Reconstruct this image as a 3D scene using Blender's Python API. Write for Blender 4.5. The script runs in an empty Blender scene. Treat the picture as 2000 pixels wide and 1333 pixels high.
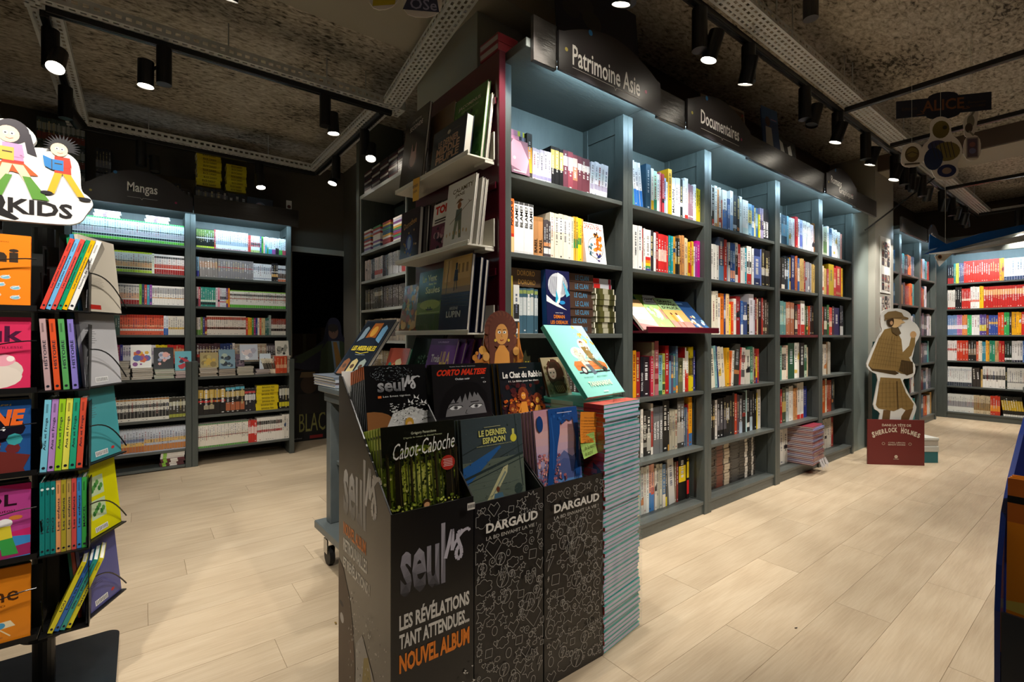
import bpy, bmesh, math, random
from mathutils import Vector, Matrix
random.seed(7)
D = bpy.data; SC = bpy.context.scene; COL = SC.collection
PI = math.pi; R = math.radians

# ------------------------------------------------------------------ camera, world, exposure
cam = D.cameras.new('camera'); camo = D.objects.new('camera', cam); COL.objects.link(camo)
cam.sensor_width = 36.0; cam.lens = 940 * 36 / 2000.0; cam.shift_y = -8.5 / 2000.0
cam.clip_start = 0.02; cam.clip_end = 60
camo.location = (0, 0, 1.15); camo.rotation_euler = (R(90), 0, R(-37.62))
SC.camera = camo
w = D.worlds.new('World'); SC.world = w; w.use_nodes = True
w.node_tree.nodes['Background'].inputs[0].default_value = (0.9, 0.95, 1.0, 1)
w.node_tree.nodes['Background'].inputs[1].default_value = 0.012
SC.view_settings.view_transform = 'Standard'; SC.view_settings.look = 'None'
SC.view_settings.gamma = 1.0; SC.view_settings.use_curve_mapping = False
SC.view_settings.exposure = 0.0
SC.cycles.use_denoising = True
SC.cycles.max_bounces = 6; SC.cycles.diffuse_bounces = 5; SC.cycles.glossy_bounces = 3
SC.cycles.transmission_bounces = 3; SC.cycles.sample_clamp_indirect = 4.0
SPOT_W = 23.5; LED_W = 5.0
WARM = (1.0, 0.93, 0.84); COOL = (0.55, 0.82, 1.0)

def lin(c):
    c = c / 255.0
    return c / 12.92 if c <= 0.04045 else ((c + 0.055) / 1.055) ** 2.4
def hx(s):
    if isinstance(s, tuple): return s
    if len(s) == 3: s = s[0]*2 + s[1]*2 + s[2]*2
    return (lin(int(s[0:2], 16)), lin(int(s[2:4], 16)), lin(int(s[4:6], 16)))

# ------------------------------------------------------------------ materials
MATS = {}
def mat(name, col='808080', rough=0.5, metal=0.0, emit=0.0, attr=False, bump=0, bscale=60, vary=0, vscale=(4, 4, 4), spec=0.5, alpha=1, coat=0):
    m = D.materials.new(name); m.use_nodes = True; nt = m.node_tree; b = nt.nodes['Principled BSDF']
    c = hx(col)
    b.inputs['Base Color'].default_value = (*c, 1); b.inputs['Roughness'].default_value = rough
    b.inputs['Metallic'].default_value = metal; b.inputs['Specular IOR Level'].default_value = spec
    if coat: b.inputs['Coat Weight'].default_value = coat; b.inputs['Coat Roughness'].default_value = 0.12
    if alpha < 1: b.inputs['Alpha'].default_value = alpha
    if emit: b.inputs['Emission Color'].default_value = (*c, 1); b.inputs['Emission Strength'].default_value = emit
    src = None
    if attr:
        a = nt.nodes.new('ShaderNodeAttribute'); a.attribute_name = 'Col'; src = a.outputs['Color']
        nt.links.new(src, b.inputs['Base Color'])
    if vary or bump:
        tc = nt.nodes.new('ShaderNodeTexCoord'); mp = nt.nodes.new('ShaderNodeMapping'); mp.inputs['Scale'].default_value = vscale
        nt.links.new(tc.outputs['Object'], mp.inputs['Vector'])
    if vary:
        n = nt.nodes.new('ShaderNodeTexNoise'); n.inputs['Scale'].default_value = 3; n.inputs['Detail'].default_value = 6; n.inputs['Roughness'].default_value = .65
        nt.links.new(mp.outputs[0], n.inputs['Vector'])
        mr = nt.nodes.new('ShaderNodeMapRange'); mr.inputs['From Min'].default_value = .3; mr.inputs['From Max'].default_value = .7
        mr.inputs['To Min'].default_value = 1 - vary; mr.inputs['To Max'].default_value = 1 + vary
        nt.links.new(n.outputs[0], mr.inputs[0])
        mx = nt.nodes.new('ShaderNodeVectorMath'); mx.operation = 'SCALE'
        if src: nt.links.new(src, mx.inputs[0])
        else: mx.inputs[0].default_value = c
        nt.links.new(mr.outputs[0], mx.inputs['Scale']); nt.links.new(mx.outputs[0], b.inputs['Base Color'])
        r2 = nt.nodes.new('ShaderNodeMapRange'); r2.inputs['To Min'].default_value = rough * .75; r2.inputs['To Max'].default_value = min(1, rough * 1.25)
        nt.links.new(n.outputs[0], r2.inputs[0]); nt.links.new(r2.outputs[0], b.inputs['Roughness'])
    if bump:
        n2 = nt.nodes.new('ShaderNodeTexNoise'); n2.inputs['Scale'].default_value = bscale; n2.inputs['Detail'].default_value = 4
        nt.links.new(mp.outputs[0], n2.inputs['Vector'])
        bp = nt.nodes.new('ShaderNodeBump'); bp.inputs['Strength'].default_value = bump; bp.inputs['Distance'].default_value = .01
        nt.links.new(n2.outputs[0], bp.inputs['Height']); nt.links.new(bp.outputs[0], b.inputs['Normal'])
    MATS[name] = m
    return m
PAINT = mat('grey_painted_wood', '4c514e', .42, vary=.16, vscale=(1.2, 6, 6), bump=.12, bscale=25)
PAINTV = mat('grey_painted_upright', '484e4b', .42, vary=.14, vscale=(6, 6, 1.2), bump=.1, bscale=25)
FASC = mat('black_brown_fascia', '2b2826', .33, vary=.25, vscale=(1, 5, 5), bump=.15, bscale=14)
SIGNM = mat('dark_sign_plate', '302d30', .38, bump=.05, bscale=300)
PRINT = mat('printed_paper', 'ffffff', .38, attr=True)
GLOSS = mat('glossy_print', 'ffffff', .22, attr=True, coat=.3)
MATTE = mat('matte_print', 'ffffff', .6, attr=True)
PAGES = mat('page_edges', 'bdb7aa', .8, bump=.3, bscale=200, vscale=(1, 1, 6))
RED = mat('burgundy_lacquer', '500c1b', .3, coat=.2)
WHITEM = mat('white_metal_ledge', 'd8d4c6', .35)
BLACKM = mat('black_powder_coat', '0b0b0c', .4)
BLACKG = mat('black_gloss_metal', '1a1b1d', .22, vary=.15, vscale=(2, 9, 2))
STEEL = mat('galvanised_steel', 'd4d6d4', .45, metal=.1, vary=.15, vscale=(3, 3, 3))
CARTP = mat('cart_grey_paint', '5a6263', .4, vary=.1)
WALLM = mat('dark_taupe_wall', '5c574d', .8, bump=.08, bscale=80)
WALLG = mat('grey_column_paint', 'a8a99e', .6, bump=.05, bscale=80)
WALLD = mat('dark_brown_wall', '544a3d', .8, bump=.08, bscale=80)
SOFF = mat('soffit_paint', 'a8a190', .7)
SOFF2 = mat('brown_soffit_paint', '5a4c42', .7)
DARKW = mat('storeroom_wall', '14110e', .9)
CARD = mat('cardboard', '6b4c2c', .8)
WHITEC = mat('white_card', 'dcdcd6', .55)
FOAM = mat('white_foam_board', 'e6e6e2', .5)
LEDM = mat('led_tube', 'd5ecff', .5, emit=14)
LAMPM = mat('lamp_glow', 'fff4e0', .5, emit=45)
GREYC = mat('rubber', '151515', .6)
CHROME = mat('chrome', 'b0b0b0', .2, metal=1)
def oak():
    m = D.materials.new('light_oak_plank'); m.use_nodes = True; nt = m.node_tree; b = nt.nodes['Principled BSDF']; N = nt.nodes.new; L = nt.links.new
    tc = N('ShaderNodeTexCoord'); oi = N('ShaderNodeObjectInfo')
    ad = N('ShaderNodeVectorMath'); ad.operation = 'MULTIPLY_ADD'; L(oi.outputs['Random'], ad.inputs[0]); ad.inputs[1].default_value = (37, 91, 13); L(tc.outputs['Object'], ad.inputs[2])
    mp = N('ShaderNodeMapping'); mp.inputs['Scale'].default_value = (.75, 11, 1); L(ad.outputs[0], mp.inputs[0])
    n1 = N('ShaderNodeTexNoise'); n1.inputs['Scale'].default_value = 1.3; n1.inputs['Detail'].default_value = 5; n1.inputs['Distortion'].default_value = .9; L(mp.outputs[0], n1.inputs['Vector'])
    wv = N('ShaderNodeTexWave'); wv.wave_type = 'RINGS'; wv.rings_direction = 'Y'; wv.inputs['Scale'].default_value = 1.1; wv.inputs['Distortion'].default_value = 5; wv.inputs['Detail'].default_value = 3; wv.inputs['Detail Scale'].default_value = .8
    L(mp.outputs[0], wv.inputs['Vector'])
    mp2 = N('ShaderNodeMapping'); mp2.inputs['Scale'].default_value = (9, 160, 1); L(ad.outputs[0], mp2.inputs[0])
    n2 = N('ShaderNodeTexNoise'); n2.inputs['Scale'].default_value = 1; n2.inputs['Detail'].default_value = 4; L(mp2.outputs[0], n2.inputs['Vector'])
    cr = N('ShaderNodeValToRGB'); cr.color_ramp.elements[0].position = .22; cr.color_ramp.elements[0].color = (*hx('aa957a'), 1); cr.color_ramp.elements[1].position = .74; cr.color_ramp.elements[1].color = (*hx('cebda2'), 1)
    e = cr.color_ramp.elements.new(.5); e.color = (*hx('c0ad91'), 1)
    mix = N('ShaderNodeMix'); mix.data_type = 'FLOAT'; mix.inputs[0].default_value = .16; L(n1.outputs[0], mix.inputs[2]); L(wv.outputs[0], mix.inputs[3])
    mix2 = N('ShaderNodeMix'); mix2.data_type = 'FLOAT'; mix2.inputs[0].default_value = .42; L(mix.outputs[0], mix2.inputs[2]); L(n2.outputs[0], mix2.inputs[3])
    L(mix2.outputs[0], cr.inputs[0])
    hs = N('ShaderNodeHueSaturation'); mr = N('ShaderNodeMapRange'); mr.inputs['To Min'].default_value = .95; mr.inputs['To Max'].default_value = 1.05; L(oi.outputs['Random'], mr.inputs[0]); L(mr.outputs[0], hs.inputs['Value']); L(cr.outputs[0], hs.inputs['Color'])
    L(hs.outputs[0], b.inputs['Base Color']); b.inputs['Roughness'].default_value = .42
    bp = N('ShaderNodeBump'); bp.inputs['Strength'].default_value = .12; bp.inputs['Distance'].default_value = .004; L(n2.outputs[0], bp.inputs['Height']); L(bp.outputs[0], b.inputs['Normal'])
    return m
OAK = oak()
def ceil_mat():
    m = D.materials.new('rough_fibre_ceiling'); m.use_nodes = True; nt = m.node_tree; b = nt.nodes['Principled BSDF']; N = nt.nodes.new; L = nt.links.new
    tc = N('ShaderNodeTexCoord'); mp = N('ShaderNodeMapping'); mp.inputs['Rotation'].default_value = (0, 0, .5); mp.inputs['Scale'].default_value = (1, 2.2, 1); L(tc.outputs['Object'], mp.inputs[0])
    n1 = N('ShaderNodeTexNoise'); n1.inputs['Scale'].default_value = 20; n1.inputs['Detail'].default_value = 8; n1.inputs['Roughness'].default_value = .62; n1.inputs['Distortion'].default_value = .6; L(mp.outputs[0], n1.inputs['Vector'])
    n2 = N('ShaderNodeTexNoise'); n2.inputs['Scale'].default_value = 1.8; n2.inputs['Detail'].default_value = 5; L(tc.outputs['Object'], n2.inputs['Vector'])
    mx = N('ShaderNodeMix'); mx.data_type = 'FLOAT'; mx.inputs[0].default_value = .34; L(n1.outputs[0], mx.inputs[2]); L(n2.outputs[0], mx.inputs[3])
    cr = N('ShaderNodeValToRGB'); E_ = cr.color_ramp.elements; E_[0].position = .38; E_[0].color = (*hx('3e382f'), 1); E_[1].position = .62; E_[1].color = (*hx('d9d2c4'), 1)
    e = E_.new(.48); e.color = (*hx('aca290'), 1)
    L(mx.outputs[0], cr.inputs[0]); L(cr.outputs[0], b.inputs['Base Color']); b.inputs['Roughness'].default_value = .95
    bp = N('ShaderNodeBump'); bp.inputs['Strength'].default_value = .5; bp.inputs['Distance'].default_value = .02; L(n1.outputs[0], bp.inputs['Height']); L(bp.outputs[0], b.inputs['Normal'])
    return m
CEIL = ceil_mat()
def clear_mat():
    m = D.materials.new('clear_wrap'); m.use_nodes = True; nt = m.node_tree; nt.nodes.remove(nt.nodes['Principled BSDF'])
    out = nt.nodes['Material Output']; t = nt.nodes.new('ShaderNodeBsdfTransparent'); g = nt.nodes.new('ShaderNodeBsdfGlossy'); g.inputs['Roughness'].default_value = .12
    x = nt.nodes.new('ShaderNodeMixShader'); x.inputs[0].default_value = .14
    tc = nt.nodes.new('ShaderNodeTexCoord'); n = nt.nodes.new('ShaderNodeTexNoise'); n.inputs['Scale'].default_value = 14; nt.links.new(tc.outputs['Object'], n.inputs['Vector'])
    bp = nt.nodes.new('ShaderNodeBump'); bp.inputs['Strength'].default_value = .7; bp.inputs['Distance'].default_value = .02; nt.links.new(n.outputs[0], bp.inputs['Height']); nt.links.new(bp.outputs[0], g.inputs['Normal'])
    nt.links.new(t.outputs[0], x.inputs[1]); nt.links.new(g.outputs[0], x.inputs[2]); nt.links.new(x.outputs[0], out.inputs[0])
    return m
CLEAR = clear_mat()

# ------------------------------------------------------------------ mesh builder
class MB:
    def __init__(s): s.v = []; s.f = []; s.c = []; s.M = None
    def add(s, vs, fs, col='fff'):
        o = len(s.v); c = hx(col)
        s.v += [tuple(s.M @ Vector(p)) if s.M else tuple(p) for p in vs]
        for f in fs: s.f.append([o + i for i in f]); s.c.append(c)
        return s
    def box(s, x0, y0, z0, x1, y1, z1, col='fff'):
        return s.add([(x0,y0,z0),(x1,y0,z0),(x1,y1,z0),(x0,y1,z0),(x0,y0,z1),(x1,y0,z1),(x1,y1,z1),(x0,y1,z1)],
              [(0,3,2,1),(4,5,6,7),(0,1,5,4),(1,2,6,5),(2,3,7,6),(3,0,4,7)], col)
    def bbox(s, x0, y0, z0, x1, y1, z1, b=.004, col='fff'):   # box with chamfered edges
        bm = bmesh.new(); bmesh.ops.create_cube(bm, size=1)
        for v in bm.verts: v.co = Vector(((x0+x1)/2+v.co.x*(x1-x0), (y0+y1)/2+v.co.y*(y1-y0), (z0+z1)/2+v.co.z*(z1-z0)))
        bmesh.ops.bevel(bm, geom=bm.edges[:], offset=b, segments=1, affect='EDGES')
        bm.verts.index_update(); s.add([v.co[:] for v in bm.verts], [[v.index for v in f.verts] for f in bm.faces], col); bm.free(); return s
    def cyl(s, p0, p1, r0, r1=None, n=16, col='fff', caps=True):
        r1 = r0 if r1 is None else r1; p0 = Vector(p0); p1 = Vector(p1); d = (p1 - p0).normalized()
        a = d.orthogonal().normalized(); b = d.cross(a)
        vs = [tuple(p0 + (a*math.cos(2*PI*i/n) + b*math.sin(2*PI*i/n))*r0) for i in range(n)] + [tuple(p1 + (a*math.cos(2*PI*i/n) + b*math.sin(2*PI*i/n))*r1) for i in range(n)]
        fs = [(i, (i+1) % n, n+(i+1) % n, n+i) for i in range(n)]
        if caps: fs += [tuple(range(n))[::-1], tuple(range(n, 2*n))]
        return s.add(vs, fs, col)
    def tube(s, pts, r, n=6, col='fff'):
        for a, b in zip(pts[:-1], pts[1:]): s.cyl(a, b, r, n=n, col=col)
        return s
    def ext(s, poly, y0, y1, col='fff', side=None):   # polygon in XZ extruded along Y
        n = len(poly); vs = [(x, y0, z) for x, z in poly] + [(x, y1, z) for x, z in poly]
        s.add(vs, [tuple(range(n)), tuple(range(2*n-1, n-1, -1))], col)
        return s.add(vs, [(i, n+i, n+(i+1) % n, (i+1) % n) for i in range(n)], side or col)
    def build(s, name, m, parent=None, smooth=False):
        me = D.meshes.new(name); me.from_pydata(s.v, [], s.f)
        at = me.color_attributes.new('Col', 'FLOAT_COLOR', 'CORNER'); buf = []
        for p, c in zip(me.polygons, s.c): buf += [c[0], c[1], c[2], 1.0] * p.loop_total
        at.data.foreach_set('color', buf)
        if smooth: me.polygons.foreach_set('use_smooth', [True]*len(me.polygons))
        me.materials.append(m); me.update()
        o = D.objects.new(name, me); COL.objects.link(o)
        if parent: o.parent = parent
        return o
def tag(o, label, cat, group=None, kind=None):
    if label: o['label'] = label
    if cat: o['category'] = cat
    if group: o['group'] = group
    if kind: o['kind'] = kind
    return o
def empty(name, loc=(0,0,0), rz=0, label=None, cat=None, group=None):
    o = D.objects.new(name, None); o.empty_display_size = .05; COL.objects.link(o); o.location = loc; o.rotation_euler = (0, 0, rz)
    return tag(o, label, cat, group)
def struct(o): o['kind'] = 'structure'; return o

TXT = {}
def text_geo(s, bold=0.0):
    k = (s, bold)
    if k not in TXT:
        c = D.curves.new('lettering_source', 'FONT'); c.body = s; c.size = 1; c.offset = bold; c.resolution_u = 2
        o = D.objects.new('lettering_source', c); COL.objects.link(o)
        dg = bpy.context.evaluated_depsgraph_get(); dg.update()
        me = o.evaluated_get(dg).to_mesh()
        vs = [(v.co.x, v.co.y) for v in me.vertices]; fs = [tuple(p.vertices) for p in me.polygons]
        o.evaluated_get(dg).to_mesh_clear(); D.objects.remove(o); D.curves.remove(c)
        if not vs: vs = [(0, 0), (1, 0), (0, 1)]; fs = []
        x0 = min(v[0] for v in vs); x1 = max(v[0] for v in vs); y0 = min(v[1] for v in vs); y1 = max(v[1] for v in vs)
        TXT[k] = (vs, fs, x0, x1, y0, y1)
    return TXT[k]
class Art:
    """flat print on a plane: local x to the right, z up, drawn towards -Y in thin layers"""
    def __init__(s, mb=None, y=-.0004, step=.00006, clip=None): s.mb = mb or MB(); s.y = y; s.st = step; s.clip = clip
    def cut(s, p):   # keep a printed shape inside its sheet
        if not s.clip: return p
        for ax, lim, sg in ((0, 0, 1), (0, s.clip[0], -1), (1, 0, 1), (1, s.clip[1], -1)):
            q = []
            for i in range(len(p)):
                a, b = p[i-1], p[i]; da, db = sg*(a[ax]-lim), sg*(b[ax]-lim)
                if (da >= 0) != (db >= 0): t = da/(da-db); q.append((a[0]+(b[0]-a[0])*t, a[1]+(b[1]-a[1])*t))
                if db >= 0: q.append(b)
            p = q
            if len(p) < 3: return []
        return p
    def poly(s, pts, col):
        pts = s.cut(pts)
        if len(pts) < 3: return s
        s.y -= s.st
        a = sum(pts[i][0]*pts[(i+1) % len(pts)][1] - pts[(i+1) % len(pts)][0]*pts[i][1] for i in range(len(pts)))
        if a < 0: pts = pts[::-1]
        s.mb.add([(x, s.y, z) for x, z in pts], [tuple(range(len(pts)))], col); return s
    def rect(s, x0, z0, x1, z1, col): return s.poly([(x0,z0),(x1,z0),(x1,z1),(x0,z1)], col)
    def disc(s, x, z, r, col, rz=None, n=18): rz = rz or r; return s.poly([(x + r*math.cos(2*PI*i/n), z + rz*math.sin(2*PI*i/n)) for i in range(n)], col)
    def line(s, pts, w, col):
        for (a, b), (c, d) in zip(pts[:-1], pts[1:]):
            l = math.hypot(c-a, d-b) or 1; nx, nz = -(d-b)/l*w/2, (c-a)/l*w/2
            s.mb.add([(a+nx, s.y-s.st, b+nz), (a-nx, s.y-s.st, b-nz), (c-nx, s.y-s.st, d-nz), (c+nx, s.y-s.st, d+nz)], [(0,1,2,3)], col)
        s.y -= s.st; return s
    def text(s, t, x0, z0, x1, z1, col, bold=0.012, rot=0, shear=0, col2=None):
        """fit the words into the box x0..x1, z0..z1; rot turns about the centre; col2 fades to the foot of the letters as printed"""
        vs, fs, a0, a1, b0, b1 = text_geo(t, bold); s.y -= s.st; cx, cz = (x0+x1)/2, (z0+z1)/2; o = []
        for x, y in vs:
            u = (x-a0)/(a1-a0 or 1)-.5; v = (y-b0)/(b1-b0 or 1)-.5
            px, pz = u*(x1-x0) + v*shear*(z1-z0), v*(z1-z0)
            o.append((cx + px*math.cos(rot) - pz*math.sin(rot), s.y, cz + px*math.sin(rot) + pz*math.cos(rot)))
        if not col2: s.mb.add(o, fs, col)
        else:
            A = hx(col); B = hx(col2)
            for f in fs:
                k = sum((vs[i][1]-b0)/(b1-b0) for i in f)/len(f); s.mb.add([o[i] for i in f], [tuple(range(len(f)))], tuple(B[j]+(A[j]-B[j])*k for j in range(3)))
        return s

def dabs(a, seed, n, x0, x1, z0, z1, r0, r1, cols, asp=1.0, sides=6, f=None):
    rr = random.Random(seed)
    for _ in range(n):
        x, z, r = rr.uniform(x0, x1), rr.uniform(z0, z1), rr.uniform(r0, r1)
        if f and not f(x, z): continue
        an = rr.uniform(0, 1); c = rr.choice(cols); a.poly([(x+r*math.cos(2*PI*i/sides+an)*rr.uniform(.7, 1.2), z+asp*r*math.sin(2*PI*i/sides+an)*rr.uniform(.7, 1.2)) for i in range(sides)], c)
def hatch(a, seed, n, x0, x1, z0, z1, l, wd, cols, ang=1.3, var=.4):
    rr = random.Random(seed)
    for _ in range(n):
        x, z, q = rr.uniform(x0, x1), rr.uniform(z0, z1), ang+rr.uniform(-var, var); ll = l*rr.uniform(.5, 1.2)
        a.line([(x, z), (min(max(x+ll*math.cos(q), x0-.002), x1+.002), z+ll*math.sin(q))], wd, rr.choice(cols))
NAMES = [('white','f0f0ee'),('cream','e6dcc0'),('grey','8a8a8a'),('dark grey','4a4a4a'),('black','161616'),('red','c42828'),('dark red','7a2028'),('orange','e07828'),('yellow','e6c828'),('tan','b8935c'),('brown','6a452a'),
         ('green','3a8a4a'),('lime green','a8d048'),('teal','2a8a88'),('light blue','9cc4dc'),('blue','2a62b8'),('navy','232c58'),('purple','6a3f88'),('pink','e090a8'),('mauve','9a7686'),('pale green','c0dcc4'),('magenta','c4148a'),('slate','5a6878')]
NM = [(n, hx(c)) for n, c in NAMES]
def cname(c):
    c = hx(c); return min(NM, key=lambda n: sum((a**.45-b**.45)**2 for a, b in zip(n[1], c)))[0]
ORD = ['first','second','third','fourth','fifth','sixth','seventh','eighth','ninth','tenth','eleventh','twelfth','thirteenth','fourteenth','fifteenth','sixteenth','seventeenth','eighteenth','nineteenth']
def ordn(i):   # 0-based
    i += 1
    if i < 20: return ORD[i-1]
    t, u = divmod(i, 10); T = {2:'twent',3:'thirt',4:'fort',5:'fift',6:'sixt'}[t]
    return T+'ieth' if u == 0 else T+'y-'+ORD[u-1]

# ------------------------------------------------------------------ books
def shade(c, k): c = hx(c); return tuple(min(1, a*k) for a in c)
def shelf_book(mb, t, h, d, col, acc=(), title=None, pages='e4dfd2', seed=0, tcol=None, pat=None):
    """upright book, spine on y=0 facing -Y, x 0..t, z 0..h"""
    rn = random.Random(seed); ct = min(.0025, t*.18); h2 = h - .003
    mb.box(0, 0, 0, t, ct, h, col); mb.box(0, ct, 0, ct, d, h, col); mb.box(t-ct, ct, 0, t, d, h, col)
    mb.box(ct, ct, .002, t-ct, d-.004, h2, pages)
    e = -.0003; a0, a1 = t*.06, t*.94
    for (c, z0, z1) in acc: mb.add([(a0*.5, e, z0*h), (t-a0*.5, e, z0*h), (t-a0*.5, e, z1*h), (a0*.5, e, z1*h)], [(0,1,2,3)], c)
    if title is None:
        C = hx(col); lum = C[0]*.3+C[1]*.6+C[2]*.1
        tc = tcol or (rn.choice(['1c1c20','2a2a3a','8a2020','203a6a','333']) if lum > .3 else rn.choice(['e8e4d8','d8c890','f0f0f0','c8d0d8']))
        z = h*rn.uniform(.3, .5); z_end = h*rn.uniform(.75, .92); e = -.0006; wd = t*rn.uniform(.28, .46); tc = hx(tc); k_ = rn.uniform(.55, .95); tc = tuple(C[i]*(1-k_)+tc[i]*k_ for i in range(3))
        if rn.random() < .22 and not acc: q0 = rn.uniform(.05, .6); cc_ = rn.choice(['a83830','3a5a88','d8b858','5a8a6a','2a2a30','e8e4dc','b87848']); mb.add([(a0*.5, e, q0*h), (t-a0*.5, e, q0*h), (t-a0*.5, e, (q0+rn.uniform(.06, .25))*h), (a0*.5, e, (q0+.1)*h)], [(0,1,2,3)], cc_)
        while z < z_end:   # word-like marks running up the spine
            l = rn.uniform(.003, .009); mb.add([(t/2-wd/2, e, z), (t/2+wd/2, e, z), (t/2+wd/2*rn.uniform(.6, 1), e, z+l), (t/2-wd/2, e, z+l)], [(0,1,2,3)], tc); z += l + rn.choice([.002, .003, .009])
        l = h*.05
        if rn.random() < .45: mb.add([(t*.3, e, h*.05), (t*.7, e, h*.05), (t*.7, e, h*.05+l*.6), (t*.3, e, h*.05+l*.6)], [(0,1,2,3)], tc)
    elif title:
        vs, fs, a, b, c, dd = text_geo(title[0], .02); z0, z1 = title[1]*h, title[2]*h; o = []
        for x, y in vs: o.append((t*.5 - ((y-c)/(dd-c)-.5)*t*.62, -.0007, z0 + (x-a)/(b-a)*(z1-z0)))
        mb.add(o, fs, title[3])
COUNT = {}
def row(x0, x1, y, z, runs, depth=.2, label=None, name='comic_album', cat='comic book', group=None, noun='album', bulk=None, M=None, jit=.006, seed=1, hs=1.0):
    """runs: (n, colour, height, relative thickness, accents, extra) packed from x0 to x1; extra: dict(tilt, title, gap)"""
    rn = random.Random(seed); items = []
    for r in runs:
        n, col, h, t = r[:4]; acc = r[4] if len(r) > 4 and r[4] else ''; ex = r[5] if len(r) > 5 else {}
        A = []
        for a in acc.split():
            c, zz = a.split('@'); p, q = zz.split('-'); A.append((c, float(p), float(q)))
        for i in range(n):
            e = dict(ex)
            if 'titles' in e: e['title'] = e['titles'][i]
            items.append((col, h*hs, t, A, e, i))
    def adv(it): return it[2]
    tot = sum(adv(i) for i in items); gaps = sum(i[4].get('gap', 0) for i in items)
    lean = sum(abs(math.tan(R(i[4].get('tilt', 0))))*i[1] for k, i in enumerate(items) if i[4].get('tilt') and (k == 0 or items[k-1][4].get('tilt') != i[4]['tilt']))
    k = max(.1, (x1 - x0 - gaps - lean)) / tot; x = x0; pt = 0
    for n, (col, h, t, A, e, i) in enumerate(items):
        t *= k; tl = e.get('tilt', 0); x += e.get('gap', 0)
        if tl < 0 and pt != tl: x += math.tan(R(-tl))*h         # leans to the left neighbour
        if tl == 0 and pt > 0: x += math.tan(R(pt))*items[n-1][1]
        pt = tl
        jy = rn.uniform(0, jit); hh = h * (1 if e.get('same') else rn.uniform(.985, 1.015)); cc = col if e.get('same') else shade(col, rn.uniform(.88, 1.1))
        mt = Matrix.Translation((x + .0002, y + jy + e.get('in', 0), z + .0005)) @ Matrix.Rotation(R(tl), 4, 'Y')
        if tl > 0: mt = Matrix.Translation((x + .0002, y + jy, z + .0005 + t*math.sin(R(tl)))) @ Matrix.Rotation(R(tl), 4, 'Y')
        if M: mt = M @ mt
        tt = e.get('title')
        if bulk:
            bulk.M = mt; shelf_book(bulk, t*.97, hh, depth*(.8 if h < .2 else 1), cc, A, tt, seed=n*7+seed, tcol=e.get('tcol')); bulk.M = None
        else:
            mb = MB(); shelf_book(mb, t*.97, hh, depth*(.8 if h < .2 else 1), cc, A, tt, seed=n*7+seed, tcol=e.get('tcol'))
            o = mb.build(name, PRINT); o.matrix_world = mt
            th = 'slim ' if t < .013 else ('thick ' if t > .028 else '')
            tag(o, f"{th}{cname(col)} {noun}, {ordn(n)} from left on {label}", cat, group)
            COUNT[name] = COUNT.get(name, 0) + 1
        x += t / max(.5, math.cos(R(tl)))

def face_book(name, loc, rz, tilt, w_, h, t, col, art=None, label=None, spine=None, group=None, cat='comic book', mat_=None, roll=0, spine_txt=None, gloss=GLOSS, back=None, artk=1.0):
    """book standing face out: cover on y=0 facing local -Y, x 0..w, z 0..h, thickness to +Y, leaned back by tilt about its foot"""
    mb = MB(); ct = .0022 if t > .006 else t*.3; sp = spine or col
    mb.box(0, 0, 0, w_, ct, h, col); mb.box(0, t-ct, 0, w_, t, h, back or col); mb.box(0, ct, 0, ct, t-ct, h, sp)
    o = mb.build(name, mat_ or gloss); tag(o, label, cat, group)
    MB().box(ct, ct, .003, w_-.004, t-ct, h-.003).build('page_block', PAGES, o)
    if art:
        A = Art(clip=(w_, h), step=.00003); art(A, w_, h)
        if artk < 1: A.mb.v = [(x, y, h-(h-z)*artk) for x, y, z in A.mb.v]
        A.mb.build('cover_print', mat_ or gloss, o)
    o.matrix_world = Matrix.Translation(loc) @ Matrix.Rotation(rz, 4, 'Z') @ Matrix.Rotation(-tilt, 4, 'X') @ Matrix.Rotation(roll, 4, 'Y')
    return o
def flat_stack(loc, rz, n, w_, d, t, cols, label, group, name='comic_album', jit=.006, seed=3, side='front', band=None, noun=None, cat='comic book', wr=None, titles=None, tcol='fff', edge=None):
    """books lying flat, spines facing local -Y (side front) or page edges"""
    rn = random.Random(seed); z = loc[2]; out = []
    for i in range(n):
        mb = MB(); c = cols[i % len(cols)]; tt = t*rn.uniform(.93, 1.07); ct = min(.0025, tt*.2)
        mb.box(0, 0, 0, w_, d, ct, c); mb.box(0, 0, tt-ct, w_, d, tt, c)
        if side == 'front': mb.box(0, 0, ct, w_, ct, tt-ct, c); mb.box(.002, ct, ct, w_-.002, d-.003, tt-ct, 'ddd6c8')
        else: mb.box(0, d-ct, ct, w_, d, tt-ct, c); mb.box(.003, .004, ct, w_-.003, d-ct, tt-ct, 'd8d2c8')
        A = Art(mb)
        if edge: A.rect(0, tt-.0028, w_, tt-.0004, edge)
        if band:
            for (bc, p, q) in band: A.rect(w_*p, ct*.3, w_*q, tt-ct*.3, bc)
        if titles: A.text(titles, w_*.25, tt*.22, w_*.8, tt*.8, tcol)
        o = mb.build(name, PRINT)
        o.matrix_world = Matrix.Translation((loc[0], loc[1], z)) @ Matrix.Rotation(rz + rn.uniform(-.02, .02), 4, 'Z') @ Matrix.Translation((rn.uniform(-jit, jit), rn.uniform(-jit, jit), .0003))
        pos = 'topmost' if i == n-1 else ('lowest' if i == 0 else ordn(i) + ' up')
        tag(o, f"{cname(c)} {noun or 'book'} lying flat, {pos} in {label}", cat, group); out.append(o); z += tt + .0004
    return out, z

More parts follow.
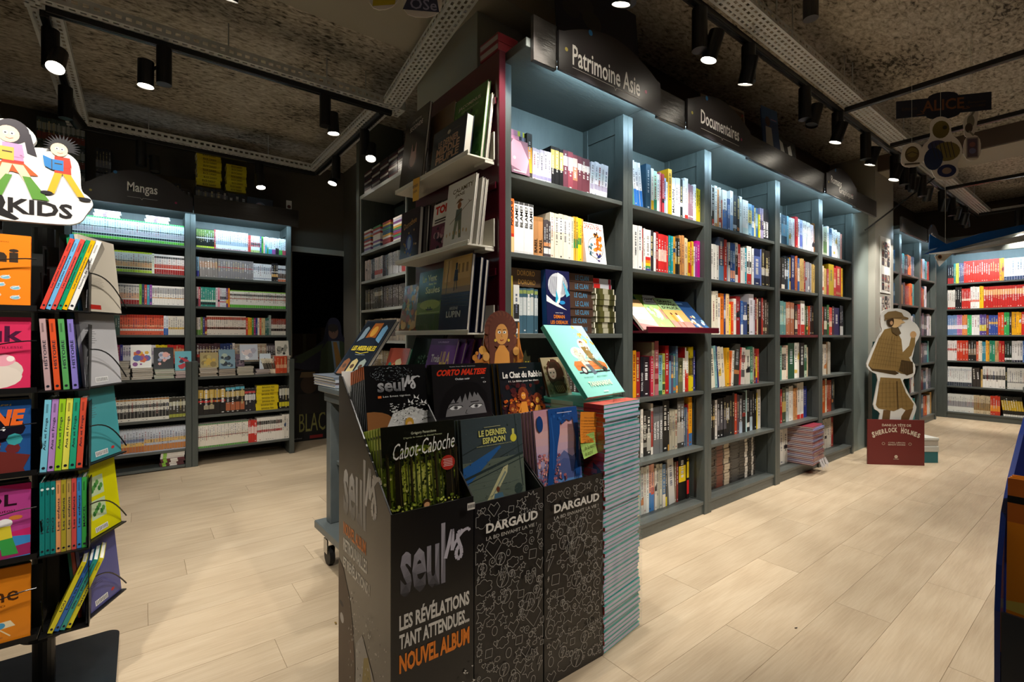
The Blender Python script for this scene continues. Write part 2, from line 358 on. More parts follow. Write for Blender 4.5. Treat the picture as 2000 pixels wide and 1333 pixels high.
# ------------------------------------------------------------------ room
CZ = 3.05
floor = MB().box(-3, -3.2, -.08, 9.7, 7.2, -.004).build('floor', OAK); struct(floor)
pl = {}
def plank_mesh(l, wd):
    k = (round(l, 3), round(wd, 3))
    if k not in pl:
        g = .0008
        o = MB().add([(0,0,0),(l,0,0),(l,wd,0),(0,wd,0),(g,g,.004),(l-g,g,.004),(l-g,wd-g,.004),(g,wd-g,.004)], [(4,5,6,7),(0,1,5,4),(1,2,6,5),(2,3,7,6),(3,0,4,7)]).build('plank', OAK)
        pl[k] = o.data; D.objects.remove(o)
    return pl[k]
def lay(x0, x1, y0, y1):
    L_, W_ = 1.22, .2; j = int(math.floor(y0/W_))
    while j*W_ < y1 - 1e-6:
        off = (j*.437 % 1)*L_; x = x0 - off
        while x < x1:
            a = max(x, x0); b = min(x + L_, x1)
            if b - a > .03:
                o = D.objects.new('plank', plank_mesh(b-a, W_)); COL.objects.link(o); o.parent = floor; o.location = (a, j*W_, -.004)
            x += L_
        j += 1
lay(-.9, 9.12, 0, 2.0); lay(-.9, 2.1, 2.0, 6.4)
ceiling = struct(MB().box(-3, -3.2, CZ, 9.7, 7.2, CZ+.1).build('ceiling', CEIL))
struct(MB().box(-1.45, -3.2, 0, -1.35, 5.75, CZ).build('wall_left', WALLM))
struct(MB().box(9.45, -3.2, 0, 9.55, 2.1, CZ).build('wall_right', WALLD))
struct(MB().box(-1.45, -3.3, 0, 9.55, -3.2, CZ).build('wall_front', WALLM))
struct(MB().box(1.9, 2.075, 0, 9.5, 2.15, CZ).build('wall_behind_long_case', WALLD))
bk = MB(); bk.box(-1.4, 5.62, 0, 1.30, 5.74, CZ); bk.box(1.30, 5.62, 2.08, 1.99, 5.74, CZ); bk.box(1.99, 5.62, 0, 2.4, 5.74, CZ)
struct(bk.build('wall_back', WALLM))
struct(MB().box(1.86, 4.13, 0, 1.92, 5.62, CZ).build('wall_side', WALLM))
struct(MB().box(1.5, 4.125, 0, 1.9, 4.19, CZ).build('wall_stub', mat('grey_green_wall', '5d6158', .7)))
t = MB(); t.box(1.24, 5.60, 0, 1.30, 5.75, 2.14); t.box(1.99, 5.60, 0, 2.05, 5.75, 2.14); t.box(1.24, 5.60, 2.08, 2.05, 5.75, 2.14)
d1 = struct(t.build('door_1', WALLG))
# store room behind the doorway
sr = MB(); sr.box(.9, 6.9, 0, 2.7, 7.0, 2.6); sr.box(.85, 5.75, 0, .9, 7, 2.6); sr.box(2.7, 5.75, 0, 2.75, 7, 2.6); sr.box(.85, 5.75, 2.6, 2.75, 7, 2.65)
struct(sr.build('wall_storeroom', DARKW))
k = 0
for (x, z, ww, hh) in [(1.0,0,.5,.4),(1.55,0,.45,.35),(2.05,0,.45,.42),(1.05,.4,.4,.45),(1.5,.36,.5,.4),(2.1,.43,.4,.5),(1.1,.86,.35,.3),(1.5,.77,.3,.42),(1.85,.77,.22,.5),(1.2,1.17,.25,.35)]:
    c = empty('cardboard_box', (x, 6.45, z), 0, f'brown cardboard box in the dark storeroom, {ordn(k)} counting from the lowest row', 'box', 'cartons in the dark storeroom')
    MB().bbox(0, 0, 0, ww*.97, .4, hh-.002, .004).build('carton', CARD, c); MB().box(ww*.42, -.001, 0.01, ww*.54, 0, hh-.01).build('tape', mat(f'tape{k}', '8a7a50', .3) if k == 0 else MATS['tape0'], c); k += 1
# column and soffits
struct(MB().box(1.43, 2.16, 0, 2.4, 2.87, CZ).build('column_1', WALLG))
struct(MB().box(-3, 2.0, 2.9, 1.9, 2.73, CZ-.001).build('beam_1', SOFF))
b2 = MB().box(6.13, -3.2, 2.885, 6.67, 2.08, CZ-.001).build('beam_2', SOFF2); struct(b2)
b3 = MB().box(6.15, -3.2, 2.88, 6.655, 2.07, 2.8848).build('beam_trim', SOFF); b3.parent = b2
# wall panel beyond the long case with a whitewashed column
struct(MB().box(5.58, 1.72, 0, 6.05, 2.08, 2.6).build('wall_panel', mat('pale_grey_green_panel', '7f8a85', .5)))
struct(MB().box(6.05, 1.66, 0, 6.66, 2.08, CZ).build('column_2', mat('pale_column', 'a9a79c', .55)))

# ------------------------------------------------------------------ book cases
def case(name, x0, x1, z_shelves, y=1.70, depth=.31, H=2.36, label='', M=None, post=.04, top=True, kick=.0, board=.022, back=True, red=(), rails=True, skip_left=False, tilted=None):
    r = empty(name, (x0, y, 0), 0, label, 'bookcase', 'grey painted bookcases'); W = x1 - x0
    for k, xx in enumerate((0, W-post)):
        m = MB(); m.bbox(xx, 0, 0, xx+post, .06, H, .0015)
        m.box(xx+post*.25, .06, 0, xx+post*.75, depth-.03, H); m.bbox(xx, depth-.045, 0, xx+post, depth, H, .001)
        if rails:
            for zz in (0, H*.33, H*.62, H-.09): m.box(xx+.003, .06, zz, xx+post-.003, depth-.045, zz+.09)
            for s in range(int(H/.13)): m.box(xx-.0004 if k else xx+post-.0005, .035, .1+s*.13, xx if k else xx+post+.0004, .041, .106+s*.13, '111')
        m.build('upright', PAINTV, r)
    for i, z in enumerate(z_shelves):
        MB().bbox(post+.0005, .006 if i < len(z_shelves) else .01, z-board, W-post-.0005, depth-.008, z, .0015).build('shelf', RED if i in red else PAINT, r)
    if back: MB().box(post*.6, depth-.008, .02, W-post*.6, depth, H).build('back_panel', PAINTV, r)
    if kick: MB().bbox(post+.001, .012, 0.001, W-post-.001, .03, kick, .001).build('kick_board', PAINT, r)
    if top: MB().bbox(.002, -.151, H+.0005, W, depth, H+.04, .002).build('top_board', PAINT, r)
    return r
ZS = [1.885, 1.53, 1.165, .80, .44, .085]
BX = [1.267, 2.114, 2.92, 3.915, 4.748, 5.56]
BN = ['under the heritage and Asia sign', 'under the documentaries sign', 'third from the red end panel', 'fourth from the red end panel', 'last before the pale column']
for i in range(5):
    zs = list(ZS)
    if i == 1: zs = [ZS[0], ZS[1], ZS[3], ZS[4], ZS[5]]
    case('bookcase', BX[i], BX[i+1]-.001, zs, label=f'tall dark grey bookcase, {BN[i]}', kick=.062, red=(3,) if False else ((2,) if i == 3 else ()))
# fascia boards and lettered signs
def fboard(x0, x1, nm='fascia_board', y=1.525, z0=2.30, z1=2.465, lab=''):
    o = MB().bbox(0, 0, 0, x1-x0, .022, z1-z0, .0015).build(nm, FASC); o.location = (x0, y, z0); return tag(o, lab, 'fascia board', 'fascia boards over the bookcases')
def sign(x0, x1, txt, lab, y=1.512, z0=2.30, zt=2.53, base=2.45, tx=None, tz=(2.36, 2.43), cap=1.0, lines=None):
    W = x1-x0; r = empty('shop_sign', (x0, y, z0), 0, lab, 'sign', 'arched section signs'); n = 24
    pts = [(0, 0), (W, 0), (W, base-z0)]
    for i in range(n+1):
        u = 1 - i/n; s_ = max(0, math.cos((u-.5)*PI*1.06)); pts.append((u*W, base-z0+.008 + (zt-base)*s_**.9))
    pts.append((0, base-z0)); MB().ext(pts, 0, .012).build('sign_plate', SIGNM, r)
    a = Art(y=-.001)
    for (t, p, q, r0, r1) in (lines or [(txt, tx[0], tx[1], tz[0], tz[1])]): a.text(t, p-x0, r0-z0, q-x0, r1-z0, 'fbfaf6', .014)
    a.mb.build('lettering', PRINT, r)
    a = Art(y=-.001); c = W*.5; zz = tz[0]-z0-.028
    a.line([(tx[0]-x0, zz), (c-.004, zz), (c+.006, zz-.014), (c+.012, zz), (tx[1]-x0, zz)], .002, 'd8d6d0'); a.mb.build('speech_mark_line', WHITEC, r)
    for (u, z, c, rr) in ((.06, .52, 'c8b84a', .009), (.27, .88, '2f7fc0', .013), (.83, .45, 'b02f62', .009)):
        hgt = (zt-z0)*z if c == '2f7fc0' else (base-z0)*.62*z/.52
        a = Art(y=-.0012); a.disc(W*u, hgt, rr, c); a.mb.build('coloured_dot', PRINT, r)
    return r
fboard(1.29, 1.4195, z1=2.49, lab='short dark end board beside the heritage and Asia sign')
sign(1.42, 2.14, '', 'arched dark sign reading Patrimoine Asie over the first bay', tx=(1.50, 1.97), lines=[('Patrimoine Asie', 1.50, 1.97, 2.345, 2.435)], base=2.46, zt=2.56, tz=(2.362, 2.43))
fboard(2.141, 2.389, z1=2.455, lab='dark fascia board between the two nearer arched signs')
sign(2.39, 3.10, '', 'arched dark sign reading Documentaires over the second bay', tx=(2.52, 2.95), lines=[('Documentaires', 2.52, 2.95, 2.365, 2.445)], base=2.46, zt=2.555, tz=(2.365, 2.43))
fboard(3.101, 4.339, z1=2.46, lab='long polished dark fascia board past the documentaries sign')
sign(4.34, 5.02, '', 'arched dark sign reading Romans Graphiques over the fourth bay', tx=(4.42, 4.92), lines=[('Romans', 4.43, 4.66, 2.40, 2.46), ('Graphiques', 4.60, 4.93, 2.335, 2.40)], base=2.455, zt=2.55, tz=(2.33, 2.43))
fboard(5.021, 5.60, z1=2.45, lab='dark fascia board ending at the pale column')
# LED tubes behind the fascias
def led(x0, x1, y, z, lab, energy, rot=None, L=None, alongy=False):
    r = empty('strip_light', (x0, y, z), PI/2 if alongy else 0, lab, 'light', 'cool strip lights behind the fascias'); ln = L or (x1-x0)
    MB().box(0, -.002, 0, ln, .003, .014).build('light_housing', WHITEM, r); MB().box(.01, .0031, .001, ln-.01, .008, .013).build('led_tube', LEDM, r)
    l = D.lights.new('strip_glow', 'AREA'); l.shape = 'RECTANGLE'; l.size = ln; l.size_y = .012; l.energy = energy*LED_W*ln; l.color = COOL; l.spread = R(150)
    o = D.objects.new('strip_glow', l); COL.objects.link(o); o.parent = r; o.location = (ln/2, .012, .006); o.rotation_euler = (R(78), 0, 0)
for i in range(5): led(BX[i]+(.16 if i == 0 else .04), BX[i+1]-.04, 1.549, 2.336, f'cool strip light under the top of the bookcase {BN[i]}', 1.0)

# ------------------------------------------------------------------ books of the long case
G = 'albums in the long bookcase'
def lrow(bay, s, runs, x0=None, x1=None, y=1.725, depth=.21, **k):
    a = [1.309, 2.156, 2.962, 3.957, 4.79][bay]; b = [2.072, 2.878, 3.872, 4.706, 5.518][bay]
    SH = ['the top shelf', 'the second shelf', 'the third shelf', 'the fourth shelf', 'the fifth shelf', 'the bottom shelf']
    BS = ['first bay of long case', 'second bay of long case', 'third bay of long case', 'fourth bay', 'fifth bay']
    y = max(y, [0, 0, 1.735, 1.75, 1.775, 1.80][s])
    row(x0 or a+.003, x1 or b-.004, y, ZS[s], runs, depth=depth, label=f"{SH[s][4:]}, {BS[bay]}", group=G, seed=bay*10+s, **k)
# bay 1
lrow(0, 0, [(1,'3a3530',.215,1.3,'e8a030@.15-.7'),(5,'c9c6dd',.155,.95,'8a86a8@.1-.2 e8e4f0@.6-.9'),(3,'1c1c1e',.19,1.1,'d8c070@.45-.92'),(1,'6b3b48',.19,1.3,'e0dce8@.6-.85'),(1,'9a4a58',.19,1.4,'b8d4e4@.5-.85'),(1,'8b4650',.185,1.4,'e08868@.3-.65 e8c0b8@.66-.9'),(3,'6d3a44',.185,1.2,'e8dcd8@.62-.8'),(5,'dcdce6',.18,1.05,'a8a0b8@.2-.35 c8d8e0@.5-.7',{'tilt':4})], x0=1.425, x1=1.99, y=1.73)
lrow(0, 1, [(1,'e06a28',.245,1.6,'f0c890@.02-.3 c03018@.3-.36',{'titles':[('AKIRA 6',.5,.95,'181818')]}),(4,'efefec',.24,1.35,'d8d8d8@.02-.06 444@.95-1',{'titles':[('BLAME!',.52,.92,'111')]*4,'same':1}),(2,'c08a58',.19,1.4,'a87848@.9-1',{'titles':[('BABEL',.1,.45,'2a1c10')]*2}),(3,'4a4446',.18,.7,'d09060@.3-.4 ddd@.1-.25'),(5,'e9e2cc',.225,1.3,'fff@.6-.9'),(1,'f0e8c8',.22,.8),(2,'e8b840',.225,.7,'3a8a4a@.3-.5'),(2,'e8e020',.225,.6,'3a8a4a@.4-.55'),(1,'e8a048',.22,.7)], x1=1.80, y=1.73)
lrow(0, 2, [(1,'c8b040',.26,1.2),(1,'dcdcd8',.22,1.2,'2a2a2a@.1-.25 2a2a2a@.3-.6'),(5,'3f5f70',.21,.8,'8a9a58@.88-.96 c8d0d0@.4-.8')], x1=1.495, y=1.73)
# a top stack and stacked boxes on the first bay
flat_stack((1.312, 1.735, 1.887), 0, 8, .10, .13, .026, ['3c3f4c','424654','36323c','3c3f4c','424654','3f3d48','3c3f4c','e6e22a'], 'the top shelf stack by the red panel', 'manga stack on top shelf', band=[('e8a0c0', .1, .6), ('8a90a8', .75, .9)])
def pinkc(a, w, h): a.rect(0, 0, w, h, '8a6a7c'); a.poly([(0, h*.2), (w*.8, h*.05), (w, h*.45), (w*.6, h*.95), (w*.2, h), (0, h*.8)], 'e8a0b4'); a.disc(w*.2, h*.45, w*.07, 'f4f0f0'); a.rect(w*.1, h*.06, w*.8, h*.09, 'f0e0e4')
face_book('manga_volume', (1.311, 1.703, 1.887), 0, .1, .105, .16, .018, '7c5468', pinkc, 'pink covered volume leaning against the dark stack, top shelf', group=None)
def heros(a, w, h):
    a.rect(0, 0, w, h, 'eeeeea'); a.text('DRAGON BALL', w*.06, h*.84, w*.92, h*.98, 'a8341c', .02); a.disc(w*.52, h*.4, w*.38, '7a6a50'); a.disc(w*.52, h*.4, w*.355, 'eeeeea')
    dabs(a, 11, 30, w*.45, w*.82, h*.25, h*.72, w*.03, w*.09, ['d87c28','c86820','e89038','b85c1c']); dabs(a, 12, 12, w*.5, w*.75, h*.05, h*.25, w*.02, w*.06, ['2c3468','3a3a70','5a3a70']); dabs(a, 13, 14, w*.15, w*.38, h*.2, h*.5, w*.02, w*.06, ['3f6a78','2c5060','5a8090']); dabs(a, 14, 8, w*.5, w*.75, h*.66, h*.78, w*.02, w*.05, ['1c1c20'])
face_book('comic_album', (1.83, 1.74, 1.532), 0, .14, .155, .225, .03, 'ecebe6', heros, 'white face-out album printed in orange and blue, second shelf beside the yellow spines')
def birds(a, w, h):
    a.rect(0, 0, w, h, '1f2148'); a.disc(w*.5, h*.76, w*.42, 'c8ccd4', h*.2)
    for i in range(16): a.line([(w*(.12+.05*i), h*.62), (w*(.2+.045*i), h*.9)], .002, '1f2148')
    a.poly([(w*.5, h*.97), (w*.72, h*.92), (w*.56, h*.5), (w*.4, h*.42), (w*.42, h*.6)], 'eceef0'); a.poly([(w*.42, h*.7), (w*.5, h*.55), (w*.36, h*.44)], '2fa8cc'); a.poly([(w*.7, h*.85), (w, h*.62), (w*.85, h*.58)], '58b8d8')
    a.poly([(0, h*.6), (w*.3, h*.5), (w*.5, h*.46), (w*.85, h*.37), (w*.45, h*.42), (0, h*.5)], 'eef0f2'); a.disc(w*.66, h*.49, w*.12, '2f8fd0', h*.03)
    a.text('DEMAIN', w*.28, h*.235, w*.74, h*.29, 'e08020', .02); a.text('LES OISEAUX', w*.14, h*.145, w*.88, h*.2, 'e08020', .02); a.text('OSAMU TEZUKA', w*.35, h*.315, w*.68, h*.33, 'd8d8e0'); a.rect(w*.38, h*.03, w*.7, h*.045, '9aa0b8')
face_book('comic_album', (1.525, 1.703, 1.167), 0, .05, .155, .305, .035, '22305c', birds, 'thick navy book with a white bird and orange title on the third shelf', spine='22508a')
flat_stack((1.34, 1.75, 1.385), 0, 2, .19, .2, .042, ['5b4634'], 'the shiny brown pair above thin teal spines', 'brown boxed books', titles='DORORO', tcol='c89a50', name='boxed_book')
flat_stack((1.70, 1.74, 1.167), 0, 7, .17, .2, .043, ['4a352b'], 'the brown stack behind the bird cover', 'brown boxed books', titles='LE CLAN', tcol='4a8ab0', name='boxed_book')
flat_stack((1.885, 1.735, 1.167), 0, 8, .16, .2, .0295, ['56542c'], 'the olive stack beside the divider', 'olive boxed books', band=[('e8e6d8', .02, .07), ('3a3a20', .1, .22), ('b0ac94', .42, .68), ('3a3a20', .74, .9), ('dcd8c8', .94, .99)], name='boxed_book')
flat_stack((1.885, 1.74, 1.405), 0, 2, .14, .19, .027, ['c0c4cc'], 'the red and white pair on the olive stack', 'red and white volumes', band=[('c02824', 0, .35), ('8a2030', .85, .98)])
lrow(0, 3, [(3,'3a3a3c',.2,1.2),(1,'e8e8e4',.17,1.1,'222@.5-.8'),(4,'5a5048',.2,1),(2,'26282c',.22,1.4),(3,'8a8478',.21,1),(4,'3c3c44',.2,1.1)], x0=1.6, y=1.8)
# bay 2
lrow(1, 0, [(1,'4f8f80',.24,.6,'',{'tilt':-7}),(3,'f2f2f6',.255,1,'2a6fc0@0-.38',{'tilt':-7}),(1,'2c5068',.27,1.7,'',{'gap':.03}),(1,'f0ece0',.25,1,'e0b020@.0-.25'),(1,'bfe3c8',.24,1.2,'2a8a6a@0-.3'),(1,'f2f2f2',.23,1),(1,'d06070',.24,.7),(1,'c43c44',.24,.9),(1,'9fb8dc',.22,1),(1,'f0eee8',.2,.6),(1,'e0a81c',.285,1.5),(1,'f4f4f4',.24,1.5,'',{'titles':[('MAGASIN',.1,.7,'181818')]}),(2,'e6e8f2',.245,1),(1,'20282c',.25,1.0,'e8e8e8@.3-.4'),(1,'e8eef6',.24,.8),(1,'f4f4f6',.265,1.5,'c83028@.0-.12'),(3,'9a7686',.23,.7,'ddd@.1-.14'),(2,'eceff4',.24,.7),(2,'d2c022',.22,.9)])
lrow(1, 1, [(3,'ecebe6',.25,1.3),(1,'b53030',.24,.4),(1,'e0ded8',.24,.6),(1,'f0eeea',.235,1.8,'3a3a8a@.0-.05 3a8a4a@.05-.12 e8c020@.12-.19 e08020@.19-.26 c82828@.26-.34'),(1,'26262a',.24,1),(1,'f2f0ea',.23,.7),(1,'8c2020',.24,.9),(3,'c92a2a',.23,1,'f0c0b0@.3-.6'),(1,'d84040',.225,.7),(2,'1fa0a8',.235,.8),(1,'e0a030',.23,.8),(2,'34342c',.225,.8,'c8b060@.3-.5'),(2,'d99a5a',.25,.9),(2,'e9cfa0',.24,.7),(1,'e8c020',.22,.8,'d04020@.1-.4'),(1,'d05030',.22,.6),(1,'f0c830',.225,.8),(1,'e8e8e8',.2,.7),(1,'a03890',.22,.8),(1,'c4148a',.24,1.3)])
lrow(1, 3, [(1,'e8a018',.27,1.2,'',{'gap':.055}),(1,'a02828',.265,1.4),(1,'1a1c24',.235,.9,'',{'titles':[('ROYAL ROAD',.15,.6,'e0e0e0')]}),(1,'30262c',.23,1.9),(1,'c2364c',.235,1,'',{'in':-.01}),(1,'b9ad8c',.32,.9,'',{'tcol':'7a5a3a'}),(1,'b5646c',.32,1.3,'9a3038@.4-.5 7a2828@.2-.3'),(1,'6fa0b8',.235,1.5,'8ac0a8@.1-.5 2a6a4a@.0-.1'),(1,'c8cc60',.245,1,'6a7a3a@.3-.6 3a4a2a@.1-.25'),(1,'b02024',.295,1.3),(1,'6a98b8',.2,.7),(1,'5a5470',.235,.8,'e0a040@.4-.5'),(1,'47808c',.24,1),(1,'5b7898',.29,.8,'e8a040@.0-.15'),(1,'6b6a4c',.215,1.7,'8a8a5a@.3-.5 3a3a24@.7-.9'),(1,'eceadf',.215,.8),(1,'c02020',.28,.5,'f2efe8@.5-1'),(1,'f2efe8',.26,.9,'d03020@0-.45'),(3,'e6cf18',.285,.7,'5a4a10@.35-.75'),(1,'2b2f86',.265,.8)], x1=2.86, y=1.735)
lrow(1, 4, [(1,'2a6aa8',.26,.8,'e8d020@0-.17',{'gap':.06}),(1,'d05828',.3,.6),(1,'e8e0d0',.3,.8,'a83828@0-.15'),(1,'3a2320',.285,1.3),(1,'efe9dd',.285,.8,'c0c0b8@.0-.05'),(1,'23211f',.27,1.3,'8a8a80@.2-.3 8a8a80@.4-.5 8a8a80@.6-.7'),(1,'2b2928',.27,1.4,'b0aca0@.1-.5'),(1,'e4ddd0',.31,.7,'a03830@.15-.85'),(3,'6b6d6e',.285,1.05,'54565a@.8-1',{'titles':[('NIKOPOL',.3,.68,'f0f0f0'),('COUP DE SANG',.3,.68,'f0f0f0'),('MONSTRE',.3,.7,'f0f0f0')],'same':1}),(1,'141414',.31,1.9),(1,'191919',.31,.7,'c08a30@0-.12'),(3,'b5ad98',.245,.9,'8a8270@.5-.7'),(2,'3c3834',.33,1.4,'a8a49c@.1-.5 787470@.6-.9'),(3,'5a6a80',.25,.4),(1,'b03030',.27,.4),(1,'e0981c',.315,1.4,'3d6fa8@0-.25')], x1=2.86, y=1.745)
lrow(1, 5, [(1,'2a3f98',.28,1,'e8c820@0-.25',{'gap':.05}),(1,'ddd6c4',.285,.9,'8a8a88@0-.4'),(4,'e4d6ae',.27,.55,'b89860@.4-.8'),(1,'8ab0b8',.27,.5),(2,'c8c8c0',.285,.8),(1,'d8dcd8',.285,.8),(1,'c88878',.285,.7,'3a78b0@0-.4'),(1,'d8a088',.285,1,'3a78b8@0-.35 c05040@.35-.5'),(1,'e0dcd0',.26,.6),(2,'b8b8a8',.275,.9),(1,'4878a8',.27,1,'e0d8c8@0-.3'),(1,'3c3c38',.26,.6,'e0c820@0-.22'),(1,'cfcfca',.29,2,'',{'tilt':-4}),(1,'8a7a68',.26,.5),(1,'882a24',.26,.5),(1,'161412',.30,2.6,'e6c820@.4-.75',{'gap':.01}),(1,'1c1816',.30,.8,'d82828@.1-.4 e6c820@.45-.8',{'titles':[('METAL',.5,.9,'e6c820')]})], x1=2.86, y=1.745)
# display ledge of bay 2
r = empty('display_ledge', (2.156, 1.66, 1.17), 0, 'burgundy sloping display ledge in the second bay holding picture albums', 'display ledge')
MB().bbox(0, -.045, 0, .719, .34, .012, .001).build('ledge_board', RED, r); MB().bbox(0, -.06, 0, .719, -.046, .035, .002).build('front_lip', RED, r)
MB().add([(.02,.0,.014),(.70,.0,.014),(.70,.26,.25),(.02,.26,.25),(.02,.0,.004),(.70,.0,.004),(.70,.27,.24),(.02,.27,.24)], [(0,1,2,3),(7,6,5,4),(0,4,5,1),(1,5,6,2),(2,6,7,3),(3,7,4,0)]).build('sloping_rest', RED, r)
def cov1(a, w, h): a.rect(0, 0, w, h, 'f0ece4'); a.rect(0, 0, w, h*.28, 'e08078'); a.rect(0, h*.74, w, h, 'c8a070'); a.rect(w*.1, h*.5, w*.6, h*.54, 'c0b8b0'); a.poly([(0, h*.2), (w, h*.1), (w, h*.3), (0, h*.34)], 'f0b0a8')
def cov2(a, w, h):
    a.rect(0, 0, w, h, '9ec878'); a.rect(w*.25, h*.72, w, h, 'c8ccd0'); a.poly([(0, h*.55), (w*.45, h), (0, h)], '5c7a2a'); a.text('CHARBON', w*.3, h*.84, w*.95, h*.92, '1c1c1c', .03); a.rect(w*.35, h*.78, w*.9, h*.81, '666')
    for i in range(26):
        rr = random.Random(i); a.disc(w*rr.uniform(.1, .9), h*rr.uniform(.08, .65), w*rr.uniform(.03, .09), rr.choice(['d8dc70','b8d890','e8e8d0','a8c8c0','e0b0a0','70a880','e8d8b0']), n=9)
    a.disc(w*.55, h*.45, w*.1, 'f0e8e0', h*.14); a.rect(w*.7, h*.3, w*.8, h*.6, 'c88878')
def cov3(a, w, h):
    a.rect(0, 0, w, h, 'e0a860'); a.rect(0, h*.62, w, h, '8aa878'); a.poly([(0, h*.1), (w, 0), (w, h*.25), (0, h*.3)], 'c08878')
    a.text('GRAND', w*.1, h*.86, w*.8, h*.94, '2a1c14', .03); a.text('VOYAGE', w*.05, h*.76, w*.9, h*.84, '2a1c14', .03); a.text("D'ALICE", w*.1, h*.66, w*.9, h*.74, '2a1c14', .03)
    for x, c in ((.3, 'e09028'), (.55, 'f4f0ea')): a.disc(w*x, h*.5, w*.05, '6a3a20'); a.rect(w*(x-.07), h*.25, w*(x+.07), h*.46, c); a.rect(w*(x-.03), h*.06, w*(x-.01), h*.26, '8a4a30'); a.rect(w*(x+.01), h*.06, w*(x+.03), h*.26, '8a4a30')
def cov4(a, w, h):
    a.rect(0, 0, w, h, '284c80'); a.rect(w*.1, h*.88, w*.6, h*.94, '6890c0')
    for i in range(18): rr = random.Random(i+40); a.disc(w*rr.uniform(.1, .95), h*rr.uniform(.05, .5), w*rr.uniform(.04, .1), rr.choice(['7ab070','e8e8e0','e0a070','3a80c0','a8d0e0','d8e0b0']), n=9)
for i, (x, f, c, l, hh) in enumerate([(2.17, cov1, 'ead8c8', 'pale album with a pink foot, first on the burgundy ledge', .24), (2.32, cov2, '2f7a64', 'green picture album headed in grey on the burgundy ledge', .29), (2.49, cov3, 'b8a070', 'orange and green album with two walking figures on the burgundy ledge', .27), (2.65, cov4, '22406c', 'blue picture album, last on the burgundy ledge', .255)]):
    face_book('comic_album', (x, 1.637 + .006*(i % 2), 1.189), 0, R(42), .21 if i else .16, hh, .012, c, f, l, group='albums on the burgundy ledge')
# bay 3
lrow(2, 0, [(1,'e8e4dc',.275,.7,'3a3a3a@0-.3'),(1,'ecebe6',.28,.8,'2a4a3a@0-.25'),(1,'2a2622',.26,.7,'c04030@.0-.2'),(1,'f0eee6',.28,.9,'e0a040@0-.1'),(1,'d89050',.26,.6),(1,'e6e2d8',.28,.8),(1,'a84030',.2,.6),(1,'eceae4',.27,1.6,'4a78b8@0-.5 f0f0f0@.5-.9'),(1,'4a6aa0',.22,1,'7a9ad0@.5-.8'),(1,'f2f2f2',.285,1.1,'8ab0d8@.0-.4'),(1,'2e3c48',.26,1.5,'b0b8c0@.1-.2'),(1,'1c2426',.265,1.0),(1,'e6f0f0',.27,1.2),(2,'f0f0ee',.25,1.1,'d0e8e8@0-.2'),(1,'8ab8d0',.24,1.6,'e8d880@.4-.8'),(1,'4a80b8',.235,1,'e0e8f0@.3-.5'),(1,'d8c880',.22,.7),(1,'3a6a98',.225,1,'90c0e0@.4-.8'),(1,'d8c820',.18,.7),(2,'9a90b0',.23,.7,'3a3050@.3-.6'),(2,'1c1c20',.24,1.3,'',{'titles':[('BLACK DESERT',.1,.6,'e8e8e8')]*2})], x1=3.83)
lrow(2, 1, [(4,'eceae2',.24,1.05,''),(1,'3a4860',.3,2.2,'8a3838@.5-.8 5a86a8@0-.35'),(1,'cc3824',.29,1.1),(1,'9aa8c0',.27,.8),(1,'e8e4dc',.28,.7),(2,'2a58a0',.28,1,'e8a080@.1-.3 80a8d0@.5-.8'),(1,'f0eee8',.28,1.2,'2a2a2a@.2-.7'),(1,'cc3828',.28,1.2),(2,'f2f0ec',.26,1.0),(1,'28a0b8',.26,1),(1,'f2f0ea',.28,2.2,'c82c24@0-.28 444@.45-.6'),(1,'f4f2ee',.27,.9),(1,'24305a',.27,3.2,'5a70b0@.2-.8'),(1,'6a80c8',.28,.6),(2,'2a2622',.28,1.8,'c8c4b8@.3-.5'),(1,'342c26',.28,.9)], x1=3.85)
lrow(2, 2, [(1,'c89858',.26,1,'28304a@0-.4'),(1,'e8e0c8',.28,1.2),(2,'e9e3cf',.29,1),(1,'ece8dc',.25,1),(1,'e87818',.28,1.5),(1,'242c6a',.28,.7,'c8d0e8@.4-.6'),(1,'ecc890',.28,1.2),(1,'e8c820',.21,.9),(1,'d84820',.23,1),(1,'eee8dc',.25,1),(1,'8a1c1c',.27,1.9),(1,'2a60a8',.24,1,'f0f0ec@0-.3'),(1,'3a4e80',.24,1.8,'f0f0f0@.45-.6'),(1,'1e1e22',.22,.9),(1,'e8e6f0',.3,2.2),(1,'d0d0d8',.26,.7),(1,'8a2c28',.28,.7),(1,'e0c8a0',.27,.6),(1,'34181a',.28,1.6),(1,'c04038',.28,.7),(2,'5a463c',.27,.9,'c8b890@.1-.2'),(1,'4a4038',.25,.8)], x1=3.84)
lrow(2, 3, [(1,'4a5048',.25,.6,'',{'tilt':-5}),(1,'2a7a88',.27,.7,'',{'tilt':-5}),(1,'e6e2cc',.27,1.6,'',{'tilt':-6}),(1,'8ab8b8',.29,1,'',{'tilt':-6}),(1,'2a3f70',.29,.5,'',{'tilt':-6}),(2,'e0d6c0',.28,1.4,'',{'tilt':-6}),(1,'e8b028',.27,1.2,'',{'gap':.02}),(1,'e87020',.25,.9,'',{'tilt':4}),(1,'e8e4d8',.25,.9,'',{'tilt':4}),(1,'3a3a34',.30,2.6,'',{'tilt':5}),(1,'c82838',.27,1,'',{'tilt':5}),(1,'e8dcd4',.27,1.8,'5a5a5a@.2-.4 8a4a4a@.6-.8',{'tilt':4}),(1,'e6e2d4',.25,2.2),(1,'3a7a60',.28,1.2,'90d0b0@.1-.3'),(1,'a8a490',.27,.8),(1,'8a2420',.26,.8),(1,'e8c828',.2,.8,'2a2a8a@0-.2'),(1,'b03830',.26,.9)], x1=3.76, y=1.735)
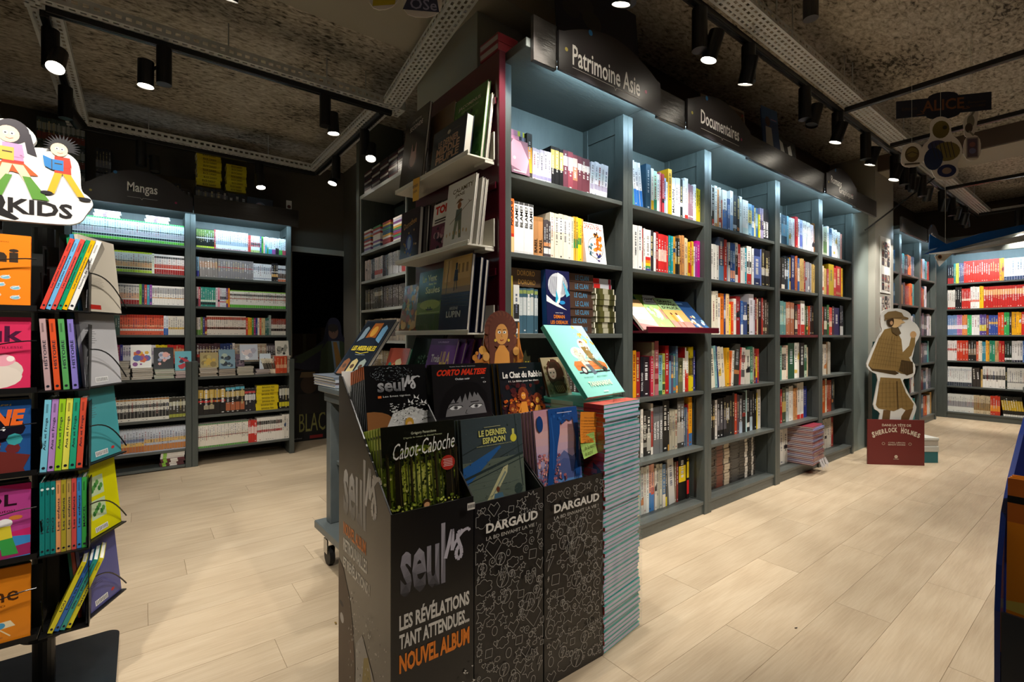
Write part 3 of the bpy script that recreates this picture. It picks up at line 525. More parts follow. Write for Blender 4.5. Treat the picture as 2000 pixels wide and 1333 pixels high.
lrow(2, 4, [(1,'a83028',.13,.6),(1,'2a6a58',.27,.7),(1,'c8d8cc',.25,.8,'',{'tilt':-2}),(1,'1e2a3a',.27,1.3,'3a5a8a@0-.2'),(2,'1c1a1a',.27,1,'c8a050@.5-.6'),(1,'e8e0d8',.27,1.2),(3,'18171a',.28,1.3,'5a5860@.2-.7'),(1,'1c1c1e',.285,1.6,'c8c8c8@.4-.7'),(1,'26282a',.29,1.3),(1,'2f2420',.3,1),(1,'d04828',.29,1.3),(1,'6a4a58',.28,.8),(1,'505058',.28,1.6,'b0c0d0@0-.3'),(1,'181818',.29,1.6),(1,'b8d8d8',.31,.5),(1,'16161a',.31,1.6),(1,'22262e',.30,1.4,'b8ccd8@0-.35'),(2,'141416',.3,1),(1,'e8c820',.28,.5),(1,'e8e2d8',.30,1.7)], x1=3.80, y=1.74)
for x, n, w_, dd, tc, l in ((2.975, 14, .2, .0225, ['2a2018', '3a2a1a'], 'the dark stack touching the divider'), (3.18, 15, .2, .021, ['3a2018','2a1c18'], 'the rust and black stack'), (3.385, 13, .13, .0235, ['24211f'], 'the narrow black stack'), (3.52, 14, .13, .0215, ['1c1a18'], 'the black stack with white tabs'), (3.66, 15, .1, .0205, ['201e1c'], 'the dark stack farthest along the bottom shelf')):
    bd = {2.975: [('c89828', .35, .5)], 3.18: [('6a3424', .1, .5), ('b8a890', .6, .95)], 3.385: [('3c3a38', .2, .8)], 3.52: [('cfc8bc', .6, .9)], 3.66: [('b8b2a8', .4, .7)]}[x]
    flat_stack((x, 1.80, ZS[5]+.001), 0, n, w_, .2, dd, tc, l, 'dark stacks on the bottom shelf', jit=.002, band=bd, name='stacked_comic', edge='6e665a')  # loose dark volumes lying flat, without boxes
# bays four and five: past the countable limit, one mass
bulk = MB()
def brow(bay, s, runs, **k): lrow(bay, s, runs, bulk=bulk, **k)
brow(3, 0, [(1,'9a7a8a',.28,1.4,'ddd@.2-.5'),(1,'e8eef4',.25,.6),(1,'3a5a70',.24,2.6,'7ab0d0@.3-.7'),(1,'8ac8e0',.24,.8),(3,'eef0f4',.24,1),(1,'c82c34',.265,1.3),(1,'e8e4f0',.25,1),(1,'a8b8e0',.25,1.4,'5a6ab0@.1-.5'),(4,'f0f0f0',.25,1,'c0d8e8@.2-.6'),(2,'e4dce8',.24,.9),(1,'8a5a30',.26,.8)])
brow(3, 1, [(2,'3a2e28',.25,1),(1,'2a2a26',.25,1.6,'e0d8c8@0-.15'),(2,'1e2830',.27,.8,'c8d0d8@.4-.6'),(1,'58a0d8',.26,.8),(1,'d8a848',.27,.6),(1,'20265a',.29,1.8),(2,'b05828',.29,.7),(1,'2a5aa0',.28,1,'f0e8e0@.3-.7'),(3,'c8a868',.28,.8),(1,'a83a30',.27,.6),(4,'8a8890',.26,.8),(3,'b89a58',.25,.7)])
brow(3, 2, [(2,'8a3a34',.26,.9),(3,'5a8a88',.27,.9,'9ac8c0@.3-.6'),(4,'a8684a',.27,1,'d0b8a0@.5-.8'),(2,'3a2a28',.25,.7,'c8c0b0@.2-.5'),(1,'a82828',.26,1.6),(1,'f0ece4',.29,2,'c02820@0-.3'),(2,'4a5a30',.25,.7),(2,'c04828',.25,.6),(2,'342420',.26,1)])
brow(3, 3, [(1,'e6e2d8',.29,.6),(1,'a81c38',.28,2.2),(1,'3a8a78',.28,.8),(2,'dcd4c0',.26,.9,'2a2a24@.3-.8'),(1,'e8c8b0',.28,.8),(1,'1e4a34',.3,3),(1,'e6e4da',.3,1.4),(1,'d8d0c4',.3,.9),(1,'161616',.3,2.2),(1,'a8b8a0',.28,1.3,'2a5a3a@.2-.6'),(1,'c8b090',.26,.7)], x1=4.62)
brow(3, 4, [(1,'8a7a6a',.30,1.6),(1,'a84828',.19,1.6),(1,'e8e0d4',.3,.6),(1,'b02028',.28,.7),(1,'3a4a34',.29,1.6,'c8a850@.3-.6'),(1,'c8d4d4',.28,1.3),(2,'e8e4da',.29,.9),(2,'d89a60',.27,.8),(2,'ece8de',.31,1.4,'c82c20@0-.12'),(1,'2a3a90',.27,1.6)], x1=4.66, y=1.745)
brow(3, 5, [(1,'d8ccb4',.25,1),(1,'6a4a80',.29,1.2),(1,'b8a080',.30,1.6,'5a4a5a@.3-.6'),(1,'2c3a34',.29,1),(2,'e6e2d8',.29,1.5)], x1=4.33, y=1.745)
brow(4, 0, [(2,'ecebe8',.27,.9),(1,'a8b098',.26,2,'5a7a4a@.1-.5'),(1,'eceef2',.28,1),(1,'3a5a80',.26,1.4,'8ab0d0@.4-.8'),(3,'e8ecee',.27,.9),(2,'dfe6e6',.26,1),(1,'d8988a',.25,.8)], x1=5.33)
brow(4, 1, [(3,'c8bcae',.26,.8),(2,'b89a58',.24,.8),(1,'a83040',.24,1),(1,'c0a818',.29,3),(1,'c02c28',.27,1.2,'e0b0a0@.3-.6'),(1,'b01c1c',.29,3),(1,'e8b818',.28,1)], x1=5.36)
brow(4, 2, [(2,'d8c8a0',.26,.8),(1,'d04a30',.26,.8),(1,'2a2a24',.26,1.4,'c0b8a0@.2-.5'),(1,'1e5a2c',.28,1),(2,'c84030',.26,.8,'e0c0a0@.3-.5'),(1,'3a2030',.27,1),(1,'2a2860',.26,2.6),(2,'16202a',.28,.9,'d8d8d8@0-.3')], x1=5.4)
brow(4, 3, [(1,'c83a34',.25,1.6,'',{'in':-.02}),(1,'d0c6b4',.28,1.8),(2,'c8beac',.28,1.6),(1,'8a6a48',.30,.8),(2,'b4ac9c',.3,1.0)], x1=5.12)
brow(4, 4, [(1,'202a48',.24,1.6),(1,'d86818',.31,1.8),(1,'c85810',.31,1.8),(1,'e0d4b8',.31,.8),(3,'a04028',.3,.7),(2,'3a3a3a',.3,.8)], x1=5.3)
brow(4, 5, [(1,'3a3028',.26,1),(2,'d8a878',.27,.8),(1,'e0e0d8',.26,.8),(2,'5a3028',.27,1),(1,'8ab0a0',.27,.8),(4,'dcd4c6',.28,1.1),(1,'a02c28',.28,1.2)], x1=5.34)
tag(bulk.build('packed_albums', PRINT), 'tightly packed albums of every colour filling the fourth and fifth bays of the long case', 'comic books', kind='stuff')
# plastic wrapped stack standing on the fourth bay's bottom shelf
flat_stack((4.37, 1.62, .087), R(4), 21, .27, .23, .0145, ['8a3040','6a7ab8','8a3040'], 'the shrink-wrapped stack in the fourth bay', 'shrink-wrapped albums by the floor', name='wrapped_album', side='edge', jit=.003)
wr = empty('plastic_wrap', (4.36, 1.61, .10), R(4), 'loose clear plastic wrap around the stack on the fourth bay bottom shelf', 'wrap')
MB().box(0, 0, 0, .29, .0005, .27).build('wrap_sheet', CLEAR, wr)
m = MB()
for i in range(16):
    rr = random.Random(i); a = rr.uniform(.10, .28); m.add([(a, -.002, .02), (a+.008, -.004, .02), (a+rr.uniform(-.02, .03), -.03, -.04-rr.uniform(0, .04)), (a-.006, -.02, -.03)], [(0,1,2,3)])
m.build('torn_end', mat('crumpled_film', 'b8b4b4', .3), wr)

# ------------------------------------------------------------------ manga cases
MX = [-.49, .356, 1.212]
for i in range(2):
    case('bookcase', MX[i], MX[i+1]-.001, [1.975, 1.705, 1.43, 1.165, .905], y=5.26, H=2.27, label=['tall manga bookcase under the arched Mangas sign', 'tall manga bookcase nearer the dark doorway'][i], depth=.31)
    r = empty('low_shelf_unit', (MX[i], 5.08, 0), 0, ['low counter unit at the foot of the manga case under the sign', 'low counter unit at the foot of the manga case by the doorway'][i], 'shelf unit', 'low units under the manga cases')
    W = MX[1]-MX[0]-.002
    for xx in (0, W-.045): MB().bbox(xx, 0, 0, xx+.045, .175, .93 if i or xx else .8, .002).build('upright', PAINTV, r)
    for z in ([.79, .445, .15] if i else [.79, .44, .17, .03]): MB().bbox(.046, .01, z-.022, W-.046, .175, z, .001).build('shelf', PAINT, r)
MG = 'manga volumes in the manga cases'
mbulk = MB()
def mrow(bay, z, runs, x0=None, x1=None, lab='', low=False, bulk=None, seed=0):
    a = MX[bay]+.046; b = MX[bay+1]-.046
    row(x0 or a, x1 or b, 5.10 if low else 5.285, z, runs, depth=.115, label=f"{lab}, {'doorway case' if bay else 'signed case'}", name='manga_volume', cat='manga volume', group=MG, noun='manga', bulk=bulk, seed=seed, jit=.003)
SR = {'same': 1}
mrow(1, 1.975, [(9,'1c2420',.18,1,'c8e040@0-.1 e8e8e8@.48-.54 6a8a40@.6-.95',SR),(1,'c83848',.18,.8),(17,'f0f2f0',.18,1,'a8b8c8@.25-.45 d8a0b0@.02-.05',SR),(2,'d84840',.165,.8),(5,'eef0f0',.165,1,'c86068@.35-.6 303840@.45-.55 c0d880@0-.15',SR),(1,'3a5a90',.165,1),(1,'5ab040',.165,1,'2a6a2a@.6-.9'),(1,'e8c0b0',.165,1),(1,'48b0d0',.17,1,'d8e8f0@.5-1'),(1,'e8f0f0',.165,1,'3a9a50@0-.4'),(2,'eaf4f4',.165,1,'28a0c0@0-.3'),(2,'e8eef4',.165,1,'a040a0@0-.3'),(2,'2a2a34',.165,1,'e8e8f0@.4-1'),(2,'d8ecf0',.165,1,'50c050@0-.3'),(2,'dce4ea',.165,1,'c04858@0-.3')], lab='top shelf', seed=1)
mrow(1, 1.705, [(1,'8ab0c8',.18,1.2,'3a3a90@0-.3'),(7,'8a8684',.18,1.15,'b08a70@.5-.8',{'tilt':-2}),(15,'858488',.18,1.1,'b04048@.55-.6',SR),(9,'dfe6ec',.165,1,'8a98b0@.1-.15 a8b4c4@.6-.8',SR),(3,'24242a',.18,1.1,'d8a860@.25-.4 e8e8e8@.5-.55'),(4,'d8e0e8',.165,1,'5a4a40@.2-.5 d07850@0-.15 2a2a3a@.7-.8',SR)], lab='second shelf', seed=2)
mrow(1, 1.43, [(1,'e0d0d0',.18,1,'2a2028@0-.4'),(1,'a84858',.18,1),(7,'2f8f80',.18,1,'d8e8d8@.25-.35 2a3034@.1-.22',SR),(1,'e0d8dc',.18,1),(1,'e098a8',.18,1),(3,'d0d4dc',.18,1,'3a3a48@.4-.55 c04848@.25-.3',SR),(1,'6a3a78',.18,.9,'e0b040@.2-.4'),(1,'e08820',.18,.9),(29,'dcdcd6',.165,1,'58b038@0-.17 8ac850@.94-1 b07060@.5-.55 555@.68-.8',SR)], lab='third shelf', seed=3)
mrow(1, 1.165, [(2,'c8c0b8',.165,1,'5a8a3a@0-.3'),(1,'6a8a30',.165,1),(1,'3a3a78',.165,1),(1,'8a2a28',.165,1),(19,'e2d8cc',.18,1,'a84838@.8-.95 8a5040@.3-.42 3a6a48@.33-.38',SR),(1,'c83828',.17,1),(2,'d8a828',.17,1),(1,'3a8a38',.17,1),(1,'a02868',.17,1),(1,'2a3a80',.17,1),(1,'d8d8c8',.17,1),(1,'d86048',.17,1),(2,'c8b888',.17,1),(2,'3a6a60',.17,1),(1,'8a9890',.2,1.2),(8,'d8d2c6',.165,1,'8a3428@.65-1 2a2020@.25-.4',SR)], lab='fourth shelf', seed=4)
mrow(1, .905, [(8,'4a3034',.18,1.2,'d0c0a0@.6-.7 c04838@.3-.45'),(4,'2a3a6a',.18,1.3,'d0b8a0@.2-.5'),(1,'e8dcd0',.18,1),(14,'b8a890',.175,1,'e0d4c0@.6-.8 7a3a2a@.15-.25',SR),(9,'2a2428',.175,1,'a08878@.2-.35 7a7078@.6-.9',SR)], lab='fifth shelf', seed=5)
mrow(1, .445, [(1,'1a1818',.25,1.5,'c8a850@.6-.9 c02828@.45-.52'),(2,'1a1818',.25,1.5,'c8a850@.6-.9 c02828@.45-.52 a09880@.2-.35'),(1,'1a1818',.25,1.6,'c8a850@.6-.9 c87028@.45-.52'),(1,'1a1818',.25,1.6,'c8a850@.6-.9 a02828@.45-.52'),(4,'1c1a1a',.25,1.4,'58b0c8@.85-.95 c8b070@.6-.8 a86040@.1-.4'),(3,'26242a',.215,1.1,'d8d8d8@.5-.75 c04848@.8-.9')], low=True, x1=.86, lab='counter level shelf', seed=6)
flat_stack((.865, 5.10, .446), 0, 7, .19, .13, .033, ['dcc414'], 'the yellow stack below the counter', 'yellow volumes lying flat', name='manga_volume', titles='BANANA FISH', tcol='2a2408', noun='manga volume', cat='manga volume')
mrow(1, .445, [(4,'1e1e1c',.22,1.5,'c8c028@.1-.3 c8c8b8@.6-.9')], low=True, x0=1.065, lab='shelf part beyond the yellow stack', seed=7)
mrow(1, .15, [(28,'dcd6c8',.215,1,'5a9a48@0-.08 4a7a50@.95-1 8a3a30@.45-.48 e8e4dc@.6-.9',SR),(3,'c03028',.21,1.7,'e8c8c0@.4-.7'),(12,'e6e2da',.225,1.3,'a83838@.38-.48 2a2a2a@.7-.85',SR),(4,'dad6cc',.235,1.3)], low=True, lab='lowest shelf', seed=8)
mrow(0, .44, [(13,'e4dcd4',.17,1,'c8a070@.8-.95 d88a90@.3-.4',SR),(1,'b85860',.2,1.2),(15,'dedcd2',.185,1.2,'2a2a2a@.15-.45 a87840@.93-1 444@.6-.75',SR),(5,'3a3830',.18,1.2,'9aa040@.05-.2 c8c8b0@.6-.8')], low=True, lab='counter level shelf', seed=9)
def mb_(z, runs, seed, **k): mrow(0, z, runs, bulk=mbulk, seed=seed, **k)
GB = '68c838@0-.13 1c3038@.15-.25 b0a8b0@.28-.5 1e3034@.52-.57 c8dcea@.6-.92 40c058@.93-1'
mb_(1.975, [(46,'e0ece6',.18,1,GB,SR)], 11)
mb_(1.705, [(31,'e8e8d8',.18,1,'b4d830@0-.13 202820@.15-.24 d8a878@.27-.5 2a3018@.52-.56 d8dcd8@.6-.9 c0d830@.93-1',SR),(1,'f0f4e0',.18,1),(13,'ece6e2',.175,1,'982020@0-.25 c04838@.3-.5 4a4a4a@.8-.9',SR)], 12)
mb_(1.43, [(24,'eae4de',.175,1,'98282a@0-.22 e0b090@.28-.55 8a8a8a@.85-.93',SR),(1,'8ac850',.175,1),(1,'2a3a5a',.18,1),(1,'c85048',.175,1),(1,'48a8c0',.175,1),(1,'8a48a0',.175,1),(13,'f0eee8',.17,1,'d8a868@.35-.4 a8a8a8@.6-.9',SR)], 13)
mb_(1.165, [(6,'e8e4e0',.17,1,'c8483a@.1-.3'),(3,'60b868',.17,1),(2,'c88848',.17,1),(2,'a85888',.17,1),(2,'d8d848',.17,1),(3,'50706a',.17,1),(18,'e0664a',.175,1,'f0a888@.4-.5 e8e0d8@.2-.3 a83020@.85-1',SR),(2,'e0e4ec',.17,1,'3a68b8@0-.35'),(7,'e8e4d8',.17,1,'d8b048@.3-.4',SR)], 14)
mb_(.905, [(3,'d84838',.175,1),(2,'e89030',.175,1),(1,'e8c838',.175,1),(2,'9a58a0',.175,1),(2,'48a0c8',.175,1),(2,'50b850',.175,1),(1,'e05028',.175,1),(3,'a83870',.175,1),(1,'3a3a90',.175,1),(12,'e8e4e8',.17,1,'b8a8c0@.5-.7',SR),(4,'e8d020',.17,1.1,'2a8a50@.1-.5'),(6,'c83028',.17,1.1,'e8a070@.5-.8')], 15)
mb_(.17, [(24,'a8b0bc',.2,1,'b06838@.05-.3 d8b060@.3-.45 6a7aa0@.5-.6 c8d0dc@.7-.95',SR),(15,'b4b8c4',.2,1,'b87840@.05-.3 d8b060@.4-.55 c8d0dc@.7-.95',SR)], 16, low=True)
tag(mbulk.build('packed_manga', PRINT), 'tightly packed rows of manga filling the case under the arched Mangas sign', 'manga volumes', kind='stuff')
# small flat piles on the first manga row and floor compartment
for (x, n, l) in ((-.31, 4, 'the pile above the green row by the rack'), (.03, 4, 'the pile above the green row by the divider')):
    flat_stack((x, 5.29, 2.156), 0, n, .17, .11, .014, ['e8e8e4','ece4e4'], l, 'thin white volumes laid on the green row', name='manga_volume', noun='manga', cat='manga volume', band=[('8a6070', .35, .5), ('e0a0b0', .55, .95)])
flat_stack((.13, 5.1, .032), 0, 8, .17, .13, .016, ['4a2028','4a2028','4a2028','5a2a30','d8d4cc','dcd8d0','e0dcd4','c8d8b0'], 'the pile in the floor compartment', 'volumes in the floor compartment', name='manga_volume', noun='manga volume', cat='manga volume', band=[('88c040', .1, .25), ('d8d4cc', .4, .7)])
# counter piles and face-out volumes
def simple_cover(c1, cs, seed, title=None, tc='222'):
    def f(a, w, h):
        rr = random.Random(seed); a.rect(0, 0, w, h, c1)
        for i in range(16): a.disc(w*rr.uniform(.2, .8), h*rr.uniform(.15, .7), w*rr.uniform(.05, .2), rr.choice(cs), n=rr.choice([5, 7, 9]))
        if title: a.text(title, w*.12, h*.8, w*.88, h*.93, tc, .02)
    return f
ps = [(-.44,.13,3,'grey'),(-.27,9,.135,''),(-.12,6,.13,''),(.03,5,.13,''),(.17,4,.125,'')]
for i, (x, n, w_, dy) in enumerate([(-.40,3,.15,0),(-.215,10,.14,0),(-.06,6,.14,0),(.09,5,.14,.0),(.235,4,.115,0),(.41,5,.14,0),(.56,4,.135,0),(.71,5,.135,0),(.86,3,.12,0),(1.035,11,.13,0)]):
    cc = [['d8d4cc','bcb8b0'],['8a8680','c8c4bc','a09c94'],['b8b4ac','d0ccc4'],['a8bca8','c8ccc4'],['b898a8','c0bcb8'],['b8b0a0','8a7a68'],['8a7c6c','6a5a50'],['b8b4a4','a0a090'],['9a8c94'],['d8d0c4','c8b8a8','e0dcd4']][i]
    flat_stack((x, 5.09, .791), 0, n, w_, .16, .0155, cc, f'the {ordn(i)} pile along the counter', 'counter piles before the manga cases', name='paperback_volume', side='edge', noun='paperback', cat='manga volume', seed=i)
for i, (x, z, h, w_, c, cs, lab) in enumerate([(-.41,.84,.19,.13,'e8e8ec',['c8c8d8','8a8aa8','e8e0e0'],'white sketchy cover at the rack end of the counter'),(-.07,.885,.20,.14,'f0f0ec',['e0b030','4a6ab0','d86838','8a4a90'],'white cover with a colourful rider on the counter'),(.085,.87,.19,.14,'24282c',['e8b0a8','c8c8d8','8a98b8'],'black cover with a pale pink head on the counter'),(.235,.855,.17,.12,'6ab8c8',['c02838','2a2a48','c02838'],'teal cover with a red wing figure on the counter'),(.42,.87,.14,.14,'a89868',['c8a848','8a7848','b8a868'],'ochre patterned cover on the counter pile'),(.565,.855,.18,.13,'7a98a8',['384858','a8b8a8','283038'],'grey blue cover with dark figures on the counter'),(.735,.93,.15,.15,'b8c0cc',['e8e8ec','a8a8b8','d8c8c8'],'silver blue cover raised above the counter'),(.70,.87,.12,.07,'5a4a58',['8a7880','3a3440'],'dim purple cover half hidden behind a pile'),(.90,.84,.15,.10,'c8d4e0',['3a4a80','e8e8f0'],'pale cover with a blue figure behind slanted volumes'),(1.04,.963,.15,.12,'c8c4b8',['8a8a80','2a2a28','b89890'],'pale cover standing on the tallest counter pile')]):
    face_book('manga_volume', (x, 5.12, z), 0, .22, w_, h, .016, c, simple_cover(c, cs, i), lab, group='covers shown on the manga counter', cat='manga volume', mat_=PRINT)
0 and face_book('manga_volume', (.225, 5.115, .857), 0, .2, .12, .17, .014, '6ab8c8', None, 'teal backing volume behind the red wing cover', cat='manga volume')
row(.905, 1.03, 5.10, .792, [(7,'e0d8c0',.15,1,'2a2820@.3-.7',{'tilt':-16})], depth=.12, label='slanting group on the counter', name='manga_volume', cat='manga volume', group='slanted volumes on the counter', noun='manga volume')
row(1.032, 1.075, 5.075, .965-.17, [(3,'c84828',.165,1,'e0a080@.3-.5')], depth=.1, label='counter beside the tall pile', name='manga_volume', cat='manga volume', group='orange volumes on the counter', noun='manga volume')
nt = empty('sticky_note', (-.40, 5.07, .96), .1, 'pale green sticky note on the pile at the rack end of the counter', 'note'); MB().add([(0,0,0),(.13,0,.02),(.12,.02,.10),(.02,.02,.11)], [(0,1,2,3)], 'b8d880').build('paper', MATTE, nt)
# Mangas sign, fascia, light, things on top
sign(-.36, .36, '', 'arched dark sign reading Mangas over the manga case', y=5.05, z0=2.235, zt=2.52, base=2.36, tx=(-.09, .11), lines=[('Mangas', -.09, .11, 2.325, 2.425)], tz=(2.33, 2.43))
fboard(.368, 1.235, y=5.06, z0=2.235, z1=2.40, lab='dark fascia board over the manga case by the doorway')
fboard(-.50, -.365, y=5.06, z0=2.235, z1=2.38, lab='dark fascia board end beyond the Mangas sign')
for i in range(2): led(MX[i]+.04, MX[i+1]-.04, 5.085, 2.252, ['cool strip light under the Mangas sign', 'cool strip light over the manga case by the doorway'][i], .9)
TG = 'stock on top of the manga cases'
flat_stack((.40, 5.2, 2.53), .02, 9, .19, .14, .033, ['c8b018'], 'the yellow stack above the divider', 'yellow volumes stored on top', name='manga_volume', titles='BUCK DANNY', tcol='241e08', noun='manga volume', cat='manga volume')
flat_stack((.63, 5.2, 2.52), -.03, 8, .165, .14, .031, ['bea814'], 'the yellow stack nearer the doorway', 'yellow volumes stored on top', name='manga_volume', titles='BUCK DANNY', tcol='241e08', noun='manga volume', cat='manga volume')
tb = MB(); row(.39, .80, 5.19, 2.312, [(5,'24242a',.2,3,'8a8a90@.2-.4 6a6a70@.6-.8'),(3,'3a3a40',.19,3,'787880@.3-.5')], depth=.2, bulk=tb, jit=.01)
row(-.2, .36, 5.2, 2.312, [(3,'4a4a50',.17,2),(2,'9a9a96',.19,1.4),(3,'2a2a30',.18,2),(1,'a09a90',.19,1.3),(4,'202024',.2,2,'707070@.3-.6'),(2,'2a2018',.16,2)], depth=.14, bulk=tb)
for i in range(5): tb.box(.08+.01*(i % 2), 5.19, 2.312+i*.03, .29, 5.33, 2.338+i*.03, '1c2440')
tag(tb.build('stored_volumes', PRINT), 'dark volumes stored in the gloom on top of the manga cases', 'manga volumes', kind='stuff')
bx = empty('carton', (.80, 5.15, 2.315), .0, 'dark carton with a printed face on top of the manga case', 'box'); MB().bbox(0, 0, 0, .22, .3, .17, .003).build('carton_body', mat('dark_carton', '26272c', .6), bx)
a = Art(); a.disc(.11, .08, .05, '5a5a60'); a.disc(.1, .09, .03, '8a6a68'); a.mb.build('printed_face', MATTE, bx)
bx = empty('carton', (.1, 5.3, 2.315), 0, 'olive carton behind the stored dark volumes', 'box'); MB().bbox(0, 0, 0, .3, .2, .28, .003).build('carton_body', mat('olive_carton', '4a4020', .6), bx)
cf = empty('small_card', (1.13, 5.1, 2.402), 0, 'small white card with a red mark standing on the fascia', 'card'); MB().box(0, 0, 0, .05, .004, .09).build('paper', WHITEC, cf); a = Art(); a.disc(.025, .03, .017, '5a3028'); a.mb.build('printed_face', MATTE, cf)
# tall dark racks of volumes beyond the sign board (top of the far corner)
tb = MB()
for j in range(3): row(-.66, -.37, 5.35, 2.32+j*.2, [(10,'4a5a5a',.19,1,'8a4a40@.1-.4 a8b0a8@.5-.8')], depth=.12, bulk=tb)
row(-.30, -.2, 5.30, 2.32, [(5,'3a3a44',.2,1,'8a8a90@.2-.5')], depth=.12, bulk=tb); row(-.30, -.2, 5.30, 2.53, [(5,'34343c',.2,1,'8a8a90@.2-.5')], depth=.12, bulk=tb)
tag(tb.build('stored_volumes', PRINT), 'dim columns of volumes stacked to the ceiling in the far corner', 'manga volumes', kind='stuff')
MB().box(-.66, 5.33, 2.311, -.2, 5.34, 2.312)

# ------------------------------------------------------------------ left wall case behind the spinner
lr = empty('bookcase', (-.66, 4.95, 0), -PI/2, 'bookcase along the wall behind the spinner rack, lit by a cool strip', 'bookcase')
lr.rotation_euler = (0, 0, PI/2); lr.location = (-.88, 2.6, 0)
for xx in (0, .8, 1.6, 2.36): MB().bbox(xx, 0, 0, xx+.04, .3, 2.31, .002).build('upright', PAINTV, lr)
for z in (1.95, 1.55, 1.15, .78, .4, .08): MB().bbox(.041, .006, z-.022, 2.359, .29, z, .001).build('shelf', PAINT, lr)
MB().box(0, .29, 0, 2.4, .3, 2.3).build('back_panel', PAINTV, lr); MB().bbox(-.02, -.2, 2.3115, 2.4, .3, 2.35, .002).build('top_board', PAINT, lr); MB().bbox(-.02, -.22, 2.25, 2.4, -.2, 2.47, .002).build('fascia_board', PAINT, lr)
led(0, 2.3, -.16 , 2.3, '', .9)
o = [x for x in COL.objects if x.name.startswith('strip_light')][-1]; o['label'] = 'cool strip light behind the spinner rack, along the wall case'; o.location = (-.683, 2.62, 2.29); o.rotation_euler = (0, 0, PI/2)
tb = MB(); ML = Matrix.Translation((-.88, 2.6, 0)) @ Matrix.Rotation(PI/2, 4, 'Z')
for j, z in enumerate((1.95, 1.55, 1.15, .78)):
    for q in range(3): row(.05+.8*q, .78+.8*q, .03, z, [(4,'e8e8e8',.25,1),(5,'8ac858',.22,1,'f0f0f0@.3-.7'),(4,'e8a848',.24,1),(5,'4a78b0',.25,1),(6,'d8dcd8',.22,1,'8ab858@.1-.3')], depth=.18, bulk=tb, M=ML, seed=j*3+q)
tag(tb.build('packed_books', PRINT), 'books packed in the wall case behind the spinner rack', 'books', kind='stuff')

# ------------------------------------------------------------------ small case behind the red panel (faces the manga corner)
MS = Matrix.Translation((1.5, 4.09, 0)) @ Matrix.Rotation(-PI/2, 4, 'Z')
sr = empty('bookcase', (1.5, 4.09, 0), -PI/2, 'narrow dark bookcase with pale metal edging behind the red end panel', 'bookcase')
SW = .93
for xx in (0, SW-.03): MB().bbox(xx, 0, 0, xx+.03, .3, 2.33, .001).build('upright', PAINTV, sr); MB().bbox(xx+.004, -.006, 0, xx+.018, -.0005, 2.345, .001).build('metal_edging', mat('pale_edging', 'a8aca8', .35) if xx == 0 else MATS['pale_edging'], sr)
MB().bbox(0, -.006, 2.33, SW, .3, 2.36, .001).build('top_board', MATS['pale_edging'], sr); MB().box(0, .3, 0, SW, .31, 2.3).build('back_panel', PAINTV, sr)
for z in (1.865, 1.62, 1.375, 1.12, .865, .6): MB().bbox(.031, .0, z-.02, SW-.031, .29, z, .001).build('shelf', MATS['pale_edging'] if z < 0 else PAINT, sr); MB().box(.031, -.004, z-.02, SW-.031, -.0005, z).build('shelf_edge', MATS['pale_edging'], sr)
tb = MB(); C1 = ['3a5a78','a83830','e8e0d8','d8a848','4a8a58','c8c8d8','7a4a88','e8e4dc']
for z, P in ((1.865, None), (1.62, None), (1.375, '4a4440'), (1.12, 'a89c8c'), (.865, '8a7a60'), (.6, '8a7a60')):
    if P is None:
        rr = random.Random(int(z*100)); x = .06
        for q in range(4):
            n = 11 if z > 1.7 else 1
            if z > 1.7:
                for i in range(n): c = rr.choice(C1); tb.M = MS; tb.box(x, .01, z+.001+i*.0165, x+.15, .16, z+.016+i*.0165, c); tb.M = None
                x += .2
        if z < 1.7: row(.05, .86, .02, z, [(5,'d8c8c0',.175,1),(3,'3a3a44',.175,1),(6,'e8e0dc',.175,1,'c84838@.2-.4'),(4,'4a3a3a',.17,1),(9,'d8d8dc',.175,1),(3,'c84848',.17,1)], depth=.11, bulk=tb, M=MS)
    else: row(.06, .86, .02, z, [(8,P,.17,1,'888@.3-.4'),(6,shade(P,.7),.175,1,'d8d0c0@.6-.8'),(9,P,.17,1.1,'5a5050@.2-.5'),(7,shade(P,1.2),.165,1)], depth=.11, bulk=tb, M=MS)
for q in range(5):
    for i in range(11): tb.M = MS; tb.box(.04+.17*q, .02, 2.362+i*.0175, .2+.17*q, .17, 2.378+i*.0175, ['3a2a2a','b8b4ac','4a2428','2a2a30'][(q*3+i) % 4]); tb.M = None
tag(tb.build('packed_manga', PRINT), 'volumes packed in and piled on the narrow case behind the red panel', 'manga volumes', kind='stuff')

# ------------------------------------------------------------------ second long case and the far case
SX = [6.72, 7.10, 7.95, 8.76]
for i in range(3):
    case('bookcase', SX[i], SX[i+1]-.001, [1.91, 1.54, 1.165, .80, .44, .085], label=['grey bookcase beside the pale column, mostly hidden by the cut-out figure', 'grey bookcase in the middle of the far run', 'grey bookcase next to the far corner'][i], kick=.062)
for i, (a, b, s) in enumerate([(6.45, 7.45, 0), (7.97, 8.98, 0)]): fboard(a, b, y=1.53, z0=2.28, z1=2.44, lab=['polished dark fascia board past the pale column', 'polished dark fascia board at the far corner'][i])
sign(7.46, 7.96, '', 'small arched dark sign reading Science over the far run', y=1.52, z0=2.28, zt=2.52, base=2.42, tx=(7.6, 7.85), lines=[('Science', 7.6, 7.82, 2.345, 2.41)], tz=(2.34, 2.41))
for i in range(3): led(SX[i]+.04, SX[i+1]-.04, 1.555, 2.317, ['cool strip light in the bay beside the pale column', 'cool strip light in the middle bay of the far run', 'cool strip light by the far corner'][i], .7)
FX = 9.08; MF = Matrix.Translation((FX, 1.69, 0)) @ Matrix.Rotation(-PI/2, 4, 'Z')
fr = empty('bookcase', (FX, 1.69, 0), -PI/2, 'wide grey bookcase across the far end, its top row lit blue white', 'bookcase')
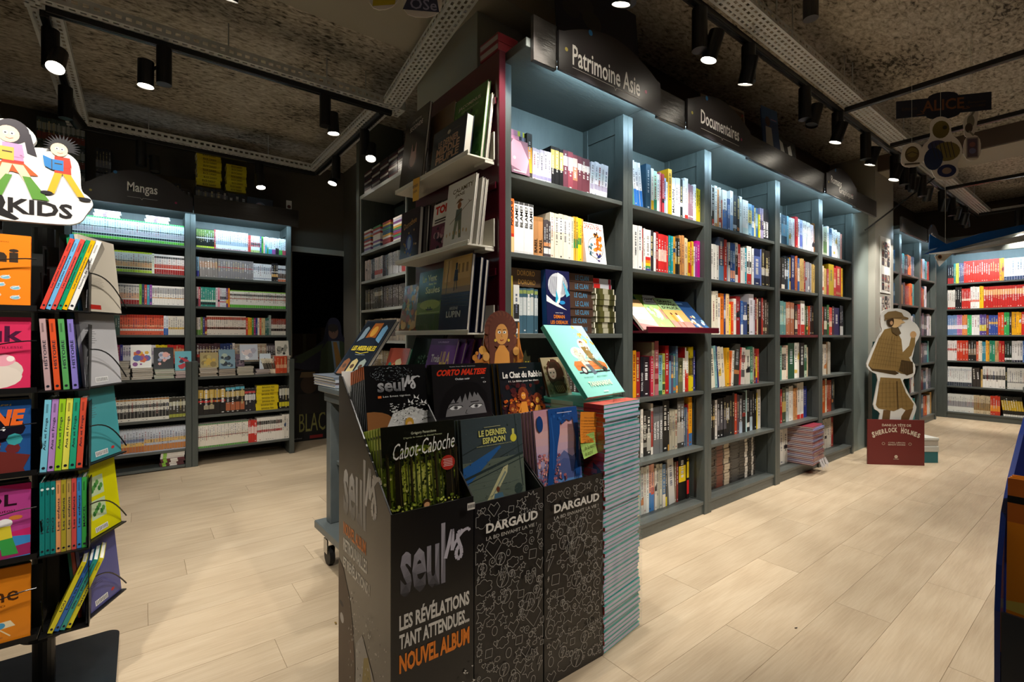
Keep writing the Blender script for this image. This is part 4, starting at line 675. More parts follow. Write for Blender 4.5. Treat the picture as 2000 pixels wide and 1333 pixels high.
for xx in (-.3, 0, 1.0, 2.0, 3.0): MB().bbox(xx, 0, 0, xx+(.04 if xx >= 0 else .3), .31 if xx >= 0 else .05, 2.36, .001).build('upright', PAINTV, fr)
for z in (1.90, 1.54, 1.172, .813, .455, .09):
    for q in range(3): MB().bbox(.041+q, .006, z-.022, .999+q, .3, z, .001).build('shelf', PAINT, fr)
MB().box(0, .30, 0, 3.04, .31, 2.36).build('back_panel', PAINTV, fr); MB().bbox(0, -.17, 2.3605, 3.04, .31, 2.40, .002).build('top_board', PAINT, fr); MB().bbox(.041, .015, 0, 2.99, .03, .067, .001).build('kick_board', PAINT, fr); MB().bbox(-.1, -.2, 2.28, 3.04, -.172, 2.52, .002).build('fascia_board', PAINT, fr)
led(0, 3, 0, 0, 'cool strip light over the red and white rows of the far case', 1.2, L=2.9)
o = [x for x in COL.objects if x.name.startswith('strip_light')][-1]; o.location = (FX-.169, 1.66, 2.305); o.rotation_euler = (0, 0, -PI/2)
tb = MB()
def frow(z, runs, a=.045, b=.99, seed=0): row(a, b, .03, z, runs, depth=.2, bulk=tb, M=MF, seed=seed)
frow(1.90, [(3,'2a2a30',.27,1,'b03030@0-.3'),(1,'3a8a88',.28,1),(2,'d8d848',.28,.7),(3,'5a5a78',.28,.8),(16,'d82c22',.30,1,'e85848@.45-.55',SR),(2,'e89a28',.30,1),(8,'e8ecf4',.29,1.1,'2a4068@0-.17',SR),(7,'eef0f6',.31,1.2,'e0b0b8@0-.05')])
frow(1.54, [(4,'ece8e0',.27,.9,'b83028@0-.1'),(3,'1e1c20',.3,1),(4,'c83028',.28,1,'f0d0c0@.4-.5',SR),(4,'ece8e4',.3,1,'d87868@.3-.4'),(2,'e8b818',.3,.9),(17,'b82420',.29,1,'e0a870@.6-.85',SR)], b=.80)
frow(1.54, [(13,'ece8e0',.3,1,'fff@.5-1',SR)], a=.84, b=1.0)
frow(1.172, [(5,'6a88b8',.28,.9,'e8e0e8@.3-.5'),(3,'b06aa0',.28,.8,'e8e0e8@.3-.5'),(3,'e08a50',.28,.8,'e8e0e8@.3-.5'),(2,'40b870',.28,1),(3,'eeecec',.28,1.2),(3,'5a4890',.28,1,'d8c848@.2-.5'),(1,'8a4a28',.27,1),(4,'3a50a0',.27,1,'e0a830@.55-.65'),(2,'e05020',.3,1.3),(2,'38a858',.3,1.1),(1,'2a2a2a',.3,1),(4,'e8a818',.3,1),(2,'c02824',.3,1.3),(6,'ecebe8',.29,1.2,'c85858@.4-.5',SR)])
frow(.813, [(4,'ece4e0',.28,1.1,'c84838@.5-.6'),(4,'cc4028',.28,1.3,'e0a088@.5-.6'),(3,'2a2420',.28,1.2,'8a7a68@.3-.6'),(1,'d86848',.27,1),(2,'e8dcc8',.28,.8),(2,'3a8aa0',.27,.8),(2,'e8a838',.28,.8),(2,'2a8a68',.28,1.2),(2,'c8a070',.28,.8),(2,'c02828',.28,1.2),(3,'1c2a20',.28,1,'e8e8e8@.1-.2'),(4,'e6e4e2',.28,1.1,'2a2a3a@.0-.1'),(2,'3a6ab0',.28,1),(1,'b86838',.28,1),(3,'dcdcd8',.28,1.2),(2,'d8b818',.28,1.3)])
frow(.455, [(13,'e4e6e4',.27,1,'2a3440@0-.2 c8ccd0@.8-.9',SR),(2,'3a3430',.26,2,'',{'tilt':-3}),(1,'c8a868',.25,1),(7,'eeece6',.29,1.6,'2a2a2a@.4-.6',SR),(1,'1c2a28',.28,1),(18,'e0e0da',.28,1,'8a8a8a@.3-.35',SR)])
frow(.09, [(15,'d8dcd8',.25,1,'8a8a90@.3-.6',SR),(9,'c8b898',.25,1,'8a7048@.2-.6'),(4,'c83820',.26,1.3,'e09030@.2-.5'),(9,'1c1a14',.26,1.2,'c8a828@.3-.8 e8e8e0@.0-.1',{'tilt':-7}),(2,'cc3424',.27,1.6,'e8d8d0@.4-.6',{'tilt':-8})], b=.9)
for q in (1, 2):
    for j, z in enumerate((1.90, 1.54, 1.172, .813, .455, .09)): frow(z, [(6,'e8e8e8',.28,1),(5,'c83028',.27,1),(4,'3a60a0',.28,1),(4,'e0b030',.27,1),(6,'2a2a2a',.28,1),(5,'e0dcd0',.27,1)], a=.045+q, b=.99+q, seed=j+q*7)
tag(tb.build('packed_albums', PRINT), 'albums in long runs of red, white and mixed colours across the far case', 'comic books', kind='stuff')
hs = Art(); hs.mb.M = None
horse = [(.02,.19),(.05,.215),(.09,.20),(.105,.165),(.14,.15),(.19,.15),(.25,.13),(.26,.115),(.21,.125),(.20,.10),(.215,.06),(.21,.055),(.19,.095),(.17,.11),(.13,.11),(.12,.07),(.10,.04),(.09,.045),(.105,.075),(.10,.115),(.07,.10),(.05,.055),(.04,.06),(.055,.11),(.08,.14),(.07,.165),(.04,.175)]
hs.poly([(.5*0+x*.62, z+.0) for x, z in horse], '34302c'); hs.poly([(.085,.15),(.10,.15),(.105,.20),(.095,.215),(.085,.20)], '34302c')
ho = hs.mb.build('spine_picture', PRINT); ho.matrix_world = MF @ Matrix.Translation((.84, .024, 1.56)); tag(ho, 'dark galloping rider printed across the white spines of the far case', 'picture')
tb = MB()
for i in range(3):
    for j, z in enumerate((1.91, 1.54, 1.165, .80, .44, .085)):
        rr = random.Random(i*10+j); P = rr.sample([('8a6a78', 'ddd@.3-.5'), ('d8d0d8', ''), ('6a2a3a', ''), ('3a6080', 'c8d8e0@.4-.6'), ('d86830', ''), ('e8e4dc', ''), ('48a0a0', ''), ('2a2a34', 'aaa@.3-.5'), ('c8a060', ''), ('b83830', ''), ('5a5a6a', '')], 6)
        row(SX[i]+.045, SX[i+1]-.045-rr.uniform(0, .25 if i else .02), 1.74, z, [(rr.randint(2, 4), c, rr.uniform(.24, .30), rr.uniform(.8, 1.3), a_) for c, a_ in P], depth=.2, bulk=tb, seed=j)
tag(tb.build('packed_albums', PRINT), 'albums packed in the three bays past the pale column', 'comic books', kind='stuff')

# ------------------------------------------------------------------ red end panel with white ledges
rp = empty('end_display', (1.235, 2.5, 0), 0, 'tall burgundy end panel closing the long bookcase, with three white metal ledges', 'display panel')
MB().bbox(0, -.795, 0, .03, 0, 2.4, .001).build('panel_board', RED, rp)
MB().bbox(-.004, -.812, 0, .031, -.796, 2.40, .002).build('panel_edge', RED, rp)
for z in (.9, 1.45, 1.83, 2.2): MB().bbox(-.01, -.79, z-.03, -.0005, -.02, z, .001).build('cross_rail', RED, rp)
for z in (1.158, 1.536, 1.915):
    m = MB(); m.bbox(-.150, -.785, z, -.012, -.06, z+.008, .001); m.box(-.018, -.79, z+.0085, -.0125, -.06, z+.13); m.bbox(-.150, -.79, z+.0085, -.146, -.06, z+.022, .001); m.box(-.06, -.785, z-.012, -.0125, -.70, z-.0005)
    m.build('ledge', WHITEM, rp)
RZ = -PI/2
def lbook(y0, z, x, w_, h, t, col, art, lab, tilt=.12, **k): return face_book('graphic_novel', (x, y0, z+.009), RZ, tilt, w_, h, t, col, art, lab, **k)
def c_black(a, w, h):
    a.rect(0, 0, w, h, '17161a'); a.text('LA PETITE', w*.3, h*.86, w*.7, h*.89, 'b0a8a0'); a.text('SECONDE', w*.22, h*.77, w*.78, h*.83, 'c8b8b0', rot=.05)
    a.disc(w*.5, h*.36, w*.2, '5a4444', h*.12); a.disc(w*.5, h*.37, w*.14, 'b89890', h*.10); a.poly([(w*.38, h*.42), (w*.42, h*.58), (w*.47, h*.44)], 'b89088'); a.poly([(w*.54, h*.44), (w*.6, h*.58), (w*.63, h*.42)], 'b89088'); a.disc(w*.45, h*.12, w*.2, '24303c', h*.07)
lbook(2.44, 1.915, 1.105, .265, .42, .014, '1b1a1e', c_black, 'large black album with a pale glow, first on the top ledge')
face_book('comic_album', (1.165, 2.25, 1.925), RZ, .1, .24, .37, .016, '9a7a54', simple_cover('6a5138', ['3a2a1c','8a6a48'], 5), 'brown album half hidden behind the black one, top ledge', back='4a3520')
def c_bourg(a, w, h):
    a.rect(0, 0, w, h, '202c38'); a.text('LE DERNIER', w*.2, h*.55, w*.8, h*.7, 'b08a6a', .03); a.text('MIDDLE', w*.15, h*.36, w*.85, h*.54, 'b08a6a', .04); a.text('PEUPLE', w*.15, h*.17, w*.85, h*.34, 'b08a6a', .04); a.disc(w*.5, h*.82, w*.05, 'a8a088', h*.05); a.line([(w*.12, h*.8), (w*.88, h*.8)], .001, '8a7a60')
lbook(2.075, 1.915, 1.10, .30, .205, .036, '222e3a', c_bourg, 'thick landscape dark blue book in front on the top ledge')
def c_green(a, w, h):
    a.rect(0, 0, w, h, '3f6f2c')
    for i in range(60): rr = random.Random(i+5); a.disc(w*rr.uniform(.05, .95), h*rr.uniform(.03, .8), w*rr.uniform(.02, .07), rr.choice(['4c8432','34601f','5a8c3a','2c4a20','4a6a34']), n=7)
    a.disc(w*.6, h*.3, w*.16, '3a3020', h*.2); a.text('JACOMINUS', w*.2, h*.81, w*.85, h*.87, 'cfd0a8', .02); a.text('GAINSBOROUGH', w*.3, h*.765, w*.8, h*.79, 'b0c090')
lbook(2.03, 1.915, 1.165, .29, .36, .016, '3f6a30', c_green, 'tall green album at the back of the top ledge')
for i in range(2): lbook(1.765+.005*i, 1.915, 1.185, .04, .30-.12*i, .012, 'd8d4c8', None, ['tall pale book edge behind the green album', 'short pale book edge beside the green album'][i])
nt = empty('sticky_note', (1.083, 2.225, 1.83), RZ, 'yellow sticky note with handwriting hanging from the top ledge', 'note'); m = MB(); m.add([(0,0,0),(.075,-.004,-.008),(.08,0,.105),(.006,0,.11)], [(0,1,2,3)], 'd8a020'); m.build('paper', MATTE, nt)
a = Art(y=-.006); a.text('derniers', .012, .06, .07, .08, '2a2010'); a.text('jours', .02, .03, .06, .05, '2a2010'); a.mb.build('handwriting', MATTE, nt)
def c_box(a, w, h): a.rect(0, 0, w, h, '2e2326'); a.text('Dorothee', w*.15, h*.68, w*.85, h*.8, 'a07840', .02, rot=.15); a.disc(w*.5, h*.32, w*.2, '3a5088', h*.2); a.disc(w*.5, h*.35, w*.1, '8aa0c8', h*.13); [a.disc(w*random.Random(i).uniform(.1, .9), h*random.Random(i+9).uniform(.05, .6), w*.03, 'a88848', n=6) for i in range(12)]
lbook(2.43, 1.536, 1.105, .215, .27, .02, '33282b', c_box, 'dark boxed album with a blue ghostly figure, second ledge', tilt=.06)
for i in range(4): lbook(2.40-.006*i, 1.536, 1.128+.014*i, .225+.035*i, .27+.004*i, .012, ['241c1e','3a2a2c','2c2022','1e2430'][i], None, f'dark book behind the boxed album, {ordn(i)} back on the second ledge', tilt=.06, spine='5a3a34')
def c_topo(a, w, h):
    a.rect(0, 0, w, h, 'e4dfd6'); a.text('TOPO', w*.08, h*.78, w*.92, h*.95, 'c82c20', .06); a.rect(w*.1, h*.66, w*.9, h*.69, '2a2020'); a.rect(w*.1, h*.61, w*.8, h*.64, '5a4a4a'); a.rect(0, 0, w, h*.58, '6a3a4c')
    for i in range(22): rr = random.Random(i+3); a.disc(w*rr.uniform(.1, .9), h*rr.uniform(.03, .52), w*rr.uniform(.03, .1), rr.choice(['2a1c28','b08a90','8a5868','3a2838']), n=7)
lbook(2.12, 1.536, 1.12, .22, .255, .008, 'dcd8d0', c_topo, 'white magazine with red capitals on the second ledge')
def c_jane(a, w, h):
    a.rect(0, 0, w, h, 'dedbd2'); a.text('CALAMITY', w*.2, h*.83, w*.92, h*.9, '5a4a28', .02, rot=.04); a.text('JANE', w*.3, h*.75, w*.65, h*.81, '5a4a28', .02)
    a.disc(w*.5, h*.62, w*.07, '8a5028', h*.05); a.poly([(w*.36, h*.66), (w*.64, h*.68), (w*.52, h*.72), (w*.45, h*.71)], '6a4a2a'); a.poly([(w*.4, h*.57), (w*.6, h*.57), (w*.62, h*.4), (w*.38, h*.4)], '5a6458'); a.poly([(w*.38, h*.4), (w*.5, h*.4), (w*.42, h*.14), (w*.34, h*.14)], '7a8068'); a.poly([(w*.5, h*.4), (w*.62, h*.4), (w*.66, h*.14), (w*.57, h*.14)], '6a7058')
    a.line([(w*.2, h*.38), (w*.85, h*.62)], .003, '5a4028'); a.line([(w*.82, h*.66), (w*.85, h*.62), (w*.92, h*.63)], .003, '5a4028')
    for i in range(7): a.disc(w*(.12+.12*i), h*(.22+.01*(i % 3)), w*.02, 'b89868', h*.03)
lbook(1.97, 1.536, 1.108, .235, .315, .011, 'dedbd2', c_jane, 'white album with a rifle-carrying cowgirl, in front on the second ledge')
for i in range(2): lbook(1.955-.004*i, 1.536, 1.135+.016*i, .23, .30-.006*i, .012, 'cfccc2', None, f'white album copy behind the cowgirl cover, {ordn(i)} back')
def c_col(a, w, h):
    a.rect(0, 0, w, h, '6a4a30')
    for i in range(60): rr = random.Random(i+13); a.disc(w*rr.uniform(.06, .94), h*rr.uniform(.04, .95), w*rr.uniform(.03, .1), rr.choice(['b86a38','c89858','5a7a7a','8a3a28','d8b078','3a4a3a','c8a040']), n=7)
    a.disc(w*.25, h*.16, w*.14, 'c8a468', h*.08); a.disc(w*.75, h*.16, w*.14, 'c8a468', h*.08)
lbook(2.435, 1.158, 1.10, .22, .26, .012, '6a4a34', c_col, 'busy orange and brown illustrated album, first on the lowest ledge', tilt=.16)
def c_vent(a, w, h):
    a.rect(0, 0, w, h, '2e4224'); a.rect(0, h*.3, w, h*.5, '6a8040'); a.disc(w*.5, h*.45, w*.4, '9aa858', h*.08); a.rect(0, 0, w, h*.3, '3a5028'); a.rect(w*.1, h*.32, w*.9, h*.33, 'a8b478'); a.poly([(w*.35, h*.385), (w*.65, h*.385), (w*.6, h*.36), (w*.4, h*.36)], '1a2410'); a.disc(w*.45, h*.4, .006, '1a2410'); a.disc(w*.54, h*.4, .006, '1a2410')
    a.text('Le Vent', w*.15, h*.82, w*.7, h*.93, 'd8d8a0', .015); a.text('dans les', w*.4, h*.765, w*.7, h*.80, 'd8d8a0'); a.text('Saules', w*.3, h*.63, w*.85, h*.74, 'd8d8a0', .015); [a.rect(w*(.1+.08*i), h*.04, w*(.105+.08*i), h*.28, '4a6038') for i in range(10)]
lbook(2.235, 1.158, 1.10, .26, .31, .032, '2c3c28', c_vent, 'dark green album with a small boat at dusk on the lowest ledge', tilt=.1)
def c_lupin(a, w, h):
    a.rect(0, 0, w, h, '1c2036'); a.rect(0, h*.55, w, h, 'b8924c'); a.rect(0, h*.52, w, h*.6, '8a7040'); a.rect(w*.08, h*.68, w*.3, h*.97, 'cfa860'); a.rect(w*.5, h*.7, w*.95, h*.97, 'c8a058')
    for i in range(3): a.rect(w*(.54+.14*i), h*.78, w*(.61+.14*i), h*.9, '8a6c38')
    for i in range(9): a.line([(0, h*(.53-.022*i)), (w, h*(.52-.022*i))], .0015, ['4a4440', '343a4c'][i % 2])
    a.poly([(w*.44, h*.83), (w*.54, h*.83), (w*.57, h*.68), (w*.42, h*.68)], '181a24'); a.disc(w*.49, h*.85, w*.03, '181a24'); a.rect(w*.46, h*.86, w*.52, h*.92, '181a24'); a.line([(w*.47, h*.69), (w*.45, h*.55)], .005, '181a24'); a.line([(w*.52, h*.69), (w*.55, h*.57)], .005, '181a24'); a.line([(w*.2, h*.97), (w*.17, h*.5)], .004, '2a2418')
    a.text('ARSENE', w*.35, h*.30, w*.65, h*.34, 'a8a8a0', .01); a.text('LUPIN', w*.25, h*.2, w*.75, h*.285, 'b8b8ae', .03); a.rect(w*.4, h*.03, w*.6, h*.04, '8a8a88')
lbook(1.985, 1.158, 1.095, .245, .345, .016, '1c2036', c_lupin, 'navy and gold album with a top-hatted silhouette on the lowest ledge', tilt=.1)
for i in range(2): lbook(1.955-.01*i, 1.158, 1.125+.022*i, .235, .33-.01*i, .016, '1c2036', None, f'navy album copy behind the top-hatted silhouette, {ordn(i)} back', tilt=.1)

# ------------------------------------------------------------------ wheeled table between the card bins and the long case
CT = empty('wheeled_table', (.78, 1.78, 0), R(2), 'grey wheeled display table behind the card bins', 'table')
MB().bbox(-.03, -.02, .87, .40, .80, .90, .004).build('table_top', CARTP, CT); MB().bbox(-.005, .0, .82, .385, .78, .869, .003).build('apron', CARTP, CT)
for x in (0, .32): 
    for y in (0, .70): MB().bbox(x, y, .205, x+.06, y+.06, .8195, .003).build('leg', CARTP, CT)
MB().bbox(-.045, -.03, .165, .41, .81, .2045, .004).build('base_board', CARTP, CT); MB().bbox(.03, .02, .5, .36, .74, .52, .002).build('shelf', CARTP, CT)
for x in (0.0, .36):
    for y in (.03, .72):
        c = MB().cyl((x, y, .164), (x, y, .13), .018, n=10); c.box(x-.02, y-.03, .06, x-.014, y+.02, .13).box(x+.014, y-.03, .06, x+.02, y+.02, .13); o = c.build('caster', CHROME, CT)
        MB().cyl((x-.013, y-.01, .045), (x+.013, y-.01, .045), .0445, n=18).build('wheel', GREYC, o)
for i in range(2): flat_stack((.80+.2*i, 2.20, .522), 0, 12 if i == 0 else 9, .17, .24, .024, ['1c1a1a'], ['the black stack on the wheeled table base', 'the other dark stack on the wheeled table base'][i], 'black books on the wheeled table shelf', seed=i, name='graphic_novel')
flat_stack((.735, 2.34, .902), R(4), 4, .24, .30, .013, ['8a94a0','7a6a70','9aa0a8','5a6470'], 'the grey stack on the wheeled table', 'grey albums on the wheeled table', seed=4, name='graphic_novel')
def c_mis(a, w, h):
    a.rect(0, 0, w, h, '1b2430'); a.line([(w*.03, h*.02), (w*.03, h*.98), (w*.97, h*.98), (w*.97, h*.02), (w*.03, h*.02)], .001, '6a7480')
    a.poly([(w*.33, h*.66), (w*.36, h*.94), (w*.66, h*.94), (w*.68, h*.66)], 'b0642c'); a.disc(w*.5, h*.78, w*.1, 'e0a848', h*.1); a.poly([(w*.1, h*.58), (w*.13, h*.84), (w*.2, h*.88), (w*.28, h*.84), (w*.28, h*.66)], '8aa0b0'); a.poly([(w*.72, h*.62), (w*.72, h*.84), (w*.8, h*.9), (w*.9, h*.84), (w*.9, h*.56)], '7ab0d8')
    a.disc(w*.5, h*.55, w*.3, '222c3c', h*.12); a.text('LES MISERABLES', w*.1, h*.42, w*.92, h*.51, 'e8d040', .04); a.line([(w*.3, h*.39), (w*.5, h*.37), (w*.75, h*.4)], .004, 'e8d040'); a.text('PREMIERE PARTIE', w*.35, h*.34, w*.68, h*.355, 'a8b0b8')
    for x, c in ((.1, '8a5a3a'), (.38, 'c8b880'), (.66, '9aa8a0')): a.poly([(w*x, 0), (w*(x+.24), 0), (w*(x+.22), h*.24), (w*(x+.12), h*.28), (w*(x+.02), h*.22)], c); a.disc(w*(x+.12), h*.14, w*.06, '5a4438', h*.04)
face_book('graphic_novel', (.78, 2.51, .965), R(-80), R(36), .27, .335, .02, '222c38', c_mis, 'dark blue album with yellow lettering leaning at the corner of the wheeled table')
def c_lila(a, w, h):
    a.rect(0, 0, w, h, '6a3a86'); a.rect(0, h*.88, w, h, '54306c'); a.text('Trois', w*.15, h*.55, w*.48, h*.7, 'e8e0e8', .03); a.text('LILA', w*.5, h*.52, w*.85, h*.76, 'd0b060', .02); a.text('LAURENT', w*.3, h*.92, w*.7, h*.95, 'c8a8d8'); a.rect(0, 0, w, h*.34, '5a2c78'); a.disc(w*.45, h*.12, w*.05, 'c84838'); a.rect(w*.4, h*.4, w*.6, h*.42, 'd8b0a0')
for i in range(5): face_book('graphic_novel', (1.0+.028*i, 1.985-.02*i, .905), R(-84), R(16), .20, .245, .012, '6a3a86', c_lila if i == 0 else None, 'front purple album of the row on the wheeled table' if i == 0 else f'purple album copy, {ordn(i)} in the row on the wheeled table', group='purple albums on the wheeled table', mat_=PRINT)
def c_dk(a, w, h): a.rect(0, 0, w, h, '16221c'); a.disc(w*.5, h*.45, w*.3, '22342a', h*.16); dabs(a, 15, 30, w*.3, w*.75, h*.38, h*.55, w*.01, w*.03, ['4a6a58','6a8a78'])
face_book('graphic_novel', (1.03, 2.23, .905), R(-84), R(18), .24, .29, .02, '16221c', c_dk, 'near black green album behind the purple row on the wheeled table')
face_book('graphic_novel', (.93, 2.28, .905), R(-78), R(20), .16, .20, .014, '2a7a5a', simple_cover('b85a48', ['e0d0a8','3a8a78','c83838','e8c070'], 9), 'small red and green patterned album on the wheeled table')
MBk = flat_stack((.93, 1.80, .902), 0, 3, .2, .2, .02, ['2f7a3a','e8e4dc','2f7a3a'], 'the green pile behind the card bins', 'green albums behind the card bins')

# ------------------------------------------------------------------ three card bins
SB = empty('card_bin', (.515, 1.183, 0), R(-.6), 'black cardboard bin with silver script title and orange words on its front', 'display bin')
def bin_body(par, x0, x1, zf, zb, back_z, side_l=True, m=None, art=None):
    D_ = .43
    MB().box(x0, 0, 0, x1, .004, zf).build('front_panel', m, par)
    MB().box(x0, D_-.004, 0, x1, D_, zb).build('back_panel', m, par)
    for x in (x0, x1-.004):
        s = MB(); s.add([(x, .0041, 0), (x, D_-.0041, 0), (x, D_-.0041, zb), (x, D_-.03, zb), (x, .0041, zf), (x+.004, .0041, 0), (x+.004, D_-.0041, 0), (x+.004, D_-.0041, zb), (x+.004, D_-.03, zb), (x+.004, .0041, zf)], [(0,1,2,3,4),(9,8,7,6,5),(0,5,6,1),(1,6,7,2),(2,7,8,3),(3,8,9,4),(4,9,5,0)]); s.build('side_panel', m, par)
    MB().box(x0+.005, .005, zf-.13, x1-.005, .19, zf-.12).build('front_tray', m, par); MB().box(x0+.005, .19, zf-.02, x1-.005, D_-.005, zf-.01).build('rear_tray', m, par)
    MB().box(x0+.005, .186, zf-.12, x1-.005, .19, zf-.02).build('riser', m, par)
BINB = mat('black_printed_card', '100f10', .3, coat=.15); BIN_SHEEN = mat('black_card_side_sheen', '3c372f', .35, coat=.1)  # second card is lighter: glossy reflection on the left side painted as colour
bin_body(SB, 0, .253, .685, 1.02, 0, m=BINB)
def script_s(a, x, z, s, c):   # looping last letter of the silver title
    a.line([(x+p*s, z+q*s) for p, q in [(0, -.18), (.09, .12), (.17, .42), (.20, .52), (.215, .40), (.205, .1), (.20, -.02)]], s*.10, c)
    a.line([(x+p*s, z+q*s) for p, q in [(.20, -.02), (.28, .14), (.40, .30), (.52, .40), (.62, .44), (.70, .43), (.73, .37)]], s*.08, c)
    a.line([(x+p*s, z+q*s) for p, q in [(.52, .40), (.44, .43), (.37, .38), (.36, .26), (.41, .12), (.47, -.04), (.48, -.18), (.43, -.28), (.35, -.27), (.31, -.17), (.33, -.05), (.40, .04)]], s*.10, c)
def silver(a, x0, z0, x1, z1, top, bot):
    W = x1-x0; H = z1-z0; a.text('seul', x0, z0, x0+W*.64, z1*1.0, top, .03, col2=bot); script_s(a, x0+W*.64, z0+H*.52, W*.52, top)
A = Art(y=-.001)
silver(A, .025, .46, .235, .63, 'b4b0bc', '1c1b1d')
A.text('LES RÉVÉLATIONS', .022, .375, .238, .425, 'c8c4bc', .035); A.text('TANT ATTENDUES...', .022, .325, .238, .365, 'c8c4bc', .035); A.text('NOUVEL ALBUM', .022, .262, .238, .312, 'd87820', .04)
rr = random.Random(4)
for i in range(150):
    x = rr.uniform(.02, .245); z = rr.uniform(.01, .05 + .17*max(0, x-.06)/.19); s = rr.uniform(.002, .008 if z > .1 else .006); an = rr.uniform(0, 3)
    A.poly([(x, z), (x+s*math.cos(an), z+s*math.sin(an)), (x+s*.3*math.cos(an+1), z+s*math.sin(an+1.2))], 'd8d4cc'); A.poly([(x, z), (x-s*math.cos(an), z+s*math.sin(an)), (x-s*.3, z+s*1.2)], 'c0bcb4')
A.disc(.165, .03, .022, 'b89838', .03); A.disc(.165, .015, .015, 'd8a078', .015)
A.rect(.22, .655, .245, .675, 'c8c4bc'); [A.rect(.223+.0045*i, .66, .2255+.0045*i, .67, '222') for i in range(5)]
A.mb.build('front_print', MATS['black_printed_card'] if False else MATTE, SB)
sp = MB().add([(-.0006, .002, .001), (-.0006, .428, .001), (-.0006, .428, 1.018), (-.0006, .402, 1.018), (-.0006, .002, .683)], [(4,3,2,1,0)]); sp.build('side_sheen_sheet', BIN_SHEEN, SB)  # overlay on the black side, lightened for the light it reflects
A = Art(y=-.001); A.mb.M = Matrix.Translation((0, .43, 0)) @ Matrix.Rotation(-PI/2, 4, 'Z')
silver(A, .05, .58, .36, .79, 'c8c4bc', '6a645a'); A.text('NOUVEL ALBUM', .05, .515, .25, .555, 'c8783c', .03); A.text('RETROUVAILLES', .05, .462, .26, .503, 'c8c2b4', .03); A.text('ET RÉVÉLATIONS !', .05, .408, .28, .45, 'c8c2b4', .03)
rr = random.Random(14)
A.poly([(.0, .0), (.15, .0), (.16, .14), (.14, .25), (.11, .33), (.05, .40), (0, .42)], '4f3f30'); A.disc(.03, .28, .02, '2a221c', .008); A.disc(.035, .235, .018, 'a8a29a', .016); A.disc(.13, .18, .02, '5a4434', .035)
A.poly([(.16, .0), (.41, .0), (.41, .06), (.30, .20), (.22, .27), (.17, .22)], '8f8a82'); A.poly([(.22, .0), (.31, 0), (.31, .14), (.27, .23), (.235, .21), (.215, .1)], '8a7a48')
for i in range(200):
    x = rr.uniform(.12, .41); z = rr.uniform(.02, .36); s = rr.uniform(.003, .009); an = rr.uniform(0, 3)
    if z > .12+.5*(x-.1) - .1 or i % 2: A.poly([(x, z), (x+s*math.cos(an), z+s*math.sin(an)), (x+s*.3, z+s*1.3)], rr.choice(['b4b0a6','b4b0a6','3c3832']))
A.mb.build('side_print', MATTE, SB)
def doodles(A, x0, x1, z0, z1, seed):
    rr = random.Random(seed); c = 'a5a29c'; wd = .0013; n = 0; tries = 0; used = []
    while n < 120 and tries < 9000:
        tries += 1; s = rr.uniform(.008, .03) if tries > 300 else rr.uniform(.02, .036); x = rr.uniform(x0+s*.4, x1-s*.4); z = rr.uniform(z0+s*.4, z1-s*.6)
        if .535 < z < .60 or any(math.hypot(x-a, z-b) < (s+q)*.80 for a, b, q in used): continue
        used.append((x, z, s)); k = rr.randint(0, 8); n += 1; ro = rr.uniform(0, 6)
        if k in (0, 1): p = [(x+(s if i % 2 == 0 else s*.5)*math.cos(i*PI/5+ro), z+(s if i % 2 == 0 else s*.5)*math.sin(i*PI/5+ro)) for i in range(11)]
        elif k == 2: p = [(x+(s if i % 2 == 0 else s*.65)*math.cos(i*PI/11+ro), z+(s if i % 2 == 0 else s*.65)*math.sin(i*PI/11+ro)) for i in range(23)]
        elif k == 3: p = [(x+s*.06*i*math.cos(i*.7), z+s*.06*i*math.sin(i*.7)) for i in range(17)]
        elif k == 4: p = [(x, z+s), (x-s*.5, z), (x, z+.1*s), (x-.3*s, z-s), (x+s*.5, z+.25*s), (x+.05*s, z+.2*s), (x+.4*s, z+s), (x, z+s)]
        elif k == 5: p = [(x+(s*(.75+.25*abs(math.sin(i*PI/4))))*math.cos(i*PI/12), z+.7*(s*(.75+.25*abs(math.sin(i*PI/4))))*math.sin(i*PI/12)) for i in range(25)]
        elif k == 6: p = [(x-s*.5, z-s*.5), (x+s*.4, z-s*.6), (x+s*.5, z+s*.3), (x-s*.4, z+s*.4), (x-s*.5, z-s*.5)]
        elif k == 7: p = [(x, z-s), (x-s*.9, z+.1*s), (x-s*.5, z+.7*s), (x, z+.3*s), (x+s*.5, z+.7*s), (x+s*.9, z+.1*s), (x, z-s)]
        else: p = [(x+s*.35*math.cos(i*PI/5), z+s*.5*math.sin(i*PI/5)) for i in range(11)]
        p = [(min(max(u, x0), x1), v) for u, v in p]; A.line(p, wd, c)
        if k == 4: A.line([(x+(s*1.1)*math.cos(i*PI/6), z+s*1.15*math.sin(i*PI/6)) for i in range(13)], wd, c) if x0+1.2*s < x < x1-1.2*s else None
    for t, a, b, s in (('WA', .3, .42, .03), ('ROW', .7, .38, .025), ('HA', .75, .30, .02), ('SLAM', .7, .13, .02)):
        xx = x0+(x1-x0)*a; A.text(t, xx, b, xx+s*len(t)*.6, b+s, 'a5a29c', .0, rot=.15)
        A.text(t, xx+.002, b+.002, xx+s*len(t)*.6-.002, b+s-.002, '181716', -.01, rot=.15)
